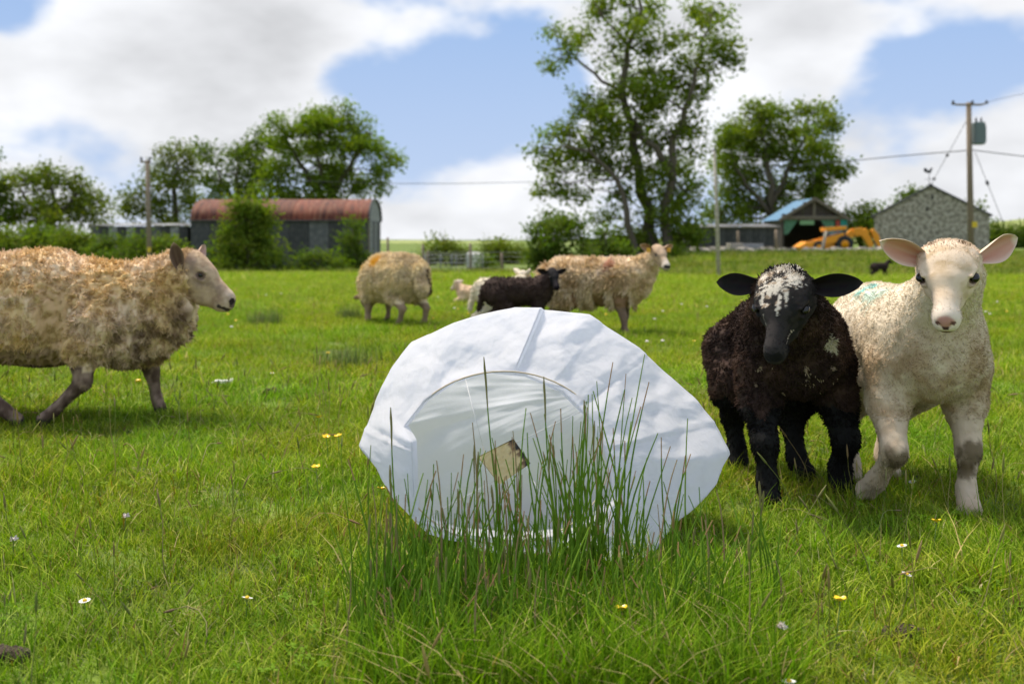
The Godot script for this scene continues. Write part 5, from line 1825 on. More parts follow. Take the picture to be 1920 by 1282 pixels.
	arr[Mesh.ARRAY_INDEX] = curl.i
	var mesh := ArrayMesh.new()
	mesh.add_surface_from_arrays(Mesh.PRIMITIVE_TRIANGLES, arr)
	m.mesh = mesh
	m.material_override = hide
	m.name = "forelock"
	o.add_child(m)
	fleece(o, curl, curl.v.size(), 1500, top_col, func(p: Vector3, n: Vector3) -> Array: return [n * 0.8 + any_dir() * 0.9, rnd(0.008, 0.018), rnd(0.0016, 0.003)], wool)


# short hair over a head, lying back from the nose
func hair(o: Node3D, B: Dictionary, from: int, to: int, h: Transform3D, hcol: Callable, count: int, len: float, fat: float, m: Material) -> void:
	var inv := h.affine_inverse()
	var back := -h.basis.x.normalized()
	var lay := func(p: Vector3, n: Vector3) -> Array:
		var q := inv * p
		if q.x > 0.9 and q.y < -0.07: return []
		if Vector3(q.x - 0.4, q.y - 0.038, absf(q.z) - 0.205).length() < 0.045: return []
		return [back * 0.8 + n * 0.4 + any_dir() * 0.3, len * rnd(0.6, 1.3), fat * rnd(0.7, 1.3)]
	fleece(o, B, to, count, func(p: Vector3) -> Color: return hcol.call(inv * p), lay, m, from)


func plain_head(face: Color, muzzle: Color, nose: Color) -> Callable:
	return func(p: Vector3) -> Color:
		var n := noise.get_noise_3d(p.x * 6.0, p.y * 6.0, p.z * 6.0)
		var c := face * (1.0 + 0.3 * n)
		if p.x > 0.62: c = c.lerp(muzzle, clampf((p.x - 0.62) * 5.0, 0.0, 1.0))
		if p.x > 0.9 and p.y < -0.08 and p.y > -0.2: c = nose
		if absf(p.y + 0.253) < 0.022 and p.x > 0.8: c = nose
		if Vector3(p.x - 0.37, p.y - 0.035, absf(p.z) - 0.2).length() < 0.08: c = c * 0.5
		c.a = 1.0
		return c


func standing_ewe(hide: Material, wool: Material) -> void:
	var w0 := Vector3(0.70, 0, -8.1)
	w0.y = ground_y(w0.x, w0.z)
	var o := thing("ewe", "ewe standing side-on behind the lantern, red mark on ragged fleece", "sheep", w0, -0.35, "sheep in the field")
	var B := new_body()
	var body: Array = [
		cap(Vector3(-0.28, 0.44, 0), Vector3(0.2, 0.43, 0), 0.195, 0.195, 0.06, 0.85),
		cap(Vector3(0.2, 0.44, 0), Vector3(0.3, 0.46, 0), 0.18, 0.14, 0.06, 0.85),
		cap(Vector3(0.3, 0.46, 0), Vector3(0.46, 0.63, 0.01), 0.135, 0.07, 0.06, 0.85),
		cap(Vector3(-0.45, 0.48, 0), Vector3(-0.5, 0.32, 0), 0.05, 0.04)]
	body.append_array(std_legs(0.285, 0.2, -0.27, 0.1, 0.03))
	var fleece_col := func(p: Vector3) -> Color:
		var a := noise.get_noise_3d(p.x * 5.0, p.y * 5.0, p.z * 5.0)
		var c := Color(0.76, 0.57, 0.33).lerp(Color(0.85, 0.69, 0.5), clampf(0.5 + a * 1.6, 0.0, 1.0))
		c = c.lerp(Color(0.42, 0.27, 0.14), clampf(-a * 1.6 - 0.1, 0.0, 0.7))
		var m := spot(Vector2(p.x, p.y), Vector2(0.12, 0.58), Vector2(0.05, 0.045), 0.4, 12.0)
		if p.z > 0.0: c = c.lerp(Color(0.55, 0.2, 0.14), clampf((1.0 - m) * 1.2, 0.0, 0.65))
		return c
	var col := func(p: Vector3) -> Color:
		if p.y < 0.03: return Color(0.05, 0.04, 0.035)
		if p.y < 0.235: return Color(0.2, 0.135, 0.1) * (1.0 + 0.4 * noise.get_noise_3d(p.x * 15.0, p.y * 12.0, p.z * 15.0))
		if p.y < 0.36 and p.x > -0.2 and p.x < 0.3: return Color(0.28, 0.165, 0.1)
		return fleece_col.call(p)
	blob(body, 0.017, B, Transform3D(), col, func(p: Vector3) -> float: return 0.0 if p.y < 0.24 else 0.02 * noise.get_noise_3d(p.x * 12.0, p.y * 12.0, p.z * 12.0))
	var upto: int = B.v.size()
	var hd := Vector3(0.35, -0.42, 0.85)
	hd = Vector3(hd.dot(Vector3(cos(-0.35), 0, -sin(-0.35))), hd.y, hd.dot(Vector3(sin(-0.35), 0, cos(-0.35))))
	var h := head_frame(Vector3(0.475, 0.69, 0.01), hd, 0.0, 0.235, 1.0)
	blob(head_prims(), 0.022, B, h, plain_head(Color(0.5, 0.36, 0.25), Color(0.62, 0.54, 0.46), Color(0.05, 0.04, 0.04)))
	var sx := h.basis.z.normalized()
	ear(B, h * Vector3(0.04, 0.1, 0.2), sx + Vector3(0, 0.3, 0), h.basis.x.normalized(), 0.11, 0.065, Color(0.35, 0.18, 0.1), Color(0.5, 0.36, 0.25), Color(0.5, 0.36, 0.25))
	ear(B, h * Vector3(0.04, 0.1, -0.2), -sx + Vector3(0, 0.25, 0), h.basis.x.normalized(), 0.11, 0.065, Color(0.4, 0.2, 0.12), Color(0.5, 0.36, 0.25), Color(0.5, 0.36, 0.25))
	commit_body(B, hide, o)
	eyes(o, h, Color(0.06, 0.05, 0.03), 0.045)
	for s in [1.0, -1.0]:
		var t := part("ear_tag", box_mesh(Vector3(0.03, 0.035, 0.006), 0.002), paint("tag_yellow", lin(0.75, 0.4, 0.03), 0.5), o)
		t.position = h * Vector3(0.1, 0.12, 0.2 * s) + sx * s * 0.045 + h.basis.x.normalized() * 0.02
	var lay := func(p: Vector3, n: Vector3) -> Array:
		if p.y < 0.25 or p.x > 0.5: return []
		if p.y < 0.38 and p.x > -0.17 and p.x < 0.3 and fine.get_noise_2d(p.x * 9.0, 3.0) < 0.35: return []
		return [n * 0.4 + Vector3(-0.2, -0.75, 0) * (1.0 - clampf(n.y, 0.0, 0.7)) + any_dir() * 0.4, rnd(0.03, 0.075) * (0.45 if p.x > 0.3 or p.y > 0.58 else 1.0), rnd(0.0035, 0.0065)]
	fleece(o, B, upto, 20000, fleece_col, lay, wool)


func grazing_ewe(hide: Material, wool: Material) -> void:
	var w0 := Vector3(-1.11, 0, -9.15)
	w0.y = ground_y(w0.x, w0.z)
	var o := thing("ewe", "round woolly ewe grazing with a yellow mark on its back", "sheep", w0, 2.25, "sheep in the field")
	var B := new_body()
	var body: Array = [
		cap(Vector3(-0.24, 0.435, 0), Vector3(0.12, 0.425, 0), 0.212, 0.21, 0.06, 0.98),
		cap(Vector3(0.12, 0.42, 0), Vector3(0.3, 0.37, 0), 0.2, 0.15, 0.06, 0.92),
		cap(Vector3(0.3, 0.37, 0), Vector3(0.45, 0.2, 0.02), 0.14, 0.08, 0.05, 0.9),
		cap(Vector3(-0.45, 0.5, 0), Vector3(-0.53, 0.34, 0), 0.06, 0.062, 0.03)]
	body.append_array(std_legs(0.27, 0.21, -0.3, 0.12, 0.02))
	var fleece_col := func(p: Vector3) -> Color:
		var a := noise.get_noise_3d(p.x * 5.0 + 2.0, p.y * 5.0, p.z * 5.0)
		var c := Color(0.76, 0.6, 0.33).lerp(Color(0.85, 0.71, 0.5), clampf(0.5 + a * 1.6, 0.0, 1.0))
		c = c.lerp(Color(0.42, 0.29, 0.13), clampf(a * 1.2, 0.0, 0.7))
		if p.x < -0.4 and absf(p.z - 0.07) < 0.05 and p.y < 0.52: c = Color(0.13, 0.085, 0.05)
		for q in [[0.035, 0.575, 0.14, 0.085], [0.26, 0.5, 0.13, 0.05]]:
			var m: float = Vector3(p.x - q[0], p.y - q[1], p.z + q[2]).length() / q[3] + 0.3 * noise.get_noise_3d(p.x * 20.0, p.y * 20.0, p.z * 20.0)
			c = c.lerp(Color(0.78, 0.42, 0.01), clampf((1.0 - m) * 2.0, 0.0, 0.85))
		return c
	var col := func(p: Vector3) -> Color:
		if p.y < 0.03: return Color(0.05, 0.04, 0.035)
		if p.y < 0.21: return Color(0.32, 0.23, 0.16) * (1.0 + 0.5 * noise.get_noise_3d(p.x * 15.0, p.y * 12.0, p.z * 15.0))
		return fleece_col.call(p)
	blob(body, 0.017, B, Transform3D(), col, func(p: Vector3) -> float: return 0.0 if p.y < 0.22 else 0.022 * noise.get_noise_3d(p.x * 9.0, p.y * 9.0, p.z * 9.0))
	var upto: int = B.v.size()
	var h := head_frame(Vector3(0.44, 0.23, 0.02), Vector3(0.3, -0.9, 0.1), 0.0, 0.225, 1.0)
	blob(head_prims(), 0.024, B, h, plain_head(Color(0.3, 0.2, 0.13), Color(0.4, 0.32, 0.26), Color(0.05, 0.04, 0.04)))
	var sx := h.basis.z.normalized()
	for s in [1.0, -1.0]:
		ear(B, h * Vector3(0.05, 0.08, 0.2 * s), sx * s, h.basis.y.normalized(), 0.1, 0.06, Color(0.3, 0.18, 0.12), Color(0.35, 0.24, 0.16), Color(0.35, 0.24, 0.16))
	commit_body(B, hide, o)
	eyes(o, h, Color(0.06, 0.05, 0.03), 0.045)
	var lay := func(p: Vector3, n: Vector3) -> Array:
		if p.y < 0.2 or p.x > 0.46 and p.y < 0.26: return []
		if p.y < 0.24 and n.y > -0.4: return []
		return [n * 0.5 + Vector3(-0.1, -0.6, 0) * (1.0 - clampf(n.y, 0.0, 0.8)) + any_dir() * 0.4, rnd(0.015, 0.035), rnd(0.003, 0.006)]
	fleece(o, B, upto, 20000, fleece_col, lay, wool)


func lamb_shape(o: Node3D, torso: Array, legs: Array, h: Transform3D, c: Color, face: Color, ear_in: Color, cell: float, hide: Material, wool: Material, n_wool: int, ears_up := 0.15) -> void:
	var B := new_body()
	var body := torso.duplicate()
	body.append_array(legs)
	var dark := Color(minf(c.r * 0.4, 0.08), minf(c.g * 0.4, 0.06), minf(c.b * 0.4, 0.05))
	var col := func(p: Vector3) -> Color:
		if p.y < 0.022: return dark
		var a := noise.get_noise_3d(p.x * 8.0, p.y * 8.0, p.z * 8.0)
		var q := c * (1.0 + 0.35 * a)
		q.a = 1.0
		return q
	blob(body, cell, B, Transform3D(), col, func(p: Vector3) -> float: return 0.0 if p.y < 0.15 else 0.008 * noise.get_noise_3d(p.x * 18.0, p.y * 18.0, p.z * 18.0))
	var upto: int = B.v.size()
	blob(head_prims(), maxf(0.024, cell * 1.6), B, h, plain_head(face, face * 1.05, Color(minf(face.r, 0.3) * 0.5, minf(face.g, 0.2) * 0.4, minf(face.b, 0.2) * 0.4)))
	var sx := h.basis.z.normalized()
	var len := h.basis.x.length()
	for s in [1.0, -1.0]:
		ear(B, h * Vector3(0.05, 0.08, 0.19 * s), sx * s + Vector3(0, ears_up, 0), h.basis.x.normalized(), len * 0.5, len * 0.3, ear_in, face, face)
	commit_body(B, hide, o)
	eyes(o, h, Color(0.03, 0.025, 0.02), 0.048)
	if n_wool:
		fleece(o, B, upto, n_wool, col, func(p: Vector3, n: Vector3) -> Array:
			return [] if p.y < 0.12 else [n * 0.6 + Vector3(-0.1, -0.4, 0) + any_dir() * 0.6, rnd(0.012, 0.022), rnd(0.003, 0.006)], wool)


func turned(dir: Vector3, turn: float) -> Vector3:
	return dir.rotated(Vector3.UP, -turn)


func far_lambs(hide: Material, wool: Material) -> void:
	# black-brown lamb behind the lantern
	var p := Vector3(0.06, 0, -7.75)
	p.y = ground_y(p.x, p.z)
	var o := thing("lamb", "plain dark brown lamb standing behind the lantern's top, head turned to us", "sheep", p, -0.1, "sheep in the field")
	lamb_shape(o, [cap(Vector3(-0.18, 0.36, 0), Vector3(0.14, 0.355, 0), 0.112, 0.105, 0.05), cap(Vector3(0.15, 0.37, 0), Vector3(0.24, 0.47, 0.0), 0.092, 0.06, 0.05), cap(Vector3(-0.28, 0.38, 0), Vector3(-0.32, 0.22, 0), 0.03, 0.02)],
		std_legs(0.225, 0.14, -0.17, 0.065, 0.02), head_frame(Vector3(0.245, 0.51, 0.0), turned(Vector3(0.28, -0.55, 0.82), -0.1), 0.0, 0.185, 0.95), Color(0.042, 0.027, 0.023), Color(0.02, 0.018, 0.02), Color(0.02, 0.015, 0.015), 0.014, hide, wool, 3500)
	# white lamb behind it
	p = Vector3(-0.075, 0, -8.35)
	p.y = ground_y(p.x, p.z)
	o = thing("lamb", "white lamb mostly hidden behind the plain dark brown lamb", "sheep", p, 0.12, "sheep in the field")
	lamb_shape(o, [cap(Vector3(-0.15, 0.35, 0), Vector3(0.1, 0.345, 0), 0.108, 0.1, 0.05), cap(Vector3(0.1, 0.36, 0), Vector3(0.17, 0.44, 0.0), 0.09, 0.06, 0.05), cap(Vector3(-0.24, 0.36, 0), Vector3(-0.28, 0.2, 0.02), 0.03, 0.022)],
		std_legs(0.22, 0.1, -0.14, 0.06, 0.03), head_frame(Vector3(0.15, 0.475, 0.0), turned(Vector3(0.75, -0.25, -0.6), 0.12), 0.0, 0.185, 0.95), Color(0.68, 0.6, 0.46), Color(0.68, 0.6, 0.48), Color(0.55, 0.34, 0.28), 0.014, hide, wool, 2500, 0.55)
	# lamb lying down
	p = on_ground(884, 13.2)
	o = thing("lamb", "small cream lamb lying in the grass far behind the lantern", "sheep", p, 2.85, "sheep in the field")
	lamb_shape(o, [cap(Vector3(-0.13, 0.12, 0), Vector3(0.1, 0.125, 0), 0.105, 0.1, 0.05, 1.05), cap(Vector3(0.12, 0.16, 0), Vector3(0.19, 0.23, 0), 0.07, 0.05, 0.04)],
		[cap(Vector3(0.08, 0.06, 0.08), Vector3(0.2, 0.03, 0.09), 0.04, 0.025), cap(Vector3(0.08, 0.06, -0.08), Vector3(0.2, 0.03, -0.09), 0.04, 0.025), cap(Vector3(-0.16, 0.08, 0.09), Vector3(-0.02, 0.035, 0.12), 0.06, 0.025), cap(Vector3(-0.16, 0.08, -0.09), Vector3(-0.02, 0.035, -0.12), 0.06, 0.025)],
		head_frame(Vector3(0.17, 0.27, 0), Vector3(0.85, -0.45, 0.2), 0.0, 0.165, 1.0), Color(0.66, 0.47, 0.32), Color(0.62, 0.5, 0.4), Color(0.5, 0.3, 0.25), 0.018, hide, wool, 1200)
	# black sheep on the bank
	p = on_ground(1650, 37.0)
	o = thing("black_sheep", "small black sheep far off on the grass bank below the digger", "sheep", p, 0.12, "sheep in the field")
	lamb_shape(o, [cap(Vector3(-0.22, 0.42, 0), Vector3(0.2, 0.42, 0), 0.135, 0.13, 0.05), cap(Vector3(0.22, 0.45, 0), Vector3(0.36, 0.6, 0), 0.1, 0.065, 0.05), cap(Vector3(-0.34, 0.44, 0), Vector3(-0.38, 0.25, 0), 0.035, 0.025)],
		std_legs(0.27, 0.2, -0.22, 0.08, 0.03), head_frame(Vector3(0.34, 0.64, 0), Vector3(0.8, -0.4, 0.4), 0.0, 0.21, 1.0), Color(0.03, 0.02, 0.018), Color(0.015, 0.013, 0.013), Color(0.015, 0.013, 0.013), 0.022, hide, wool, 0)


# ---------------------------------------------------------------- the paper lantern

func polar_loop(pts: Array, centre: Vector2, n: int) -> Array:
	# the polygon pts [px, py, d] read at n even angles round its centre, as points in the world
	var angs: Array = []
	for p in pts:
		angs.append(fposmod(atan2(-(p[1] - centre.y), p[0] - centre.x), TAU))
	var order: Array = range(pts.size())
	order.sort_custom(func(a, b): return angs[a] < angs[b])
	var out: Array = []
	for i in n:
		var a := TAU * i / n
		var m := order.size()
		var k := 0
		while k < m and angs[order[k]] < a: k += 1
		var hi: int = order[k % m]
		var lo: int = order[(k - 1 + m) % m]
		# where the ray at angle a meets the segment lo-hi
		var p := Vector2(pts[lo][0], pts[lo][1]) - centre
		var q := Vector2(pts[hi][0], pts[hi][1]) - centre
		var dir := Vector2(cos(a), -sin(a))
		var e := q - p
		var den := dir.cross(e)
		var t := clampf(-dir.cross(p) / den, 0.0, 1.0) if absf(den) > 1e-5 else 0.0
		var r := p + e * t
		out.append(at(centre.x + r.x, centre.y + r.y, lerpf(pts[lo][2], pts[hi][2], t)))
	return out


func make_lantern() -> void:
	var foot := at(1000, 900, 2.4)
	foot.y = ground_y(foot.x, foot.z)
	var o := thing("sky_lantern", "crumpled white paper sky lantern lying open in the rushes", "sky lantern", foot)
	var mouth: Array = [[1142, 850, 2.27], [1112, 790, 2.31], [1055, 733, 2.35], [985, 703, 2.38], [915, 697, 2.38], [850, 715, 2.37], [795, 752, 2.34], [757, 800, 2.3], [772, 828, 2.24], [775, 900, 2.225], [778, 975, 2.215], [850, 1000, 2.215], [960, 1012, 2.205], [1080, 1002, 2.21], [1160, 940, 2.235]]
	var outline: Array = [[1370, 850, 2.38], [1345, 798, 2.42], [1300, 742, 2.46], [1200, 652, 2.5], [1105, 590, 2.53], [1090, 588, 2.53], [1030, 582, 2.55], [965, 576, 2.55], [900, 589, 2.54], [850, 606, 2.52], [768, 642, 2.5], [733, 690, 2.46], [700, 755, 2.4], [671, 838, 2.32], [690, 868, 2.28], [735, 940, 2.26], [800, 1004, 2.275], [900, 1034, 2.27], [1010, 1042, 2.235], [1100, 1052, 2.19], [1176, 1088, 2.115], [1265, 992, 2.28], [1345, 905, 2.36]]
	var n := 320
	var cell := FastNoiseLite.new()
	cell.seed = 17
	cell.noise_type = FastNoiseLite.TYPE_CELLULAR
	cell.cellular_return_type = FastNoiseLite.RETURN_DISTANCE2_SUB
	cell.frequency = 1.0
	cell.fractal_type = FastNoiseLite.FRACTAL_NONE
	var M := polar_loop(mouth, Vector2(955, 860), n)
	var S := polar_loop(outline, Vector2(1000, 830), n)
	var rows: Array = []
	var mid := at(960, 860, 2.3)
	# the lip folded in round the hoop
	for k in 2:
		var row: Array = []
		for i in n:
			var inw: Vector3 = (mid - M[i]).normalized()
			row.append(M[i] + (inw * 0.008 + Vector3(0, 0, -0.03)) if k == 0 else M[i] + inw * 0.003 + Vector3(0, 0, -0.006))
		rows.append(row)
	var front := 34
	for k in front + 1:
		var v := float(k) / front
		var row: Array = []
		for i in n:
			var p: Vector3 = M[i].lerp(S[i], v)
			p.z += 0.014 * sin(PI * v) * (0.6 + 0.4 * sin(TAU * i / n))
			row.append(p)
		rows.append(row)
	var centre := at(1140, 735, 2.76)
	var back := 20
	for k in range(1, back + 1):
		var v := float(k) / back
		var row: Array = []
		for i in n:
			var flat: Vector3 = centre.lerp(S[i] + Vector3(0, 0, centre.z - S[i].z), cos(v * PI * 0.5))
			var p: Vector3 = flat
			p.z = lerpf(S[i].z, centre.z, sin(v * PI * 0.5))
			p.x = lerpf(S[i].x, centre.x, 1.0 - cos(v * PI * 0.5))
			p.y = lerpf(S[i].y, centre.y, 1.0 - cos(v * PI * 0.5))
			row.append(p)
		rows.append(row)
	# folds: [angle, width, height], a sharp edge that runs out to one side
	var folds: Array = [[1.50, 0.22, 0.024], [0.66, 0.4, 0.006], [2.35, 0.5, 0.006], [3.05, 0.3, 0.012], [5.55, 0.4, 0.014], [0.1, 0.22, 0.008], [4.2, 0.4, 0.008], [1.05, 0.3, 0.004]]
	# flat facets: random heights on a coarse net, joined by planes
	var facet := func(u: float, v: float, sd: float) -> float:
		var fu := floorf(u)
		var fv := floorf(v)
		var x := u - fu
		var y := v - fv
		var hh := func(i: float, j: float) -> float: return fposmod(sin((i * 12.9898 + j * 78.233 + sd) * 1.31) * 43758.5453, 1.0) - 0.5
		var h00: float = hh.call(fu, fv)
		var h11: float = hh.call(fu + 1.0, fv + 1.0)
		if x > y:
			var h10: float = hh.call(fu + 1.0, fv)
			return h00 + (h10 - h00) * x + (h11 - h10) * y
		var h01: float = hh.call(fu, fv + 1.0)
		return h00 + (h01 - h00) * y + (h11 - h01) * x
	# straight creases across the sheets: x0, y0, x1, y1, height (mm), half width
	var creases: Array = [[1275, 725, 1125, 805, 9, 22], [1345, 800, 1190, 765, -7, 18], [1160, 640, 1165, 940, 6, 16], [1240, 690, 1210, 960, -6, 20], [1295, 830, 1285, 940, 10, 26], [1285, 940, 1345, 890, -8, 20], [1140, 925, 1210, 955, 10, 18], [1210, 955, 1290, 915, 9, 18],
		[690, 790, 778, 832, 11, 20], [705, 858, 770, 975, -7, 18], [850, 612, 795, 745, 7, 22], [765, 650, 880, 705, -7, 18], [1040, 588, 1062, 725, 8, 20], [1100, 600, 1050, 640, 9, 18], [900, 592, 985, 640, -8, 20], [985, 640, 1130, 610, 6, 18], [1200, 660, 1100, 760, -6, 16], [1330, 860, 1180, 860, 6, 18], [1250, 985, 1150, 1010, 7, 18], [960, 1025, 1110, 1015, 6, 16], [720, 730, 790, 720, 6, 16]]
	var vs := PackedVector3Array()
	for r in rows.size():
		var edge := clampf((r - 2) / 5.0, 0.0, 1.0)
		var before := 1.0 if r <= front + 2 else clampf(1.0 - (r - front - 2) / 5.0, 0.0, 1.0)
		for i in n:
			var p: Vector3 = rows[r][i]
			var a := TAU * i / n
			var out := (p - at(1000, 830, 2.5)).normalized()
			var lift := 0.0
			for f in folds:
				var t: float = fposmod(a - f[0], TAU) / f[1]
				if t < 1.0: lift += f[2] * pow(1.0 - t, 1.3) * edge * before
			var c1 := noise.get_noise_3d(p.x * 5.0, p.y * 5.0, p.z * 5.0)
			var c2 := noise.get_noise_3d(p.x * 12.0 + 3.0, p.y * 12.0, p.z * 12.0)
			var c3 := noise.get_noise_3d(p.x * 30.0, p.y * 30.0 + 5.0, p.z * 30.0)
			var wx := p + Vector3(c1, c2, c1 - c2) * 0.03
			var crumple := 0.010 * absf(c1) + 0.003 * absf(c3) + 0.008 * cell.get_noise_3d(wx.x * 6.0, wx.y * 6.0, wx.z * 6.0) + 0.004 * cell.get_noise_3d(wx.x * 15.0, wx.y * 15.0 + 3.0, wx.z * 15.0)
			var rim := 1.0 if r <= front else 1.4
			var skew := 0.35 * noise.get_noise_2d(i * 0.01, r * 0.03)
			crumple += 0.030 * facet.call(p.x * 9.0 + p.y * 4.0 + skew, p.y * 9.0 - p.x * 3.5 + p.z * 3.0, 1.0) + 0.014 * facet.call(p.x * 21.0 - p.y * 9.0, p.y * 21.0 + p.x * 8.0 + skew, 5.0)
			if r > 2 and r <= front + 4:
				var pp := Vector2(960.0 + p.x / -p.z * FP, HZ + (EYE - p.y) / -p.z * FP)
				for c in creases:
					var ca := Vector2(c[0], c[1])
					var cb := Vector2(c[2], c[3])
					var near := Geometry2D.get_closest_point_to_segment(pp, ca, cb)
					var k: float = 1.0 - pp.distance_to(near) / c[5]
					if k > 0.0:
						var ends := minf(near.distance_to(ca), near.distance_to(cb)) / 30.0
						lift += c[4] * 0.001 * k * clampf(ends, 0.25, 1.0) * edge
			p += (out * 0.3 + Vector3(0, 0, 0.8)) * lift + (out * 0.12 + Vector3(0, 0, 0.9)) * crumple * edge * rim
			p.y = maxf(p.y, ground_y(p.x, p.z) + 0.012 + 0.004 * c2)
			vs.append(p - foot)
	var idx := PackedInt32Array()
	for r in rows.size() - 1:
		for i in n:
			var j := (i + 1) % n
			var a := r * n + i
			var b := r * n + j
			idx.append_array([a, b, a + n, b, b + n, a + n])
	var arr := []
	arr.resize(Mesh.ARRAY_MAX)
	arr[Mesh.ARRAY_VERTEX] = vs
	arr[Mesh.ARRAY_NORMAL] = normals_of(vs, idx)
	arr[Mesh.ARRAY_INDEX] = idx
	var mesh := ArrayMesh.new()
	mesh.add_surface_from_arrays(Mesh.PRIMITIVE_TRIANGLES, arr)
	var paper := paint("tissue_paper", lin(0.75, 0.75, 0.79), 0.75)
	paper.backlight_enabled = true
	paper.backlight = Color(0.93, 0.95, 1.0)
	paper.normal_enabled = true
	var crinkle := noise_tex(0.012, [], 5, 131, 1024)
	(crinkle.noise as FastNoiseLite).fractal_type = FastNoiseLite.FRACTAL_RIDGED
	crinkle.as_normal_map = true
	crinkle.bump_strength = 9.0
	paper.normal_texture = crinkle
	paper.normal_scale = 0.35
	paper.uv1_triplanar = true
	paper.uv1_scale = Vector3.ONE * 2.4
	part("paper_envelope", mesh, paper, o)
	# the bamboo hoop in the mouth
	var hoop: Array = []
	var rad: Array = []
	for i in 65:
		var a := TAU * i / 64.0
		hoop.append(at(945 + 198 * cos(a), 858 - 162 * sin(a), 2.292 + 0.082 * sin(a)) - foot)
		rad.append(0.0019)
	part("hoop", tube_mesh(hoop, rad, 6), paint("bamboo", lin(0.5, 0.42, 0.31), 0.6), o)
	# the fuel pad held by crossed threads
	var pad: Array = [at(896, 856, 2.30) - foot, at(962, 823, 2.325) - foot, at(994, 869, 2.315) - foot, at(937, 908, 2.29) - foot]
	var pc: Vector3 = (pad[0] + pad[2]) * 0.5
	var pn: Vector3 = (pad[1] - pad[0]).cross(pad[3] - pad[0]).normalized()
	if pn.z < 0.0: pn = -pn
	var pv := PackedVector3Array()
	var pcol := PackedColorArray()
	var pidx := PackedInt32Array()
	var g := 22
	for side in 2:
		for j in g + 1:
			for i in g + 1:
				var u := float(i) / g
				var v := float(j) / g
				var top: Vector3 = pad[0].lerp(pad[1], u)
				var bot: Vector3 = pad[3].lerp(pad[2], u)
				var p := top.lerp(bot, v)
				var rough := 0.0016 * fine.get_noise_2d(u * 9.0, v * 9.0)
				pv.append(p + pn * ((0.0055 if side == 0 else -0.0055) + rough))
				var c := Color(0.66, 0.50, 0.24).lerp(Color(0.72, 0.58, 0.32), 0.5 + 0.5 * fine.get_noise_2d(u * 6.0, v * 6.0))
				var burn := clampf((u - 0.72) * 3.2, 0.0, 1.0) + clampf((v - 0.86) * 5.0, 0.0, 1.0) * clampf(u * 2.0 - 0.4, 0.0, 1.0) + clampf((0.06 - v) * 14.0, 0.0, 1.0) * clampf(u * 2.0 - 0.8, 0.0, 1.0)
				burn += 0.9 * noise.get_noise_2d(u * 4.0 + 7.0, v * 4.0) * clampf(u * 2.0 - 0.2, 0.0, 1.0)
				if burn > 0.28: c = c.lerp(Color(0.2, 0.11, 0.06), clampf((burn - 0.28) * 3.0, 0.0, 1.0))
				if burn > 0.75 and u > 0.9 or burn > 0.85 and v > 0.93: c = Color(0.025, 0.02, 0.022)
				pcol.append(c)
	var row := g + 1
	var half := row * row
	for j in g:
		for i in g:
			var a := j * row + i
			pidx.append_array([a, a + 1, a + row, a + 1, a + row + 1, a + row])
			a += half
			pidx.append_array([a, a + row, a + 1, a + 1, a + row, a + row + 1])
	for i in g:
		for e in [[i, i + 1], [g * row + i + 1, g * row + i], [(i + 1) * row, i * row], [i * row + g, (i + 1) * row + g]]:
			pidx.append_array([e[0], e[1], e[0] + half, e[1], e[1] + half, e[0] + half])
	arr = []
	arr.resize(Mesh.ARRAY_MAX)
	arr[Mesh.ARRAY_VERTEX] = pv
	arr[Mesh.ARRAY_NORMAL] = normals_of(pv, pidx)
	arr[Mesh.ARRAY_COLOR] = pcol
	arr[Mesh.ARRAY_INDEX] = pidx
	mesh = ArrayMesh.new()
	mesh.add_surface_from_arrays(Mesh.PRIMITIVE_TRIANGLES, arr)
	var waxy := paint("waxed_card", Color.WHITE, 0.6)
	waxy.vertex_color_use_as_albedo = true
	var fp := part("fuel_pad", mesh, waxy, o)
	tag(fp, "square yellow fuel pad with scorched edges", "")
	var thread := paint("white_thread", lin(0.7, 0.7, 0.72), 0.6)
	for q in [[0.62, 1], [1.95, 0], [3.9, 3], [5.3, 2]]:
		var a: float = q[0]
		var from := at(945 + 198 * cos(a), 858 - 162 * sin(a), 2.292 + 0.082 * sin(a)) - foot
		part("thread", tube_mesh([from, pc.lerp(pad[q[1]], 0.7)], [0.0009, 0.0009], 5), thread, o)


# ---------------------------------------------------------------- rushes, flowers and litter

func stem_mesh(lean: float, sd: int, kind: int) -> ArrayMesh:
	# a rush stem one metre tall, to be scaled; kind 1 has a withered tip, 2 a seed head, 3 is dry
	var r := RandomNumberGenerator.new()
	r.seed = sd
	var st := tool()
	st.set_smooth_group(0)
	var pts: Array = []
	var rad: Array = []
	for i in 9:
		var t := i / 8.0
		pts.append(Vector3(lean * t * t + 0.012 * sin(t * 5.0 + sd), t, 0.015 * sin(t * 4.0 + sd * 2.0)))
		rad.append(lerpf(1.0, 0.42, pow(t, 1.4)))
	var green := Color(0.12, 0.235, 0.02)
	if kind == 4: green = Color(0.18, 0.3, 0.03)
	var dry := Color(0.3, 0.22, 0.12)
	# vertex colours: SurfaceTool takes the colour set before each vertex, so draw the tube in two goes
	var cut := 7 if kind == 1 else 8
	st.set_color(dry if kind == 3 else green)
	thin_tube(st, pts.slice(0, cut + 1), rad.slice(0, cut + 1))
	if kind == 1:
		st.set_color(Color(0.33, 0.2, 0.1))
		thin_tube(st, pts.slice(cut), rad.slice(cut))
	if kind == 2:
		st.set_color(Color(0.2, 0.19, 0.075))
		thin_tube(st, [pts[7], pts[8], pts[8] + Vector3(lean * 0.1, 0.05, 0.0), pts[8] + Vector3(lean * 0.15, 0.1, 0.0)], [0.5, 0.95, 1.0, 0.35])
	st.generate_normals()
	return st.commit()


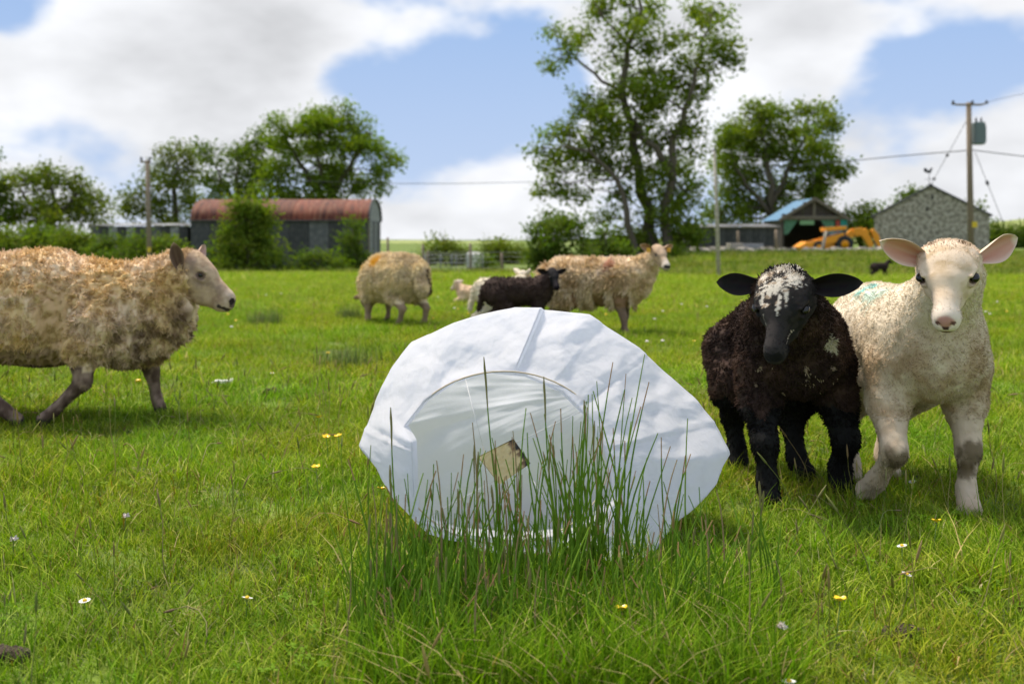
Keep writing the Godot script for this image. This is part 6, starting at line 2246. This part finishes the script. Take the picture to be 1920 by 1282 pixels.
func thin_tube(st: SurfaceTool, pts: Array, rad: Array) -> void:
	# the stem is scaled by its length later, so the radius is given for a stem of 0.4 m
	var r: Array = []
	for x in rad: r.append(x * 0.0058)
	tube(st, pts, r, 5, false)


func make_rushes() -> void:
	var m := paint("rush_green", Color.WHITE, 0.6)
	m.vertex_color_use_as_albedo = true
	m.metallic_specular = 0.2
	var variants: Array = []
	for k in 14:
		variants.append(stem_mesh([0.02, 0.1, -0.08, 0.16, -0.14, 0.05, -0.03][k % 7], k + 1, [0, 1, 0, 4, 0, 1, 2, 0, 4, 4, 1, 0, 3, 1][k]))
	var clumps: Array = [
		[725, 1195, 36, 0.06, 0.27, "rush clump at the lower left of the lantern"], [800, 1180, 46, 0.075, 0.28, "rush clump before the left side of the lantern's mouth"], [905, 1160, 46, 0.08, 0.29, "rush clump right below the lantern's fuel pad"],
		[1015, 1135, 48, 0.075, 0.33, "rush clump before the right half of the lantern's mouth"], [1105, 1120, 40, 0.07, 0.39, "tallest rush clump, before the lantern's middle right panel"], [1195, 1125, 24, 0.08, 0.31, "sparse rush clump at the lantern's bottom corner"],
		[1330, 1130, 14, 0.06, 0.24, "small rush clump below the lantern's right tip"], [1415, 1140, 12, 0.05, 0.23, "small rush clump before the black lamb's front hooves"],
		[745, 1238, 34, 0.07, 0.19, "front left rush clump near the picture's bottom edge"], [860, 1235, 34, 0.08, 0.19, "front rush clump near the bottom edge, below the lantern's mouth"], [975, 1215, 34, 0.08, 0.2, "front rush clump left of the big foreground buttercup"], [1085, 1200, 26, 0.08, 0.2, "front right rush clump below the lantern's bottom corner"],
		[1190, 1215, 24, 0.08, 0.19, "rush clump left of the small one under the lantern's right tip"], [1290, 1190, 18, 0.07, 0.2, "rush clump right of the lantern's bottom corner, low in the picture"]]
	for c in clumps:
		var d: float = EYE * FP / (c[1] - HZ)
		var foot := on_ground(c[0], d)
		var o := thing("rush_clump", c[5], "rush", foot, 0.0, "rush clumps round the lantern")
		for i in int(c[2] * 1.55):
			var a := rnd(0, TAU)
			var r: float = c[3] * sqrt(rng.randf()) * 1.25
			var q := Vector3(cos(a) * r * 1.1, 0, sin(a) * r * 0.8)
			q.y = ground_y(foot.x + q.x, foot.z + q.z) - foot.y - 0.01
			var hgt: float = c[4] * (0.42 + 0.72 * pow(rng.randf(), 1.25))
			if rng.randf() < 0.08: hgt *= 1.2
			var s := part("stem", variants[rng.randi() % 14], m, o)
			var fat := rnd(0.75, 1.15) * 0.42
			s.transform = Transform3D(Basis(Vector3.UP, rnd(0, TAU)) * Basis(Vector3.RIGHT, rng.randfn() * 0.09 + r * 0.4) * Basis.from_scale(Vector3(fat, hgt, fat)), q)
	# the few that stand out above the rest: [foot px, py, tip px, py, mesh]
	var o := thing("tall_rush_stems", "scattered tall single rush stems rising in front of the lantern paper", "rush", on_ground(1100, 1.95))
	for q in [[1125, 1120, 1107, 680, 1, 2.0], [945, 1140, 925, 712, 6, 1.98], [1150, 1115, 1160, 760, 1, 2.03], [1310, 990, 1230, 800, 3, 2.06], [1255, 1100, 1253, 850, 1, 2.02], [745, 1170, 748, 800, 6, 1.9], [1040, 1120, 1036, 745, 6, 2.0], [1075, 1110, 1062, 765, 13, 2.02], [1215, 1120, 1255, 860, 12, 1.98], [1170, 1130, 1120, 800, 3, 1.98], [860, 1110, 905, 880, 3, 2.0], [1010, 1100, 1000, 790, 1, 2.02]]:
		var a := at(q[0], q[1], q[5])
		a.y = ground_y(a.x, a.z) - 0.01
		var b := at(q[2], q[3], q[5] + 0.02)
		var s := part("stem", variants[q[4]], m, o)
		var y := b - a
		var x := y.cross(Vector3(0, 0, 1)).normalized()
		s.transform = Transform3D(Basis(x * 0.42, y, x.cross(y).normalized() * 0.42), a - o.position)
	# darker rush tufts out in the field
	var blade: Array = []
	for k in 3: blade.append(tuft_mesh(46, 0.45, 0.5, 1.1, 0.02, [[Color(0.14, 0.21, 0.05), 6.0], [Color(0.22, 0.27, 0.09), 3.0], [Color(0.34, 0.28, 0.15), 1.2]], 300 + k, 0.35))
	for q in [[500, 8.9, 0.13, 1.0, "pale rush tuft in front of the barn's bush, beside the left ewe's nose"], [640, 5.75, 0.11, 1.5, "dark wide rush tuft in the grass left of the lantern"], [655, 9.6, 0.1, 0.8, "small rush tuft at the grazing ewe's head"]]:
		var foot := on_ground(q[0], q[1])
		var tu := thing("rush_tuft", q[4], "rush", foot, 0.0, "rush tufts in the field")
		for i in 9:
			var b := part("blades", blade[i % 3], m, tu)
			var s: float = q[2] * rnd(0.7, 1.2) * 1.6
			b.transform = Transform3D(Basis(Vector3.UP, rnd(0, TAU)).scaled(Vector3(s * 1.1, s, s * 1.1)), Vector3(rnd(-0.12, 0.12) * q[3], 0, rnd(-0.08, 0.08) * q[3]))


func tuft_mesh(blades: int, radius: float, lo: float, hi: float, width: float, palette: Array, sd: int, lean: float) -> ArrayMesh:
	var r := RandomNumberGenerator.new()
	r.seed = sd
	var verts := PackedVector3Array()
	var nrm := PackedVector3Array()
	var col := PackedColorArray()
	var weights := 0.0
	for p in palette: weights += p[1]
	for i in blades:
		var a := r.randf() * TAU
		var q := radius * sqrt(r.randf())
		var root := Vector3(cos(a) * q, -0.01, sin(a) * q)
		var yaw := r.randf() * TAU
		var out := Vector3(cos(yaw), 0, sin(yaw))
		var side := Vector3(-out.z, 0, out.x)
		var h := r.randf_range(lo, hi)
		var bend := lean * r.randf_range(0.15, 1.6)
		var w := width * r.randf_range(0.6, 1.25)
		var pick := r.randf() * weights
		var c := Color.WHITE
		for p in palette:
			pick -= p[1]
			if pick <= 0.0:
				c = p[0]
				break
		var v := r.randf_range(0.75, 1.3)
		c = Color(c.r * v, c.g * v, c.b * v)
		var twist := r.randf_range(-0.8, 0.8)
		var pts: Array = []
		var seg := 3
		for s in seg + 1:
			var t := float(s) / seg
			var centre := root + Vector3.UP * h * (t - 0.22 * bend * t * t) + out * h * bend * t * t * 0.8
			var sd2 := side.rotated(Vector3.UP, twist * t)
			var ww := w * (1.0 - pow(t, 1.6)) * 0.5
			pts.append([centre - sd2 * ww, centre + sd2 * ww])
		for s in seg:
			var A: Vector3 = pts[s][0]
			var Bq: Vector3 = pts[s][1]
			var C: Vector3 = pts[s + 1][1]
			var D: Vector3 = pts[s + 1][0]
			var nn := (C - A).cross(Bq - A).normalized()
			for t in ([[A, Bq, C], [A, C, D]] if s < seg - 1 else [[A, Bq, C]]):
				for k in 3:
					verts.append(t[k])
					nrm.append(nn)
					col.append(c)
	var arr := []
	arr.resize(Mesh.ARRAY_MAX)
	arr[Mesh.ARRAY_VERTEX] = verts
	arr[Mesh.ARRAY_NORMAL] = nrm
	arr[Mesh.ARRAY_COLOR] = col
	var m := ArrayMesh.new()
	m.add_surface_from_arrays(Mesh.PRIMITIVE_TRIANGLES, arr)
	return m


func petal_mesh(length: float, width: float, cup: float) -> ArrayMesh:
	var st := tool()
	st.set_smooth_group(0)
	var nu := 5
	var rows: Array = []
	for i in nu + 1:
		var u := float(i) / nu
		var w := width * 0.5 * sin(PI * (0.12 + 0.8 * u))
		rows.append([Vector3(u * length, cup * u * u + w * 0.25, -w), Vector3(u * length, cup * u * u, 0), Vector3(u * length, cup * u * u + w * 0.25, w)])
	for i in nu:
		for k in 2: quad(st, rows[i][k], rows[i][k + 1], rows[i + 1][k + 1], rows[i + 1][k])
	st.generate_normals()
	return st.commit()


func make_flowers() -> void:
	var gold := paint("buttercup_yellow", lin(0.86, 0.58, 0.01), 0.3)
	var white := paint("daisy_white", lin(0.8, 0.8, 0.8), 0.7)
	var stalk := paint("stalk_green", lin(0.13, 0.22, 0.04), 0.7)
	var eye := paint("daisy_eye", lin(0.7, 0.45, 0.02), 0.8)
	var clover := paint("clover_white", lin(0.74, 0.68, 0.66), 0.8)
	var pet := petal_mesh(0.0135, 0.0135, 0.006)
	var ray := petal_mesh(0.011, 0.004, 0.0015)
	var dot := SphereMesh.new()
	dot.radius = 0.0042
	dot.height = 0.006
	dot.radial_segments = 10
	dot.rings = 5
	# [px, py of the flower, height above ground, label]
	var cups: Array = [
		[1576, 1115, 0.10, "big yellow buttercup in the foreground, below the lambs"], [1757, 971, 0.09, "yellow buttercup in front of the white lamb's hoof"], [592, 872, 0.1, "yellow buttercup left of the lantern's left tip"], [716, 915, 0.08, "yellow buttercup touching the lantern's lower left edge"],
		[598, 770, 0.1, "topmost of three buttercups between left ewe and lantern"], [611, 810, 0.1, "left one of a pair of buttercups between left ewe and lantern"], [634, 810, 0.1, "right one of a pair of buttercups between left ewe and lantern"], [1166, 1148, 0.07, "yellow buttercup down among the rush stems below the lantern"],
		[1302, 630, 0.1, "left one of two buttercups behind the lantern's right shoulder"], [1322, 655, 0.1, "right one of two buttercups behind the lantern's right shoulder"]]
	for c in cups:
		var d: float = (EYE - c[2]) * FP / (c[1] - HZ)
		var foot := on_ground(c[0], d)
		var o := thing("buttercup", c[3], "flower", foot, rnd(0, TAU), "buttercups in the grass")
		var tilt := Basis(Vector3.RIGHT, rnd(0.1, 0.35))
		part("stem", tube_mesh([Vector3(0.01, -0.01, 0), Vector3(0.004, c[2] * 0.6, 0), Vector3(0, c[2], 0)], [0.0013, 0.0011, 0.001], 5), stalk, o)
		for k in 5:
			var p := part("petal", pet, gold, o)
			p.transform = Transform3D(tilt * Basis(Vector3.UP, TAU * k / 5.0), Vector3(0, c[2], 0))
		part("centre", dot, eye, o).position = Vector3(0, c[2] + 0.002, 0)
	var daisies: Array = [[463, 1107, 0.05, "white daisy left of the rush clumps"], [158, 1126, 0.05, "white daisy near the picture's lower left corner"], [1692, 1028, 0.06, "white daisy below and between the lambs' front legs"], [1701, 1067, 0.06, "lower white daisy below the white lamb"], [1712, 892, 0.05, "white daisy between the white lamb's front legs"], [510, 693, 0.06, "white daisy behind the left ewe's front leg"], [1480, 706 + 560, 0.05, "white daisy at the picture's bottom edge"]]
	for c in daisies:
		var d: float = (EYE - c[2]) * FP / (c[1] - HZ)
		var foot := on_ground(c[0], d)
		var o := thing("daisy", c[3], "flower", foot, rnd(0, TAU), "daisies in the grass")
		var tilt := Basis(Vector3.RIGHT, rnd(0.0, 0.4))
		part("stem", tube_mesh([Vector3(0.005, -0.01, 0), Vector3(0, c[2], 0)], [0.0011, 0.001], 5), stalk, o)
		for k in 16:
			var p := part("petal", ray, white, o)
			p.transform = Transform3D(tilt * Basis(Vector3.UP, TAU * k / 16.0), Vector3(0, c[2], 0))
		part("centre", dot, eye, o).position = Vector3(0, c[2] + 0.002, 0)
	# clover heads
	var st := tool()
	st.set_smooth_group(0)
	for k in 26:
		var v := any_dir()
		v.y = absf(v.y) * 0.9 - 0.2
		var side := v.cross(Vector3(0.3, 1, 0.2)).normalized() * 0.0026
		tri(st, Vector3.ZERO + side, v.normalized() * 0.011, Vector3.ZERO - side)
		tri(st, v.normalized() * 0.004 + v.cross(side).normalized() * 0.0026, v.normalized() * 0.011, v.normalized() * 0.004 - v.cross(side).normalized() * 0.0026)
	st.generate_normals()
	var head := st.commit()
	for c in [[1467, 1180, 0.07, "white clover head in the foreground right of the rush clumps"], [1380, 815, 0.1, "white clover head between the lantern's right tip and the black lamb"], [25, 1000, 0.05, "white clover head by the picture's left edge"], [235, 1195 - 235, 0.05, "white clover head in the grass below the left ewe"]]:
		var d: float = (EYE - c[2]) * FP / (c[1] - HZ)
		var o := thing("clover_flower", c[3], "flower", on_ground(c[0], d), rnd(0, TAU), "clover flowers in the grass")
		part("stem", tube_mesh([Vector3(0.005, -0.01, 0), Vector3(0, c[2], 0)], [0.0011, 0.001], 5), stalk, o)
		part("flower_head", head, clover, o).position = Vector3(0, c[2], 0)
	# far flowers, a few pixels each
	var far_head := SphereMesh.new()
	far_head.radius = 0.013
	far_head.height = 0.014
	far_head.radial_segments = 8
	far_head.rings = 4
	for i in 70:
		var d := rnd(4.2, 15.0)
		var px := rnd(20, 1900)
		var yellow := i % 3 == 0
		var foot := on_ground(px, d)
		var o := part("far_buttercup" if yellow else "far_clover", far_head, gold if yellow else clover)
		o.position = foot + Vector3(0, rnd(0.065, 0.09), 0)
		if yellow: tag(o, "tiny yellow flower dotting the pasture behind", "flower", "small far yellow flowers")
		else: tag(o, "tiny white flower dotting the pasture behind", "flower", "small far white flowers")
	# droppings and a scrap of shed wool
	var dung := textured("dung", noise_tex(0.06, [[0.2, lin(0.03, 0.022, 0.014)], [0.8, lin(0.11, 0.075, 0.045)]], 4, 141, 256), 9.0, 0.95, bump_tex(0.08, 12.0, 4, 142, 256), 1.0)
	for c in [[1700, 1188, 0.028, "dark dung clump in the foreground below the white lamb"], [1345, 1098, 0.025, "dark dung clump beside the small rush clump"], [15, 1245, 0.024, "brown dung clump in the lower left corner"], [510, 735, 0.03, "flattened brown dung patch left of the dark wide rush tuft"]]:
		var foot := on_ground(c[0], EYE * FP / (c[1] - HZ))
		var B := new_body()
		var s: float = c[2]
		var seed_x: float = c[0]
		blob([cap(Vector3(-s, s * 0.3, 0), Vector3(s, s * 0.35, 0.0), s * 0.6, s * 0.5, s * 0.4), cap(Vector3(-s * 0.3, s * 0.5, s * 0.4), Vector3(s * 0.3, s * 0.55, -s * 0.4), s * 0.5, s * 0.45, s * 0.4)], s * 0.16, B, Transform3D(), func(_p: Vector3) -> Color: return Color.WHITE, func(p: Vector3) -> float: return s * 0.35 * noise.get_noise_3d(p.x * 30.0 + seed_x, p.y * 30.0, p.z * 30.0))
		var arr := []
		arr.resize(Mesh.ARRAY_MAX)
		arr[Mesh.ARRAY_VERTEX] = B.v
		arr[Mesh.ARRAY_NORMAL] = B.n
		arr[Mesh.ARRAY_INDEX] = B.i
		var mesh := ArrayMesh.new()
		mesh.add_surface_from_arrays(Mesh.PRIMITIVE_TRIANGLES, arr)
		var o := part("dung_clump", mesh, dung)
		o.position = foot + Vector3(0, 0.004, 0)
		tag(o, c[3], "dung", "dung in the grass")
	var w := on_ground(418, 5.0)
	var W := new_body()
	blob([cap(Vector3(-0.03, 0.03, 0), Vector3(0.028, 0.04, 0.005), 0.014, 0.012, 0.01), cap(Vector3(-0.005, 0.04, -0.01), Vector3(0.03, 0.05, 0.01), 0.009, 0.007, 0.01)], 0.004, W, Transform3D(), func(_p: Vector3) -> Color: return Color(0.75, 0.75, 0.74), func(p: Vector3) -> float: return 0.02 * noise.get_noise_3d(p.x * 35.0, p.y * 35.0, p.z * 35.0))
	var sc := thing("wool_scrap", "scrap of white wool lying in the grass before the left ewe", "wool", w)
	sc.scale = Vector3(1.2, 0.6, 1.2)
	var wm := paint("scrap_white", Color.WHITE, 0.9)
	wm.vertex_color_use_as_albedo = true
	commit_body(W, wm, sc)


# ---------------------------------------------------------------- grass

func make_grass() -> void:
	var m := paint("grass_blade", Color.WHITE, 0.7)
	m.vertex_color_use_as_albedo = true
	m.metallic_specular = 0.15
	m.backlight_enabled = true
	m.backlight = Color(0.75, 0.85, 0.25)
	var green: Array = [[Color(0.21, 0.305, 0.022), 6.0], [Color(0.295, 0.37, 0.034), 4.8], [Color(0.14, 0.23, 0.018), 3.0], [Color(0.38, 0.4, 0.08), 2.0], [Color(0.47, 0.39, 0.2), 1.1], [Color(0.22, 0.14, 0.06), 0.4]]
	var lush: Array = [[Color(0.165, 0.295, 0.018), 5.0], [Color(0.24, 0.355, 0.025), 4.0], [Color(0.11, 0.22, 0.014), 2.5], [Color(0.4, 0.33, 0.15), 0.6]]
	var kinds: Array = []
	for k in 6: kinds.append(tuft_mesh(34, 0.085, 0.022, 0.062, 0.0034, green, 400 + k, 1.0))
	var tall: Array = []
	for k in 4: tall.append(tuft_mesh(22, 0.06, 0.07, 0.17, 0.0042, lush, 430 + k, 0.75))
	var seedy: Array = []
	for k in 5: seedy.append(seed_stem(450 + k))
	var field := Node3D.new()
	field.name = "grass"
	add_child(field)
	field.set_meta("kind", "stuff")
	var put := func(meshes: Array, d0: float, d1: float, per_m2: float, s0: float, s1: float, flat: float) -> void:
		var places: Array = []
		var tints: Array = []
		for k in meshes.size():
			places.append([])
			tints.append([])
		var wide := func(d: float) -> float: return 0.6 * d + 0.7
		var area: float = (0.6 * (d1 * d1 - d0 * d0) + 1.4 * (d1 - d0))
		var count := int(area * per_m2)
		for i in count:
			# even spread over the wedge before the camera
			var d := sqrt(lerpf(d0 * d0, d1 * d1, rng.randf()))
			var w: float = wide.call(d)
			var x := rnd(-w, w)
			var y := ground_y(x, -d)
			var patch := noise.get_noise_2d(x * 0.55, d * 0.55)
			var small := noise.get_noise_2d(x * 2.6 + 11.0, d * 2.6)
			var s := rnd(s0, s1) * (1.0 + 0.25 * patch + 0.22 * small)
			var k := i % meshes.size()
			places[k].append(Transform3D(Basis(Vector3.UP, rnd(0, TAU)) * Basis.from_euler(Vector3(rng.randfn() * 0.1, 0, rng.randfn() * 0.1)) * Basis.from_scale(Vector3(s, s * flat, s)), Vector3(x, y, -d)))
			var v := rnd(0.86, 1.14) * (1.0 + 0.22 * patch)
			var warm := 1.0 + 0.26 * noise.get_noise_2d(x * 0.8 + 40.0, d * 0.8) + 0.12 * small
			tints[k].append(Color(v * warm, v, v * rnd(0.85, 1.1)))
		for k in meshes.size():
			var o := multi(meshes[k], places[k], tints[k], m)
			o.name = "blades"
			field.add_child(o, true)
	var clovers: Array = []
	for k in 3: clovers.append(clover_mesh(480 + k))
	var thatch: Array = []
	for k in 2: thatch.append(tuft_mesh(14, 0.1, 0.012, 0.03, 0.003, [[Color(0.42, 0.34, 0.18), 3.0], [Color(0.3, 0.24, 0.12), 2.0], [Color(0.5, 0.43, 0.25), 1.0]], 490 + k, 2.6))
	put.call(clovers, 0.8, 5.5, 30.0, 0.6, 1.0, 0.8)
	put.call(thatch, 0.8, 6.0, 45.0, 0.8, 1.6, 1.0)
	put.call(kinds, 0.8, 2.6, 760.0, 0.85, 1.25, 1.0)
	put.call(kinds, 2.6, 4.3, 520.0, 0.9, 1.35, 1.0)
	put.call(kinds, 4.3, 11.0, 190.0, 1.2, 1.8, 0.9)
	put.call(kinds, 11.0, 28.0, 48.0, 2.2, 3.2, 0.6)
	put.call(kinds, 28.0, 60.0, 9.0, 4.5, 7.0, 0.45)
	put.call(seedy, 1.0, 4.6, 40.0, 0.7, 1.25, 1.0)
	put.call(seedy, 4.6, 14.0, 6.0, 0.8, 1.3, 1.0)
	put.call(tall, 1.0, 4.6, 16.0, 0.5, 0.9, 1.0)
	# longer grass round the rushes
	var places: Array = [[], [], [], []]
	var tints: Array = [[], [], [], []]
	for i in 560:
		var px := 690.0 + 760.0 * rng.randf() + rng.randfn() * 20.0
		var py := rnd(1095, 1330)
		var d := EYE * FP / (py - HZ)
		var p := on_ground(px, d)
		var s := rnd(0.5, 1.15)
		places[i % 4].append(Transform3D(Basis(Vector3.UP, rnd(0, TAU)).scaled(Vector3(s, s, s)), p))
		var v := rnd(0.8, 1.15)
		tints[i % 4].append(Color(v, v, v))
	for k in 4:
		var o := multi(tall[k], places[k], tints[k], m)
		o.name = "long_blades"
		field.add_child(o, true)
	# rank grass on the bank and along the hedge foot
	var rough: Array = []
	for k in 3: rough.append(tuft_mesh(40, 0.5, 0.2, 0.5, 0.03, [[Color(0.16, 0.22, 0.04), 4.0], [Color(0.24, 0.26, 0.07), 3.0], [Color(0.34, 0.3, 0.13), 1.5], [Color(0.09, 0.14, 0.03), 2.0]], 470 + k, 0.8))
	places = [[], [], []]
	tints = [[], [], []]
	for i in 2600:
		var p: Vector3
		if i % 5 < 3: p = on_ground(rnd(1230, 2050), rnd(40.0, 62.0))
		elif i % 5 == 3: p = on_ground(rnd(640, 1260), rnd(50.0, 58.0))
		else: p = on_ground(rnd(-100, 720), rnd(53.0, 60.0))
		var s := rnd(0.5, 1.15)
		places[i % 3].append(Transform3D(Basis(Vector3.UP, rnd(0, TAU)).scaled(Vector3(s, s * rnd(0.5, 1.0), s)), p))
		var v := rnd(0.75, 1.2)
		tints[i % 3].append(Color(v * rnd(0.9, 1.15), v, v))
	for k in 3:
		var o := multi(rough[k], places[k], tints[k], m)
		o.name = "rank_blades"
		field.add_child(o, true)


func clover_mesh(sd: int) -> ArrayMesh:
	# low trefoil leaves on short stalks
	var r := RandomNumberGenerator.new()
	r.seed = sd
	var st := tool()
	st.set_smooth_group(-1)
	for i in 11:
		var a := r.randf() * TAU
		var q := 0.07 * sqrt(r.randf())
		var c := Vector3(cos(a) * q, r.randf_range(0.02, 0.046), sin(a) * q)
		var v := r.randf_range(0.8, 1.25)
		st.set_color(Color(0.15 * v, 0.25 * v, 0.025 * v))
		var tilt := Basis.from_euler(Vector3(r.randf_range(-0.6, 0.6), r.randf() * TAU, r.randf_range(-0.6, 0.6)))
		var s := r.randf_range(0.005, 0.0085)
		for k in 3:
			var d := Vector3(cos(TAU * k / 3.0), 0, sin(TAU * k / 3.0))
			var w := Vector3(-d.z, 0, d.x)
			quad(st, c, c + tilt * (d * 1.1 + w * 0.75) * s, c + tilt * (d * 1.9 + Vector3(0, 0.25, 0)) * s, c + tilt * (d * 1.1 - w * 0.75) * s)
		tube(st, [Vector3(c.x * 0.8, -0.005, c.z * 0.8), c], [0.0007, 0.0006], 3, false)
	st.generate_normals()
	return st.commit()


func seed_stem(sd: int) -> ArrayMesh:
	var r := RandomNumberGenerator.new()
	r.seed = sd
	var st := tool()
	st.set_smooth_group(0)
	var lean := r.randf_range(-0.08, 0.08)
	var h := r.randf_range(0.1, 0.19)
	var flat := sd % 5 == 2
	if flat:
		lean = 0.1
		h = 0.06
	st.set_color(Color(0.24, 0.26, 0.08) if sd % 2 else Color(0.40, 0.33, 0.17))
	var pts: Array = []
	for i in 6:
		var t := i / 5.0
		pts.append(Vector3(lean * t * t, h * (t if not flat else sin(t * 2.2)), 0.006 * sin(t * 5.0)))
	tube(st, pts, [0.0011, 0.001, 0.0009, 0.0008, 0.0007, 0.0006], 4, false)
	st.set_color([Color(0.34, 0.27, 0.13), Color(0.26, 0.27, 0.09), Color(0.3, 0.2, 0.13)][sd % 3])
	var e: Vector3 = pts[5]
	var dir: Vector3 = (pts[5] - pts[4]).normalized()
	tube(st, [e, e + dir * 0.008, e + dir * 0.022, e + dir * 0.036], [0.0008, 0.0024, 0.0022, 0.0005], 5)
	for k in 2:
		st.set_color(Color(0.16, 0.27, 0.03))
		var a := r.randf() * TAU
		var q := Vector3(cos(a), 0.7, sin(a)) * 0.05
		var side := Vector3(-sin(a), 0, cos(a)) * 0.0016
		tri(st, pts[1] - side, pts[1] + side, pts[1] + q)
	st.generate_normals()
	return st.commit()
